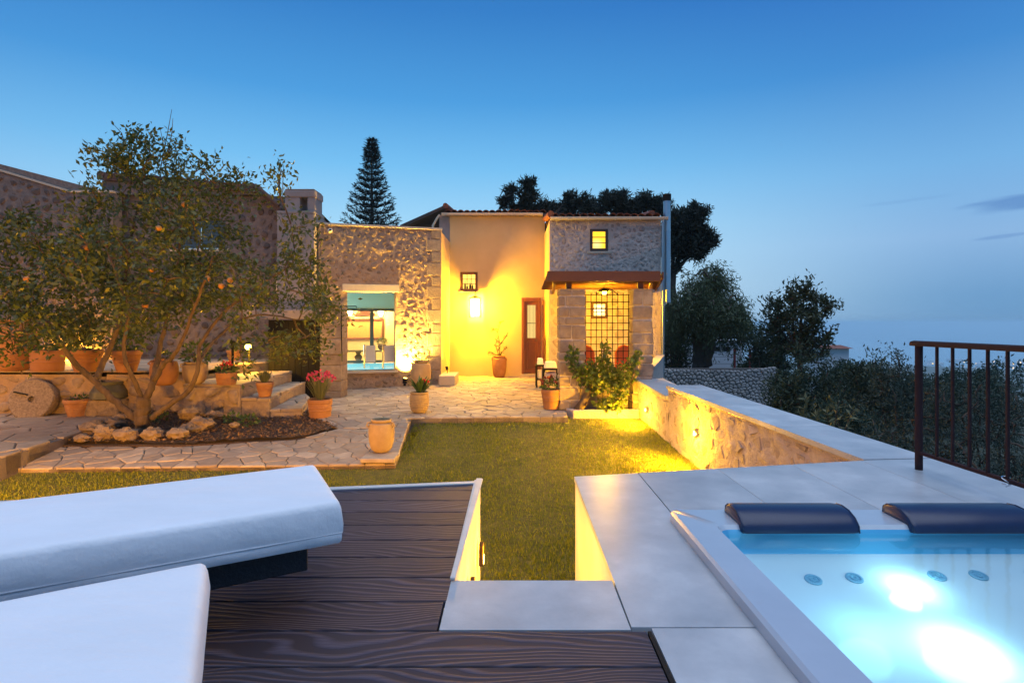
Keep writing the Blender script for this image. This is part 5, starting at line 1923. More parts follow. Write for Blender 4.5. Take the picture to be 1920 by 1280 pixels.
# ------------------------------------------------------------------ left side: gate, chimney, old house, terrace
def build_left():
    # gate wall
    g = thing('gate_wall', 'stone gate pillar and beam framing the black garden door', 'gateway', (-4.2, 11.8, -.6))
    z0, z1 = -.66, 1.27
    MB().box(-3.965, -3.56, 11.83, 12.24, z0, z1 - .012).build('core', M_MORTAR, g)
    z, rg = z0, random.Random(4)
    while z < z1 - .02:
        hh = min(rg.uniform(.20, .36), z1 - z)
        if z1 - z - hh < .12:
            hh = z1 - z
        MB().box(-3.985 + rg.uniform(-.008, .008), -3.545 + rg.uniform(-.008, .008), 11.80 + rg.uniform(-.008, .008), 12.26, z + .005, z + hh - .005).build('block', M_ASHLAR, g, bevel=.015)
        z += hh
    a, b = P(500, 575, 11.8), P(632, 592, 11.8)
    MB().box(-5.6, -3.99, 11.82, 12.2, 1.08, 1.27).build('beam', M_PLASTER2, g, bevel=.012)
    d = thing('garden_gate', 'black plank garden gate between the stone pillar and terrace steps', 'gate', (-4.5, 11.95, -.6))
    for k in range(8):
        x = -5.12 + k * .141
        MB().box(x + .003, x + .138, 11.95, 11.99, -.62, 1.06).build('plank', M_BLACK, d, bevel=.004)
    for z in (-.3, .75):
        MB().box(-5.12, -3.99, 11.925, 11.948, z, z + .10).build('ledge', M_BLACK, d)
    # bent hook rod on the pillar
    pts = [(668, 577), (668, 574), (643, 574), (640, 578), (640, 625), (641, 668)]
    pts = [P(x, y, 11.72) for x, y in pts]
    hr = thing('hook_rod', 'thin bent black iron rod hung on the gate pillar by the pool window', 'rod', pts[2])
    MB().tube(pts, .011, 6).build('rod', M_BLACK, hr)
    MB().tube([pts[-1] + Vector((0, 0, .10)), pts[-1] + Vector((0, 0, -.10))], .022, 8).build('grip', M_BRONZE, hr)
    # chimney
    c = thing('chimney', 'plastered white chimney block with a vented cap beside the annex', 'chimney', (-4.9, 13.1, 0))
    MB().box(-5.38, -4.53, 13.02, 13.7, -.6, 3.50).build('stack', M_PLASTER2, c, bevel=.012)
    MB().box(-5.385, -4.52, 13.01, 13.71, 3.502, 3.56).build('shoulder', M_PLASTER2, c, bevel=.01)
    for x, w in ((-5.22, .34), (-4.70, .16)):
        MB().box(x, x + w, 13.08, 13.6, 3.572, 3.88).build('cap_pier', M_PLASTER2, c)
    MB().box(-5.24, -4.52, 13.06, 13.64, 3.882, 4.04).build('cap_slab', M_PLASTER2, c, bevel=.02)
    MB().box(-5.22, -4.55, 13.08, 13.62, 4.042, 4.075).build('cap_cover', M_RUBBLE, c, bevel=.01)
    # old house behind the tree
    h = thing('old_stone_house', 'old stone house with dark tiled roof and blue shutters behind the orange tree', 'building', (-8, 13.4, .2))
    pl = Plane((0, 13.4, 0), (1, 0, 0), (0, -1, 0))
    hole = ((-7.95, -6.75, 2.74, 3.42),)
    m = MB()
    rough_face(m, pl, -9.55, -5.40, -.6, 3.98, .09, .014, hole, .35, seed=15, freq=5)
    wf = m.build('wall', M_OLDMORTAR, h, smooth='angle')
    rubble(wf, pl, [(-9.5, .2), (-5.42, .2), (-5.42, 3.9), (-9.5, 3.9)], .26, .19, M_OLDSTONE, 51, tuple((a - .06, b + .06, c - .06, d + .1) for a, b, c, d in hole), (.55, .82), (.01, .028), 292, .02)
    for k in range(2):
        xa = -7.93 + k * .60
        s = MB().box(xa, xa + .57, 13.43, 13.47, 2.76, 3.40).build('shutter', M_BLUESHUT, h, bevel=.004)
        for j in range(9):
            MB().box(xa + .05, xa + .52, 13.415, 13.429, 2.80 + j * .066, 2.848 + j * .066).build('slat', M_BLUESHUT, s)
    m = MB(); strip(m, pl, -8.05, -6.65, 2.67, 2.735, -.05, .05); m.build('window_sill', M_TRIMSTONE, h, bevel=.006)
    # roof: shallow eave seen edge on, verge at the right
    q = [(-9.60, 13.15, 4.42), (-5.90, 13.15, 4.12), (-5.35, 13.15, 3.66), (-5.35, 17.5, 3.85), (-5.90, 17.5, 4.4), (-9.60, 17.5, 4.8)]
    lo = [(a, b, c - .10) for a, b, c in q]
    n = 6
    MB().add(lo + q, [tuple(range(n - 1, -1, -1)), tuple(range(n, 2 * n))] + [(i, (i + 1) % n, n + (i + 1) % n, n + i) for i in range(n)]).build('roof', M_ROOFDARK, h)
    m = MB()
    m.add([(-9.55, 13.25, 3.98), (-5.9, 13.25, 3.98), (-5.45, 13.25, 3.60), (-5.45, 13.6, 3.60), (-5.9, 13.6, 3.98), (-9.55, 13.6, 3.98), (-9.55, 13.25, 4.31), (-5.9, 13.25, 4.01), (-9.55, 13.6, 4.31), (-5.9, 13.6, 4.01)],
          [(0, 1, 7, 6), (5, 8, 9, 4), (1, 2, 7), (4, 9, 3)])
    m.build('gable', M_OLDMORTAR, h)
    for k in range(20):
        x = -9.5 + k * .185
        z = 4.42 - (x + 9.6) / 3.7 * .30
        MB().tube([(x, 13.12, z + .01), (x, 13.5, z + .045)], [.085, .07], 8).build('roof_tile', M_ROOFDARK, h, smooth='angle')
    MB().tube([(-5.93, 13.12, 4.17), (-5.37, 13.12, 3.70)], .05, 8).build('verge_tile', M_ROOFDARK, h)
    # taller parapet wall at far left
    w = thing('parapet_wall', 'old stone wall with a sloping top at the far left behind the trees'.replace('far ', '').replace('at the left ', ''), 'wall', (-12, 12.8, 0))
    w['label'] = 'old stone boundary wall with a sloping top rising above the terrace pots'
    pl2 = Plane((0, 12.9, 0), (1, 0, 0), (0, -1, 0))
    def tf(u):
        return 3.93 if u > -10.0 else 3.93 + (-10.0 - u) * .30
    m = MB()
    rough_face(m, pl2, -16.4, -9.05, -.6, 3.93, .09, .014, (), .30, seed=18, freq=5, topf=tf)
    wf = m.build('wall_face', M_OLDMORTAR, w, smooth='angle')
    rubble(wf, pl2, [(-16.3, .2), (-9.1, .2), (-9.1, 3.88), (-10, 3.88), (-16.3, 5.75)], .27, .20, M_OLDSTONE, 52, (), (.55, .82), (.01, .028), 292, .02)
    pts = [(-9.05, 13.05, 3.945), (-10.0, 13.05, 3.945), (-16.4, 13.05, 5.865)]
    for a, b in zip(pts[:-1], pts[1:]):
        a, b = Vector(a), Vector(b)
        MB().obox(a + Vector((0, -.19, 0)), b - a, (0, .38, 0), (0, 0, .05)).build('coping', M_TRIMSTONE, w, bevel=.006)
    # raised terrace, its retaining wall and the steps
    t = thing('raised_terrace', 'raised paved terrace with a stone retaining wall carrying the row of pots', 'terrace', (-8, 10.5, -.55))
    poly = [(-13.4, 9.74), (-5.42, 9.74), (-5.42, 11.2), (-4.9, 12.9), (-13.4, 12.88)]
    MB().prism(poly, -.7, .150).build('fill', M_JOINT, t)
    flagstones(t, cells(poly, .5, .42, .95, .014, 33), lambda x, y: .18, .10, limit=150)
    pl3 = Plane((0, 9.72, 0), (1, 0, 0), (0, -1, 0))
    m = MB(); rough_face(m, pl3, -13.4, -5.40, -.8, .12, .06, .030, (), .12, seed=25, freq=3.5)
    wf = m.build('retaining_wall', M_MORTAR, t, smooth='angle')
    rubble(wf, pl3, [(-13.2, -.7), (-5.45, -.7), (-5.45, .10), (-13.2, .10)], .42, .27, M_ASHLAR, 61, (), (.55, .9), (.012, .05), 120, .03)
    s = thing('terrace_steps', 'broad stone steps climbing from the patio to the raised terrace', 'steps', (-4.3, 9.8, -.6))
    def block(poly, z0, z1, seed):
        MB().prism(poly, z0, z1 - .05).build('riser', M_ASHLAR, s, bevel=.02)
        flagstones(s, cells(poly, .45, .36, .9, .012, seed), lambda x, y: z1, .05, name='tread_stone')
    block([(-5.40, 9.34), (-4.42, 9.26), (-4.60, 11.9), (-5.40, 11.9)], -.8, .0, 71)
    block([(-4.415, 9.27), (-3.93, 9.22), (-4.16, 10.9), (-4.30, 11.85), (-4.59, 11.85)], -.8, -.22, 72)
    block([(-3.925, 9.23), (-3.44, 9.32), (-3.82, 10.75), (-4.10, 11.3), (-4.15, 10.85)], -.8, -.40, 73)
    pl4 = Plane((-5.40, 9.335, 0), Vector((.98, -.08, 0)), Vector((-.08, -.98, 0)))
    rubble(s, pl4, [(.02, -.66), (.97, -.66), (.97, -.05), (.02, -.05)], .34, .26, M_ASHLAR, 64, (), (.6, .92), (.02, .06), 60, .03)
    # plinth block at the annex corner
    b = tag(MB().box(-1.75, -1.36, 13.55, 14.6, -.50, -.26).build('stone_bench', M_TRIMSTONE, bevel=.02), 'low pale masonry block at the corner of annex and plaster house', 'bench')
    for k, (px, py, z) in enumerate(((784, 778, -.53), (712, 860, -.70))):
        a = G(px, py, z)
        wd = (.36, .42)[k]
        tag(MB().box(a.x - wd / 2, a.x + wd / 2, a.y - .14, a.y + .24, z - .02, z + .035).build('base_slab', M_FLAG, bevel=.012),
            ('flat stone slab under the striped pot at the patio edge', 'flat stone slab under the handled jar at the lawn corner')[k], 'slab')


build_left()


# ------------------------------------------------------------------ pots, jars and their plants
def lathe_parts(root, c, prof, mat, name='pot', wob=.015, squash=1.0, wall=.018, soil=True, rings=()):
    "outer profile up, a lip, and back down inside; throwing rings as small ridges"
    outer = []
    H = prof[-1][1]
    for i in range(len(prof) - 1):
        (r0, z0), (r1, z1) = prof[i], prof[i + 1]
        n = 4 if z1 - z0 > .04 else 1
        for k in range(n):
            t = k / n
            r = r0 + (r1 - r0) * t
            outer.append((r, z0 + (z1 - z0) * t))
    outer.append(prof[-1])
    for zr, dr in rings:
        outer += [(None, zr, dr)]
    outer2 = []
    base = [q for q in outer if q[0] is not None]
    ridge = [(q[1], q[2]) for q in outer if q[0] is None]
    zs = np.array([q[1] for q in base]); rs = np.array([q[0] for q in base])
    pts = [(float(r), float(z)) for r, z in base]
    for zr, dr in ridge:
        r = float(np.interp(zr, zs, rs))
        pts += [(r, zr - .012), (r + dr, zr), (r, zr + .012)]
    pts.sort(key=lambda q: q[1])
    rt = prof[-1][0]
    pts += [(rt - wall * .4, H + .006), (rt - wall, H - .004), (rt - wall * 1.2, H - .07)]
    o = MB().lathe(pts, 28, c, wob, squash).build(name, mat, root, smooth='angle')
    if soil:
        MB().lathe([(.0, 0), (rt - wall * 1.3, .0), (.0, .004)], 18, (c[0], c[1], c[2] + H - .045), 0, squash).build('soil', M_SOIL, root)
    return o


def flowerpot(label, px, py, z, w_px, h_px, mat, plant=None, cat='flower pot', name='flower_pot', taper=.72, squash=1.0, group='terracotta pots on the terrace', rim=True, Y=None):
    c = G(px, py, z) if Y is None else P(px, py, Y)
    c.y += w_px / F * c.y * .4
    s = c.y / F
    R1, H = w_px * s / 2, h_px * s
    R0 = R1 * taper
    t = thing(name, label, cat, c, group)
    prof = [(R0 * .97, 0), (R0, .012), (R0 + (R1 - R0) * .8, H * .78)]
    if rim:
        prof += [(R1 * .96, H * .80), (R1, H * .83), (R1, H * .97), (R1 * .98, H)]
    else:
        prof += [(R1 * .97, H * .9), (R1, H)]
    lathe_parts(t, c, prof, mat, 'pot', squash=squash, rings=((H * .45, .006), (H * .6, .006)))
    if plant:
        plant(t, Vector((c.x, c.y, c.z + H - .04)), R1)
    return t


def jar(label, px, py, z, w_px, h_px, mat, plant=None, cat='jar', neck=.62, foot=.55, belly=.62, group='clay jars of the garden', handles=True, name='clay_jar', Y=None, soil=True, rings=0):
    c = G(px, py, z) if Y is None else P(px, py, Y)
    c.y += w_px / F * c.y * .4
    s = c.y / F
    Rm, H = w_px * s / 2, h_px * s
    t = thing(name, label, cat, c, group)
    prof = []
    for q in np.linspace(0, .88, 12):
        d = (q - belly) / (belly if q < belly else (1.05 - belly))
        lo = foot if q < belly else neck
        r = Rm * (lo + (1 - lo) * math.sqrt(max(0, 1 - d * d)))
        prof.append((r, H * q))
    prof += [(Rm * neck * 1.02, H * .92), (Rm * (neck + .13), H * .955), (Rm * (neck + .14), H)]
    rg = [(H * (.2 + .6 * k / max(1, rings)), .006) for k in range(rings)]
    lathe_parts(t, c, prof, mat, 'pot', wob=.02, soil=soil, wall=.022, rings=rg)
    if not soil:
        MB().lathe([(0, 0), (Rm * neck, .002), (0, .004)], 18, (c.x, c.y, c.z + H * .72)).build('dark_inside', M_SOIL, t)
    if handles:
        for a in (-.35, math.pi + .35, math.pi / 2):
            d = Vector((math.cos(a), math.sin(a), 0))
            r0, r1 = Rm * (neck + .12), Rm * .93
            pts = [c + d * r0 + Vector((0, 0, H * .93)), c + d * (r0 + .045) + Vector((0, 0, H * .91)), c + d * (r1 + .035) + Vector((0, 0, H * .82)), c + d * (r1 - .01) + Vector((0, 0, H * .77))]
            MB().tube(pts, .014 * max(.7, Rm / .2), 8).build('handle', mat, t, smooth=True)
    if plant:
        plant(t, Vector((c.x, c.y, c.z + H - .03)), Rm)
    return t


def leafy(n=140, h=.28, w=1.2, size=.075, mat=None, ratio=.5):
    def f(t, c, r):
        foliage_ball(t, c + Vector((0, 0, h * .45)), (r * w, r * w, h * .6), n, size, mat or M_POTLEAF, ratio)
        mb = MB()
        for k in range(5):
            a = k * 1.25
            mb.tube([c + Vector((0, 0, -.01)), c + Vector((r * .3 * math.cos(a), r * .3 * math.sin(a), h * .5))], .006, 5)
        stuff(mb.build('stems', M_BARK, t))
    return f


def flowers(t, c, rad, n, size, mat):
    q = RNG.normal(size=(n, 3)); q /= np.linalg.norm(q, axis=1, keepdims=True)
    q[:, 2] = np.abs(q[:, 2])
    cen = np.array(c) + q * np.array(rad)
    k = 5
    pos = np.repeat(cen, k, 0) + RNG.normal(size=(n * k, 3)) * size * .25
    return link_tris('flowers', leaf_cloud(pos, RNG.normal(size=(n * k, 3)), size * np.ones(n * k), .8), 4, mat, t)


def red_bloom(t, c, r):
    foliage_ball(t, c + Vector((0, 0, .07)), (r * 1.0, r * .8, .10), 110, .06, M_POTLEAF, .7)
    flowers(t, c + Vector((r * .1, -.02, .14)), (r * .5, .06, .09), 6, .05, M_REDFL)


def pink_bloom(t, c, r):
    blades(t, c, 150, .50, r * 1.5, .014, M_GREYLEAF)
    flowers(t, c + Vector((0, 0, .34)), (r * 1.15, r * 1.0, .14), 34, .045, M_PINKFL)


def aloe(t, c, r):
    blades(t, c, 42, .30, r * 1.9, .05, M_POTLEAF, droop=.5)
    flowers(t, c + Vector((r * .55, -.02, .16)), (.07, .05, .06), 5, .06, M_REDFL)


def lavender(t, c, r):
    blades(t, c, 170, .26, r * 1.1, .016, M_GREYLEAF)
    blades(t, c, 7, .95, r * .8, .006, M_GREYLEAF, name='stems', droop=.1)


def dark_bloom(t, c, r):
    foliage_ball(t, c + Vector((0, 0, .10)), (r * 1.05, r * .9, .15), 170, .055, M_POTLEAF, .6)
    flowers(t, c + Vector((0, 0, .13)), (r * .95, r * .8, .16), 26, .045, M_DARKFL)


def sapling(t, c, r):
    mb = MB()
    V = []
    stems = [[(0, 0, 0), (.02, 0, .35), (-.05, .02, .70), (.02, 0, .92), (.10, 0, 1.0)], [(0, 0, 0), (-.10, 0, .3), (-.06, .05, .55)], [(.02, 0, .35), (.16, 0, .52), (.22, .03, .66)],
             [(-.05, .02, .7), (-.16, 0, .78), (-.20, 0, .72)], [(0, 0, 0), (.12, -.05, .2), (.22, -.05, .28)], [(0, 0, 0), (-.2, -.04, .12), (-.34, -.04, .10)]]
    for s in stems:
        p = [c + Vector(q) for q in s]
        mb.tube(p, list(np.linspace(.010, .004, len(p))), 5)
        for a, b in zip(p[:-1], p[1:]):
            for k in range(9):
                q = a.lerp(b, RNG.random())
                V.append((np.array(q), RNG.normal(size=3) + np.array([0, 0, .3])))
    mb.build('stem', M_BARK, t, smooth=True)
    pos = np.array([v[0] for v in V]); d = np.array([v[1] for v in V])
    link_tris('foliage', leaf_cloud(pos, d, .085 * np.ones(len(V)), .32), 4, M_POTLEAF, t)


def build_pots():
    T = .18
    jar('large orange clay jar at the far end of the terrace row, cut by the frame', -6, 697, T, 78, 95, M_TERRA, leafy(90, .25, .9, .07), neck=.7, foot=.6, name='clay_jar')
    jar('tall pale jar standing on top of the far terrace wall end behind the trough', 20, 668, .45, 26, 50, M_JAR, None, neck=.6, foot=.45, belly=.7, Y=11.0)
    flowerpot('wide low terracotta trough pot at the left end of the pot row', 69, 697, T, 60, 38, M_TERRA, leafy(150, .45, 1.0, .11), taper=.93, rim=False, squash=.75)
    flowerpot('orange terracotta pot second from the left in the terrace row', 144, 698, T, 56, 40, M_TERRA, leafy(180, .30, 1.15, .10), taper=.66)
    flowerpot('round shouldered leafy terracotta pot in the middle of the terrace row', 223, 699, T, 52, 40, M_TERRA, leafy(180, .34, 1.0, .09), taper=.62)
    jar('round bellied terracotta jar seen between the orange tree limbs', 296, 724, .0, 48, 50, M_TERRA, leafy(60, .12, .6, .06), neck=.55, foot=.5, belly=.55)
    jar('two handled clay jar holding a green bush by the right limb of the tree', 356, 722, .0, 44, 42, M_JAR, leafy(190, .34, 1.1, .08), neck=.72, foot=.38, belly=.72)
    flowerpot('low terracotta bowl with a red flower on the lower terrace wall', 417, 722, .0, 38, 22, M_TERRA, red_bloom, taper=.86, rim=False)
    flowerpot('small terracotta pot with spiky green plant on the top step', 491, 745, -.22, 32, 27, M_TERRA, lavender, taper=.66)
    flowerpot('large terracotta tub of pink flowers beside the bottom step', 594, 788, -.56, 45, 37, M_TERRA, pink_bloom, taper=.84)
    flowerpot('little orange pot lit by the small lamp at the back of the terrace', 433, 676, T, 26, 19, M_TERRA, leafy(50, .14, .8, .06), taper=.7)
    flowerpot('plain terracotta pot between the millstone and the stone block', 132, 782, -.55, 47, 31, M_TERRA, leafy(40, .10, .6, .06), taper=.70)
    jar('striped clay pot with a small aloe at the patio edge', 784, 775, -.49, 36, 38, M_JAR, aloe, neck=.84, foot=.60, belly=.60, handles=False, name='striped_pot', rings=7)
    jar('empty handled clay jar standing at the lawn corner of the path', 711, 850, -.66, 48, 60, M_JAR, None, neck=.68, foot=.55, belly=.60, name='handled_jar', soil=False)
    jar('tall pale jar with a plant standing in front of the bright uplight', 787, 728, -.50, 38, 50, M_JAR, leafy(110, .20, .9, .06), neck=.62, foot=.5, belly=.56, handles=False)
    jar('terracotta jar with a thin sapling against the cream plaster front', 936, 708, -.50, 27, 40, M_TERRA, sapling, neck=.72, foot=.62, belly=.66, handles=True)
    flowerpot('terracotta pot of dark red flowers at the foot of the stone pillar', 1034, 768, -.49, 37, 36, M_TERRA, dark_bloom, taper=.76)
    # bronze cauldron on a stone block
    c = G(189, 780, -.55); c.y += .2
    b = tag(MB().box(c.x - .30, c.x + .29, c.y - .2, c.y + .25, -.555, -.555 + 30 * c.y / F).build('stone_block', M_ROCK, bevel=.035, bseg=3), 'rough squared stone block carrying the old bronze cauldron', 'stone block')
    z = -.553 + 30 * c.y / F
    t = thing('bronze_cauldron', 'old greenish bronze cauldron resting on the squared stone block', 'cauldron', (c.x, c.y, z))
    s = c.y / F
    lathe_parts(t, Vector((c.x, c.y, z)), [(27 * s, 0), (31 * s, .02), (30 * s, 14 * s), (22 * s, 27 * s), (23 * s, 32 * s)], M_BRONZE, 'bowl', soil=False, wall=.012)
    # millstone leaning on the retaining wall
    c = P(72, 748, 9.60)
    m = thing('millstone', 'large round worn millstone leaning against the retaining wall', 'millstone', c)
    r = 38 * 9.6 / F
    tilt = Vector((.18, -1, .28)).normalized()
    e1 = tilt.cross(Vector((0, 0, 1))).normalized(); e2 = e1.cross(tilt)
    c = c + Vector((0, -.09, 0))
    prof = [(.001, -.09), (r * .97, -.09), (r, -.07), (r, .065), (r * .95, .085), (.05, .085), (.045, .02), (.001, .02)]
    seg = 34
    vs = []
    for rr, d in prof:
        for k in range(seg):
            a = 2 * math.pi * k / seg
            w = 1 + .03 * noise.noise(Vector((math.cos(a) * 2, math.sin(a) * 2, d * 8)))
            vs.append(c + tilt * d + e1 * (rr * w * math.cos(a)) + e2 * (rr * w * math.sin(a)))
    fs = [(j * seg + k, j * seg + (k + 1) % seg, (j + 1) * seg + (k + 1) % seg, (j + 1) * seg + k) for j in range(len(prof) - 1) for k in range(seg)]
    MB().add(vs, fs).build('stone', M_MILL, m, smooth='angle')
    MB().obox(c + tilt * .084 + e1 * .06 + e2 * .06, e1 * .20 + e2 * .05, e2 * .025, tilt * .03).build('iron_bar', M_BLACK, m)


build_pots()


def build_rocks():
    spots = [(170, 812, 24, 19, .5), (150, 826, 15, 10, .6), (193, 822, 19, 22, 2), (232, 824, 20, 19, 3), (282, 822, 19, 17, 4), (330, 821, 19, 17, 5), (352, 810, 18, 14, 6), (374, 804, 22, 19, 7),
             (207, 802, 20, 15, 9), (352, 784, 20, 18, 11), (225, 790, 14, 12, 13), (437, 800, 9, 7, 14), (400, 783, 13, 11, 15)]
    desc = ['long low brown rock at the path end of the tree bed', 'smallest flat rock at the outer tip of the tree bed', 'pale triangular rock in front of the paved edge', 'round knobbly rock left of the tree foot',
            'knobbly rock right under the tree trunk', 'broad knobbly rock just right of the trunk', 'brown rock behind the broad knobbly one', 'large dark rock in the middle of the bed',
            'brown rock wedged behind the triangular rock', 'tall rock leaning on the wall behind the trunk', 'dim rock behind the left tree limb', 'small stone with weeds near the steps', 'little stone at the foot of the lower wall']
    for (px, py, w, h, sd), lab in zip(spots, desc):
        zg = -.60 + .0045 * max(0, 815 - py)
        c = G(px, py, zg)
        s = c.y / F
        o = MB().blob((c.x, c.y + w * s * .3, zg + h * s * .42), w * s, w * s * .8, h * s * .72, sd, .42, (18, 12), 1.9).build('garden_rock', M_ROCK, smooth='angle')
        tag(o, lab, 'rock', 'rocks edging the tree bed')
    for k, (px, py) in enumerate(((437, 793), (467, 797), (300, 790))):
        c = G(px, py, -.56)
        w = thing('weed', ('small dark green weed tuft at the wall foot right of the rocks', 'low green weed by the bottom of the stone steps', 'bright green weed behind the tree trunk')[k], 'weed', c, 'weeds in the tree bed')
        foliage_ball(w, c + Vector((0, 0, .07)), (.13, .10, .10), 80, .06, M_POTLEAF, .6)


build_rocks()


# ------------------------------------------------------------------ trees
def polyline(pts, n):
    pts = [Vector(p) for p in pts]
    out = []
    for i in range(len(pts) - 1):
        p0 = pts[max(i - 1, 0)]; p1 = pts[i]; p2 = pts[i + 1]; p3 = pts[min(i + 2, len(pts) - 1)]
        for k in range(n):
            t = k / n
            out.append(.5 * ((2 * p1) + (p2 - p0) * t + (2 * p0 - 5 * p1 + 4 * p2 - p3) * t * t + (3 * p1 - p0 - 3 * p2 + p3) * t ** 3))
    out.append(pts[-1])
    return out


def grow(root, limbs, clusters, bark, leafmat, leaves, lsize, lratio, spread, twig=.006, up=.3, trunk_name='trunk', crown_name='crown', seg=9, outward=None, flat=1.0, hang=0.0):
    "limbs: list of (points, radius0, radius1); clusters: leaf-cluster centres, each tied to the wood by its own branch"
    wood = MB()
    nodes = []
    for pts, r0, r1 in limbs:
        pl = polyline(pts, 5)
        for i in range(1, len(pl) - 1):
            pl[i] = pl[i] + Vector((RNG.normal(), RNG.normal(), RNG.normal())) * r0 * .12
        wood.tube(pl, [r0 + (r1 - r0) * i / (len(pl) - 1) for i in range(len(pl))], seg)
        nodes += [np.array(p) for p in pl[2:]]
    nodes = np.array(nodes)
    start = len(nodes)
    cl = np.array(clusters)
    d0 = np.array([np.min(np.linalg.norm(nodes - c, axis=1)) for c in cl])
    pos, dirs = [], []
    cen = cl.mean(0)
    for i in np.argsort(d0):
        c = cl[i]
        d = np.linalg.norm(nodes - c, axis=1)
        j = int(np.argmin(d))
        a = nodes[j]
        L = d[j]
        mid = (a + c) / 2 + RNG.normal(size=3) * L * .09 + np.array([0, 0, L * (.06 - hang * .2)])
        r = twig * (1 + 1.6 * L)
        q = [a, (a + mid) / 2 + RNG.normal(size=3) * L * .03, mid, (mid + c) / 2 + RNG.normal(size=3) * L * .03, c]
        wood.tube(q, [r * 1.4, r * 1.2, r, r * .75, r * .45], 5, cap=False)
        nodes = np.vstack([nodes, q[2], q[3], c])
        n = int(leaves * (.6 + .8 * RNG.random()))
        ax = (c - mid) / (np.linalg.norm(c - mid) + 1e-6)
        t = RNG.random((n, 1))
        p = c + ax * (t - .55) * spread * 1.7 + RNG.normal(size=(n, 3)) * spread * .42 * np.array([1, 1, flat])
        if hang:
            p[:, 2] -= np.abs(RNG.normal(size=n)) * hang
        dd = ax * .6 + RNG.normal(size=(n, 3)) * .75 + np.array([0, 0, up])
        if hang:
            dd[:, 2] -= 1.2
        pos.append(p); dirs.append(dd)
    pos = np.concatenate(pos); dirs = np.concatenate(dirs)
    sz = lsize * (.65 + .7 * RNG.random(len(pos)))
    wood.build(trunk_name, bark, root, smooth=True)
    return link_tris(crown_name, leaf_cloud(pos, dirs, sz, lratio), 4, leafmat, root)


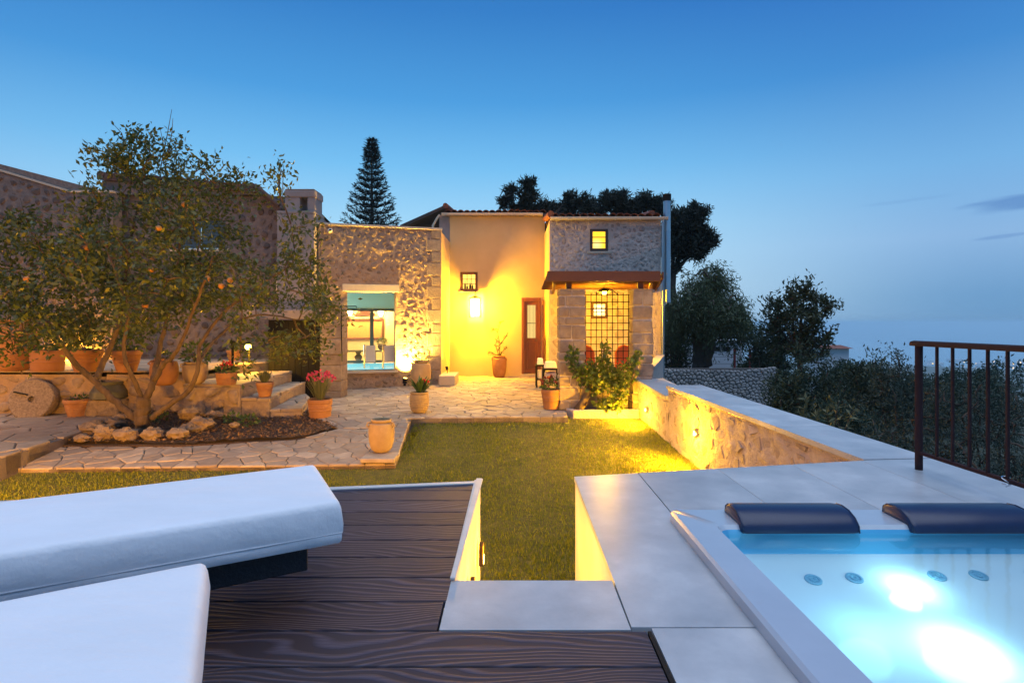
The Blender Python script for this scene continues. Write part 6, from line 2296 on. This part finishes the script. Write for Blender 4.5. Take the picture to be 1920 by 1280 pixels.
def build_citrus():
    Y = 8.35
    base = P(265, 808, Y)
    t = thing('orange_tree', 'spreading orange tree with several limbs and a few fruits rising from the rock bed', 'tree', base)
    def q(px, py, dy=0):
        return P(px, py, Y + dy)
    limbs = [
        ([q(266, 815), q(266, 790), q(267, 768), q(270, 745)], 0.100, 0.095),
        ([q(262, 790), q(240, 772), q(205, 742), q(176, 712), q(140, 680, -.1), (q(108, 640, -.2)), q(60, 596, -.3)], 0.060, 0.027),
        ([q(178, 714), q(192, 685, .2), q(208, 650, .3), q(222, 610, .4), q(232, 560, .5), q(240, 470, .5), q(262, 380, .4)], 0.048, 0.016),
        ([q(268, 750), q(250, 710, -.2), q(236, 680, -.3), q(232, 640, -.3), q(240, 590, -.4), q(220, 520, -.5), q(190, 440, -.5)], 0.036, 0.013),
        ([q(272, 748), q(286, 722), q(292, 690, .2), q(300, 650, .4), q(312, 600, .5), q(330, 520, .6), q(340, 420, .6)], 0.056, 0.016),
        ([q(290, 712), q(308, 680, -.1), (q(322, 672, -.2)), q(340, 640, -.4), q(372, 560, -.6), q(400, 480, -.7)], 0.040, 0.014),
        ([q(284, 784), q(312, 762), q(348, 738), (q(365, 712, -.1)), q(372, 680, -.1), q(378, 640, 0), q(420, 585, 0), q(480, 540, 0), q(540, 500, 0)], 0.044, 0.014),
        ([q(372, 680, -.1), q(400, 640, .3), q(450, 600, .5), q(500, 590, .6), q(560, 600, .6)], 0.028, 0.009),
        ([q(312, 600, .5), q(280, 540, .9), q(250, 460, 1.1), q(230, 360, 1.0)], 0.032, 0.011),
        ([q(110, 640, -.2), q(70, 560, .3), q(60, 480, .4), q(90, 420, .4)], 0.028, 0.011),
    ]
    top = [(-80, 440), (-20, 400), (30, 400), (60, 440), (110, 425), (160, 390), (200, 330), (240, 262), (275, 258), (300, 285), (340, 292), (400, 325), (450, 345), (490, 385), (530, 385), (570, 410), (600, 500), (625, 570)]
    bot = [(-80, 640), (0, 640), (60, 655), (120, 660), (180, 640), (230, 618), (290, 600), (340, 600), (380, 590), (420, 620), (470, 680), (520, 712), (560, 700), (590, 650), (625, 610)]
    tx, ty = zip(*top); bx, by = zip(*bot)
    cl = []
    while len(cl) < 310:
        px = RNG.uniform(-80, 622)
        a, b = np.interp(px, tx, ty), np.interp(px, bx, by)
        py = RNG.uniform(a, b)
        f = (py - a) / (b - a)
        w = .35 + .65 * min(1, f * 2.2)            # looser towards the top
        if (420 < px < 622 and RNG.random() < (.74 if py < 480 else .62)) or (px < 60 and RNG.random() < .4):
            continue
        if RNG.random() > w:
            continue
        D = 2.0 * math.sqrt(max(.08, 1 - ((px - 270) / 400) ** 2)) * (.35 + .65 * min(1, f * 1.8))
        cl.append(tuple(P(px, py, Y) + Vector((0, RNG.uniform(-D, D) * .8, 0))))
    # leafy sprigs that stand above the crown
    for px, py in ((240, 262), (228, 285), (262, 270), (300, 268), (306, 292), (330, 272), (385, 308), (398, 315), (440, 335), (455, 345), (528, 318), (520, 345), (545, 420), (575, 425), (590, 470), (605, 520), (50, 410), (20, 430),
                   (215, 300), (250, 300), (285, 300), (320, 310), (235, 320), (270, 325), (560, 505), (608, 595), (600, 560)):
        cl.append(tuple(P(px, py, Y + RNG.uniform(-.4, .4))))
    crown = grow(t, limbs, cl, M_BARK, M_CITRUS, 70, .078, .46, .23, .0055, .25)
    mb = MB()
    for a, b, c in (((300, 320), (313, 255), (322, 205)), ((300, 320), (308, 280), (300, 240)), ((312, 300), (322, 250), (324, 222)), ((240, 290), (228, 250), (207, 227)), ((210, 330), (203, 295), (202, 270)), ((60, 440), (45, 400), (38, 372)), ((530, 380), (530, 345), (532, 308))):
        mb.tube([P(*a, Y), P(*b, Y), P(*c, Y)], [.008, .006, .003], 5)
    stuff(mb.build('bare_twigs', M_BARK, t, smooth=True))
    for px, py in ((155, 441), (163, 464), (346, 384), (284, 506), (297, 428), (432, 525), (415, 536), (389, 522), (272, 573), (50, 523)):
        c = P(px, py, Y - 1.1 + RNG.uniform(-.2, .4))
        r = 5.6 * c.y / F
        MB().blob(c, r, r, r * .95, px, .03, (14, 10)).build('orange', M_FRUIT, t, smooth=True)


build_citrus()


def build_norfolk():
    Y = 40.0
    top = P(697, 260, Y)
    x, zt = top.x, top.z
    zb = -1.5
    t = thing('norfolk_pine', 'tall conical dark pine with layered branches behind the annex roof', 'tree', (x, Y, zb))
    MB().tube([(x, Y, zb), (x, Y, zb + (zt - zb) * .5), (x, Y, zt)], [.24, .15, .03], 8).build('trunk', M_BARKD, t, smooth=True)
    pos, dirs = [], []
    H = zt - zb
    z = zb + H * .45
    while z < zt - .1:
        f = (zt - z) / H
        L = 2.6 * min(1, f * 1.85 + .02) * RNG.uniform(.93, 1.05)
        k = 6
        a0 = RNG.random() * 6
        for i in range(k):
            a = a0 + 2 * math.pi * i / k + RNG.normal() * .08
            Lb = L * RNG.uniform(.82, 1.06)
            p = [Vector((x, Y, z))]
            for s in (.35, .7, 1.0):
                p.append(Vector((x + Lb * s * math.cos(a), Y + Lb * s * math.sin(a), z + Lb * (.34 * s * s + .06 * s - .02))))
            MB().tube(p, [.035, .028, .018, .008], 4).build('branch', M_BARKD, t)
            n = int(20 + 52 * Lb)
            q = RNG.random(n) * .9 + .10
            seg = np.array([[*pp] for pp in p])
            ss = np.array([0, .35, .7, 1.0])
            c = np.stack([np.interp(q, ss, seg[:, m]) for m in range(3)], 1)
            side = np.array([-math.sin(a), math.cos(a), 0])
            w = RNG.normal(size=(n, 1)) * .13
            pos.append(c + side * w + np.array([0, 0, 1]) * RNG.normal(size=(n, 1)) * .05)
            dirs.append(np.array([math.cos(a), math.sin(a), .5]) * .8 + side * w * 6 + RNG.normal(size=(n, 3)) * .35)
        z += .46 if f > .12 else .28
    pos = np.concatenate(pos); dirs = np.concatenate(dirs)
    link_tris('crown', leaf_cloud(pos, dirs, (.30 * np.ones(len(pos))), .20), 4, M_NORFOLK, t)


build_norfolk()


def ellipsoid_points(n, c, r, shell=.55):
    q = RNG.normal(size=(n, 3)); q /= np.linalg.norm(q, axis=1, keepdims=True)
    return np.array(c) + q * (shell + (1 - shell) * RNG.random((n, 1))) * np.array(r)


def crown_tree(name, label, cat, px, base_py_z, Y, lumps, bark, leafmat, nper, leaves, lsize, lratio, spread, trunk_r, group=None, hang=0.0, flat=1.0, twig=.02, fork=None):
    "lumps: (px, py, rx_px, ry_px, dy) crowns seen in the photo, built as volumes at distance Y"
    s = Y / F
    x = (px - 960) * s
    z0 = base_py_z
    t = thing(name, label, cat, (x, Y, z0), group)
    cl, limbs = [], []
    lows = min(lumps, key=lambda l: -l[1])
    fz = EYE - (lows[1] - 605) * s - lows[3] * s * .5
    tr = Vector((x, Y, max(z0 + .5, fz)))
    limbs.append(([(x, Y, z0 - .3), ((x + tr.x) / 2 + trunk_r * .6, Y, (z0 + tr.z) / 2), tuple(tr)], trunk_r, trunk_r * .75))
    for lx, ly, rx, ry, dy in lumps:
        c = P(lx, ly, Y) + Vector((0, dy, 0))
        v = rx * ry
        n = max(5, int(nper * v / 1000))
        cl += ellipsoid_points(n, c, (rx * s, max(rx, ry) * s * .8, ry * s)).tolist()
        m = tr.lerp(c, .55) + Vector((RNG.normal() * .1, 0, RNG.normal() * .1))
        limbs.append(([tuple(tr - Vector((0, 0, trunk_r))), tuple(m), tuple(c)], trunk_r * .5, trunk_r * .15))
    if fork:
        for a, b, r in fork:
            limbs.append(([P(*a, Y), (P(*a, Y) + P(*b, Y)) / 2 + Vector((.08, 0, 0)), P(*b, Y)], r, r * .8))
    grow(t, limbs, cl, bark, leafmat, leaves, lsize, lratio, spread, twig, .25, hang=hang, flat=flat)
    return t


def build_trees():
    crown_tree('pine_tree', 'loose open pine with a bare curving trunk above the plaster house roof', 'tree', 968, -2, 33, [(990, 345, 13, 12, 0), (998, 360, 11, 10, .5), (960, 362, 14, 11, 0), (948, 378, 12, 10, .3), (985, 378, 12, 12, -.3), (972, 392, 20, 9, 0)],
               M_BARKD, M_PINE, 80, 75, .26, .22, .20, .16, 'dark pines behind the house')
    crown_tree('pine_tree', 'broad dark pine crown rising behind the roof join', 'tree', 1040, -2, 34, [(1010, 388, 34, 12, 0), (1050, 390, 36, 14, 1), (1070, 375, 10, 10, 0), (1092, 377, 9, 11, 0), (1085, 392, 30, 13, 0)],
               M_BARKD, M_PINE, 70, 80, .28, .22, .28, .2, 'dark pines behind the house')
    crown_tree('pine_tree', 'dark pine with three peaks behind the stone wing roof', 'tree', 1160, -2, 35, [(1142, 378, 14, 18, 0), (1168, 376, 16, 14, 0), (1120, 388, 22, 12, 0), (1210, 376, 15, 18, 0), (1235, 388, 26, 16, 0), (1180, 392, 30, 14, 0)],
               M_BARKD, M_PINE, 70, 80, .28, .22, .28, .2, 'dark pines behind the house')
    crown_tree('pine_tree', 'big umbrella pine crown jutting out right of the steel flue', 'tree', 1262, -2, 31, [(1280, 425, 34, 36, 0), (1305, 405, 22, 18, 0), (1300, 452, 34, 28, 0), (1330, 448, 15, 15, 0), (1262, 460, 22, 32, 0), (1308, 474, 18, 10, 0), (1266, 500, 8, 12, 0)],
               M_BARKD, M_PINE, 55, 80, .28, .22, .28, .22, 'dark pines behind the house')
    crown_tree('pepper_tree', 'drooping pepper tree with a double trunk standing above the dry stone wall', 'tree', 1318, -1.15, 27,
               [(1325, 520, 42, 26, 0), (1300, 560, 44, 38, -.5), (1350, 560, 46, 38, 0), (1375, 590, 42, 34, .5), (1290, 592, 40, 30, 0), (1335, 585, 46, 28, -1), (1398, 605, 26, 26, 0), (1268, 580, 24, 40, 0), (1345, 520, 30, 24, 0)],
               M_BARKD, M_PEPPER, 21, 110, .20, .22, .42, .22, None, hang=.55, fork=[((1309, 692), (1303, 625), .30), ((1320, 690), (1334, 622), .26)])
    crown_tree('bay_tree', 'airy dark tree standing alone against the sea', 'tree', 1500, -2.5, 20,
               [(1490, 555, 28, 24, 0), (1510, 545, 16, 20, 0), (1462, 580, 24, 26, 0), (1530, 570, 26, 20, 0), (1555, 575, 20, 14, 0), (1500, 600, 50, 30, 0), (1475, 630, 44, 30, .5), (1530, 630, 40, 28, 0), (1445, 600, 14, 16, 0), (1500, 655, 60, 24, 0)],
               M_BARKD, M_LAUREL, 19, 44, .15, .40, .26, .12, None)


build_trees()


def bush(label, px, py, Y, wpx, hpx, mat, n, leaves, size, ratio, spread, z0=None, name='shrub', lumpy=4):
    s = Y / F
    zt = EYE - (py - 605) * s
    zb = z0 if z0 is not None else terrain_z((px - 960) * s, Y)
    c0 = Vector(((px - 960) * s, Y, zb))
    t = thing(name, label, 'shrub', c0, 'dark shrubs on the slope')
    cl = []
    W, H = wpx * s / 2, min(hpx * s, zt - zb)
    for k in range(lumpy):
        cx = c0.x + RNG.uniform(-.5, .5) * W
        r = W * RNG.uniform(.5, .72)
        h = H * RNG.uniform(.36, .5)
        top = zt - abs(cx - c0.x) * .3 - (0 if k == 0 else RNG.uniform(0, .12) * H)
        if k == 0:
            cx = c0.x
        cl += ellipsoid_points(int(n / lumpy), (cx, Y + RNG.uniform(-.3, .3) * W, top - h), (r, r * .85, h), .5).tolist()
    limbs = [([c0 - Vector((0, 0, .3)), c0 + Vector((.05, 0, (zt - zb) * .2)), c0 + Vector((0, 0, (zt - zb) * .55))], .06, .02)]
    for k in range(5):
        a = k * 1.257
        limbs.append(([c0, c0 + Vector((W * .3 * math.cos(a), W * .3 * math.sin(a), (zt - zb) * .3)), c0 + Vector((W * .5 * math.cos(a), W * .5 * math.sin(a), (zt - zb) * .65))], .035, .01))
    grow(t, limbs, cl, M_BARKD, mat, leaves, size, ratio, spread, .010, .3, trunk_name='stems', crown_name='foliage', seg=6)


def build_shrubs():
    B = bush
    B('dense dark shrub below the lone airy tree', 1530, 650, 17.0, 190, 330, M_SHRUB, 90, 81, 0.122, .40, .30)
    B('dark rounded shrub with its top on the shoreline left of the railing', 1625, 657, 15.0, 150, 330, M_SHRUB, 80, 81, 0.108, .40, .28)
    B('tall dark shrub pressing against the railing post', 1692, 650, 12.5, 130, 330, M_OLIVE, 80, 81, 0.086, .30, .24)
    B('narrow dark shrub beside the end of the dry stone wall', 1478, 690, 16.0, 110, 250, M_SHRUB, 60, 81, 0.115, .42, .28)
    B('grey green olive shrub behind the first railing bars', 1775, 700, 9.5, 200, 420, M_OLIVE, 110, 83, 0.061, .22, .22)
    B('grey green olive shrub behind the last railing bars', 1900, 705, 9.0, 220, 420, M_OLIVE, 120, 83, 0.061, .22, .22)
    B('low dark shrub in front of the dry stone wall end', 1440, 765, 12.0, 120, 150, M_SHRUB, 60, 81, 0.079, .42, .20)
    B('broad dark shrub along the middle of the pale coping', 1560, 745, 9.0, 240, 300, M_SHRUB, 120, 83, 0.068, .40, .22)
    B('olive toned shrub behind the coping near the railing post', 1670, 765, 7.6, 220, 320, M_OLIVE, 110, 83, 0.054, .24, .18)
    B('feathery low shrub under the nearest railing bars', 1830, 800, 6.6, 260, 320, M_OLIVE, 120, 83, 0.047, .20, .17)
    B('shrub at the frame edge beyond the railing', 1985, 760, 6.8, 220, 320, M_OLIVE, 90, 83, 0.047, .22, .17)
    B('wide dark shrub far down the slope behind the olive shrubs', 1760, 690, 24.0, 240, 200, M_SHRUB, 90, 81, 0.173, .4, .4)
    B('dark flat topped shrub far down the slope below the town lights', 1850, 676, 34.0, 190, 150, M_SHRUB, 80, 81, 0.216, .4, .5)
    B('far dark shrub below the shoreline between slope and sea', 1610, 676, 30.0, 200, 150, M_SHRUB, 80, 81, 0.202, .4, .45)
    B('dark shrub hiding the foot of the neighbouring red posts', 1420, 668, 30.0, 100, 120, M_SHRUB, 60, 81, 0.187, .4, .4)
    B('dark bushy mass beside the downpipe behind the pepper tree', 1266, 560, 28.5, 70, 150, M_SHRUB, 90, 70, .15, .42, .40)
    B('dark shrub filling the gap between the pepper tree and the airy tree', 1436, 622, 26.0, 90, 110, M_SHRUB, 90, 70, .15, .42, .36)
    # a plant catching the wall light
    c = Vector((wall_x(7.2) + .95, 7.4, -1.2))
    t = thing('tall_weed', 'upright leafy plant with amber lit leaves just behind the garden wall coping', 'plant', P(1512, 780, 7.6))
    c = P(1512, 815, 7.6)
    mb, V = MB(), []
    for a, b in (((1512, 830), (1512, 745)), ((1512, 820), (1500, 770)), ((1515, 820), (1535, 775)), ((1560, 830), (1572, 752)), ((1575, 830), (1600, 765)), ((1560, 830), (1550, 770))):
        p, q = P(*a, 7.6), P(*b, 7.6)
        mb.tube([p, (p + q) / 2 + Vector((.02, .03, 0)), q], [.008, .006, .003], 5)
        for k in range(16):
            w = .25 + .75 * RNG.random()
            V.append((np.array(p.lerp(q, w)), RNG.normal(size=3) * .7 + np.array([0, 0, .5])))
    mb.build('stem', M_BARK, t)
    link_tris('foliage', leaf_cloud(np.array([v[0] for v in V]), np.array([v[1] for v in V]), .12 * np.ones(len(V)), .28), 4, M_GREYLEAF, t)


build_shrubs()


# ------------------------------------------------------------------ beyond the garden: dry stone wall, neighbour, coast town
def build_far():
    Y = 25.0
    w = thing('dry_stone_wall', 'grey dry stone terrace wall below the pepper tree', 'wall', (8.5, Y, -3))
    pl = Plane((6.2, Y, 0), Vector((1, .04, 0)), Vector((.04, -1, 0)))
    MB().obox(pl.at(0, -4.2, -.45), pl.u * 5.6, pl.n * .43, (0, 0, 3.17)).build('core', M_GROUT, w)
    reg = [(.02, -4.0), (5.55, -4.0), (5.55, -.93), (4.0, -1.10), (.02, -1.02)]
    rubble(w, pl, reg, .20, .13, M_DRYSTONE, 81, (), (.90, .99), (.02, .05), 290, .006, jit=.95)
    h = thing('neighbour_house', 'low white neighbouring house with small dark windows behind the pepper tree', 'building', (8.5, 33, -1.2))
    Y = 33.0
    a, b = P(1250, 642, Y), P(1392, 690, Y)
    MB().box(a.x - 2, b.x, Y, Y + 4, -2.4, a.z).build('wall', M_FARWALL, h)
    MB().box(a.x - 2.1, b.x + .1, Y - .1, Y + 4.1, a.z + .003, a.z + .12).build('roof', M_FARWALL, h)
    for px in (1342, 1362):
        q, r = P(px - 6, 650, Y), P(px + 8, 658, Y)
        MB().box(q.x, r.x, Y - .03, Y - .004, r.z, q.z).build('window', M_BLACK, h)
    c = P(1345, 690, 31)
    f = thing('mesh_fence', 'thin wire fence with red posts beside the neighbouring house', 'fence', P(1400, 690, 29))
    for px in (1250, 1302, 1378, 1407, 1440, 1452):
        q = P(px, 692, 29)
        MB().box(q.x - .05, q.x + .05, 29, 29.08, -2.4, q.z + 1.05).build('post', M_REDPOST if px > 1350 else M_BARKD, f)
    for z in (-.4, -.75, -1.1):
        q, r = P(1245, 690, 29.03), P(1460, 690, 29.03)
        MB().box(q.x, r.x, 29.085, 29.10, z, z + .015).build('wire', M_BLACK, f)
    rf = thing('neighbour_shed', 'small far building with a red tiled roof beyond the lone airy tree', 'building', P(1575, 660, 60))
    q, r = P(1555, 648, 60), P(1592, 662, 60)
    MB().box(q.x, r.x, 60, 64, -9, r.z + .5).build('wall', M_FARWALL, rf)
    MB().add([(q.x - .3, 59.6, r.z + .5), (r.x + .3, 59.6, r.z + .5), (r.x + .3, 64.3, r.z + .5), (q.x - .3, 64.3, r.z + .5), (q.x - .3, 62, q.z), (r.x + .3, 62, q.z)],
             [(0, 1, 5, 4), (2, 3, 4, 5), (1, 2, 5), (3, 0, 4), (3, 2, 1, 0)]).build('roof', M_ROOF, rf)
    # coast town: white blocks and street lights along the shore
    m = MB()
    rg = random.Random(9)
    for k in range(70):
        px = rg.uniform(1735, 1990)
        Yd = rg.uniform(1950, 2300)
        x = (px - 960) / F * Yd
        z = terrain_z(x, Yd)
        m.box(x, x + rg.uniform(8, 22), Yd, Yd + 12, z - 5, z + rg.uniform(4, 10))
    stuff(m.build('coast_town', M_FARWALL))
    tl = ('left end of the shore row, between the first bars', 'seen just left of the third railing bar', 'pale town light in the gap after the second bar', 'seen between the third and fourth railing bars',
          'smaller twin of the light between third and fourth bars', 'largest and brightest of the coast town lights', 'close right of the brightest town light', 'right end of the brightest cluster', 'single light above the dark shrubs left of the railing', 'dim town light just right of the second railing gap', 'farthest along the shore, at the frame edge')
    for ti, (px, Yd, r) in enumerate(((1749, 2000, 3.0), (1789, 2050, 2.0), (1808, 2080, 2.0), (1852, 2040, 2.6), (1864, 2110, 2.2), (1900, 1990, 4.2), (1908, 2100, 2.6), (1914, 2060, 2.6), (1606, 1250, 1.6), (1830, 2010, 1.8), (1958, 2050, 3.0))):
        x = (px - 960) / F * Yd
        z = terrain_z(x, Yd)
        l = thing('town_lamp', ('tiny distant street light, ' + tl[ti]) if ti not in (2, 5, 9) else tl[ti], 'street light', (x, Yd, z), 'town lights along the shore')
        MB().blob((x, Yd, z + 9), r * .6, r * .6, r * .6, 1, 0, (8, 6)).build('globe', M_CITY, l)
        MB().tube([(x, Yd, z - 2), (x, Yd, z + 9)], .4, 5).build('pole', M_BLACK, l)


M_DRYSTONE = mat('dry_stone', (.26, .25, .24), (.46, .44, .42), scale=4, rough=.95, bump=.5, bscale=16, rand=.7, c3=(.36, .345, .33))
M_REDPOST = mat('red_post', (.22, .03, .03), rough=.7)
build_far()


# ------------------------------------------------------------------ lamps of the garden
def build_lamps():
    # uplight at the annex wall
    p = Vector((-2.56, 13.57, -.50))
    s = thing('uplight', 'small ground uplight throwing a fierce glow up the rubble annex wall', 'spotlight', p)
    d = Vector((.10, .02, 1)).normalized()
    MB().tube([p, p + Vector((0, 0, .05))], .03, 10).build('spike', M_BLACK, s)
    MB().tube([p + Vector((0, 0, .06)), p + Vector((0, 0, .06)) + d * .12], .055, 14).build('housing', M_BLACK, s, smooth='angle')
    c = p + Vector((0, 0, .06)) + d * .123
    MB().tube([c, c + d * .004], .045, 14).build('lens', M_BULB, s)
    light(s, 'SPOT', c + d * .02, 2300, (1.0, .60, .09), .025, 118, .9, c + d)
    # small spot on the masonry block, grazing the corner
    p = Vector((-1.62, 14.25, -.258))
    s = thing('corner_spot', 'tiny spotlight on the pale masonry block grazing the house corner', 'spotlight', p)
    MB().tube([p, p + Vector((0, 0, .08))], .012, 8).build('stem', M_BLACK, s)
    MB().tube([p + Vector((0, 0, .08)), p + Vector((-.02, .02, .16))], .035, 12).build('housing', M_BLACK, s, smooth='angle')
    light(s, 'SPOT', p + Vector((-.03, .05, .19)), 160, WARM, .02, 60, .6, p + Vector((-.16, .5, 2.2)))
    # lamp on the terrace with its post
    p = P(465, 650, 11.5)
    s = thing('terrace_lamp', 'small glaring lamp shining over the terrace behind the orange tree', 'lamp', p)
    MB().tube([(p.x, p.y + .05, .18), (p.x, p.y + .05, p.z - .05)], .02, 8).build('stem', M_BLACK, s)
    MB().blob(p, .06, .06, .06, 1, 0).build('bulb', M_BULB, s, smooth=True)
    MB().lathe([(.02, .10), (.11, .07), (.12, .05), (.02, .08)], 14, p).build('hood', M_BLACK, s, smooth='angle')
    light(s, 'POINT', p + Vector((0, -.09, -.01)), 110, WARM, .05)
    a = P(436, 697, 10.2)
    q = thing('light_post', 'short black post standing on the lower terrace wall', 'post', (a.x, a.y, .02))
    MB().tube([(a.x, a.y, .0), (a.x, a.y, .62)], .022, 8).build('pole', M_BLACK, q, smooth='angle')
    MB().tube([(a.x, a.y, .62), (a.x, a.y, .68)], .04, 10).build('cap', M_BLACK, q, smooth='angle')
    # lamp among the pots against the old wall
    p = Vector((-9.75, 12.72, .34))
    s = thing('pot_lamp', 'small wall lamp glowing amber on old masonry behind the terrace pots', 'wall lamp', p)
    MB().box(p.x - .06, p.x + .06, 12.73, 12.87, p.z - .08, p.z + .08).build('housing', M_BLACK, s, bevel=.01)
    MB().box(p.x - .05, p.x + .05, 12.715, 12.728, p.z - .06, p.z + .06).build('lens', M_BULB, s)
    light(s, 'POINT', p + Vector((0, -.18, 0)), 160, AMBER, .06)
    # amber garden lanterns outside the frame on the left: one on the side pavement, one added by the deck for front light
    for k, (x, y, z, e) in enumerate(((-9.4, 7.2, .25, 210), (-5.6, 4.4, -.42, 420))):
        s = thing('garden_lantern', ('amber lantern post on the side pavement outside the view', 'unseen amber lantern post added in the lawn beside the timber deck end')[k], 'lantern', (x, y, -1), 'amber lantern posts')
        MB().tube([(x, y, -1.1), (x, y, z - .16)], .03, 8).build('pole', M_BLACK, s, smooth='angle')
        MB().lathe([(.05, -.16), (.09, -.14), (.09, -.11), (.03, -.10)], 12, (x, y, z)).build('collar', M_BLACK, s, smooth='angle')
        MB().blob((x, y, z), .09, .09, .11, 1, 0).build('globe', M_BULB, s, smooth=True)
        light(s, 'POINT', (x, y, z + .18), e, AMBER, .1)
    p = Vector((1.74, 9.72, -.515))
    s = thing('planter_spot', 'tiny spotlight in the planter soil lighting the vine from below', 'spotlight', p)
    MB().tube([p, p + Vector((0, 0, .03))], .012, 8).build('stem', M_BLACK, s)
    MB().tube([p + Vector((0, 0, .03)), p + Vector((.01, 0, .08))], .028, 12).build('housing', M_BLACK, s, smooth='angle')
    light(s, 'SPOT', p + Vector((.01, -.01, .095)), 60, WARM, .02, 130, .8, p + Vector((.0, .05, 1)))
    # unseen lights added under the lawn edge of the deck to brighten the garden
    for k, x in enumerate((-3.6, -1.9)):
        y = front_y(x) + .05
        s = thing('added_deck_light', ('added unseen light under the deck edge, the one farther from the stair opening', 'added unseen light under the deck edge, the one nearer the stair opening')[k], 'light', (x, y, -.4), 'added lights under the deck edge')
        MB().box(x - .06, x + .06, y - .75, y, -.46, -.34).build('housing', M_RAIL, s, bevel=.004)
        MB().box(x - .05, x + .05, y + .001, y + .004, -.44, -.38).build('lens', M_BULB, s)
        light(s, 'AREA', (x, y + .03, -.40), 100, AMBER, size=.1, aim=(x, y + 2, -.55))


build_lamps()


# ------------------------------------------------------------------ evening haze over land and sea
def build_haze():
    m = bpy.data.materials.new('evening_haze')
    m.use_nodes = True
    N, L = m.node_tree.nodes, m.node_tree.links
    N.remove(N['Principled BSDF'])
    v = N.new('ShaderNodeVolumePrincipled')
    v.inputs['Color'].default_value = (.74, .94, 1, 1)
    v.inputs['Density'].default_value = .00025
    L.new(v.outputs[0], N['Material Output'].inputs['Volume'])
    stuff(MB().box(-26000, 26000, -26000, 26000, -153.5, 18).build('haze', m))


build_haze()
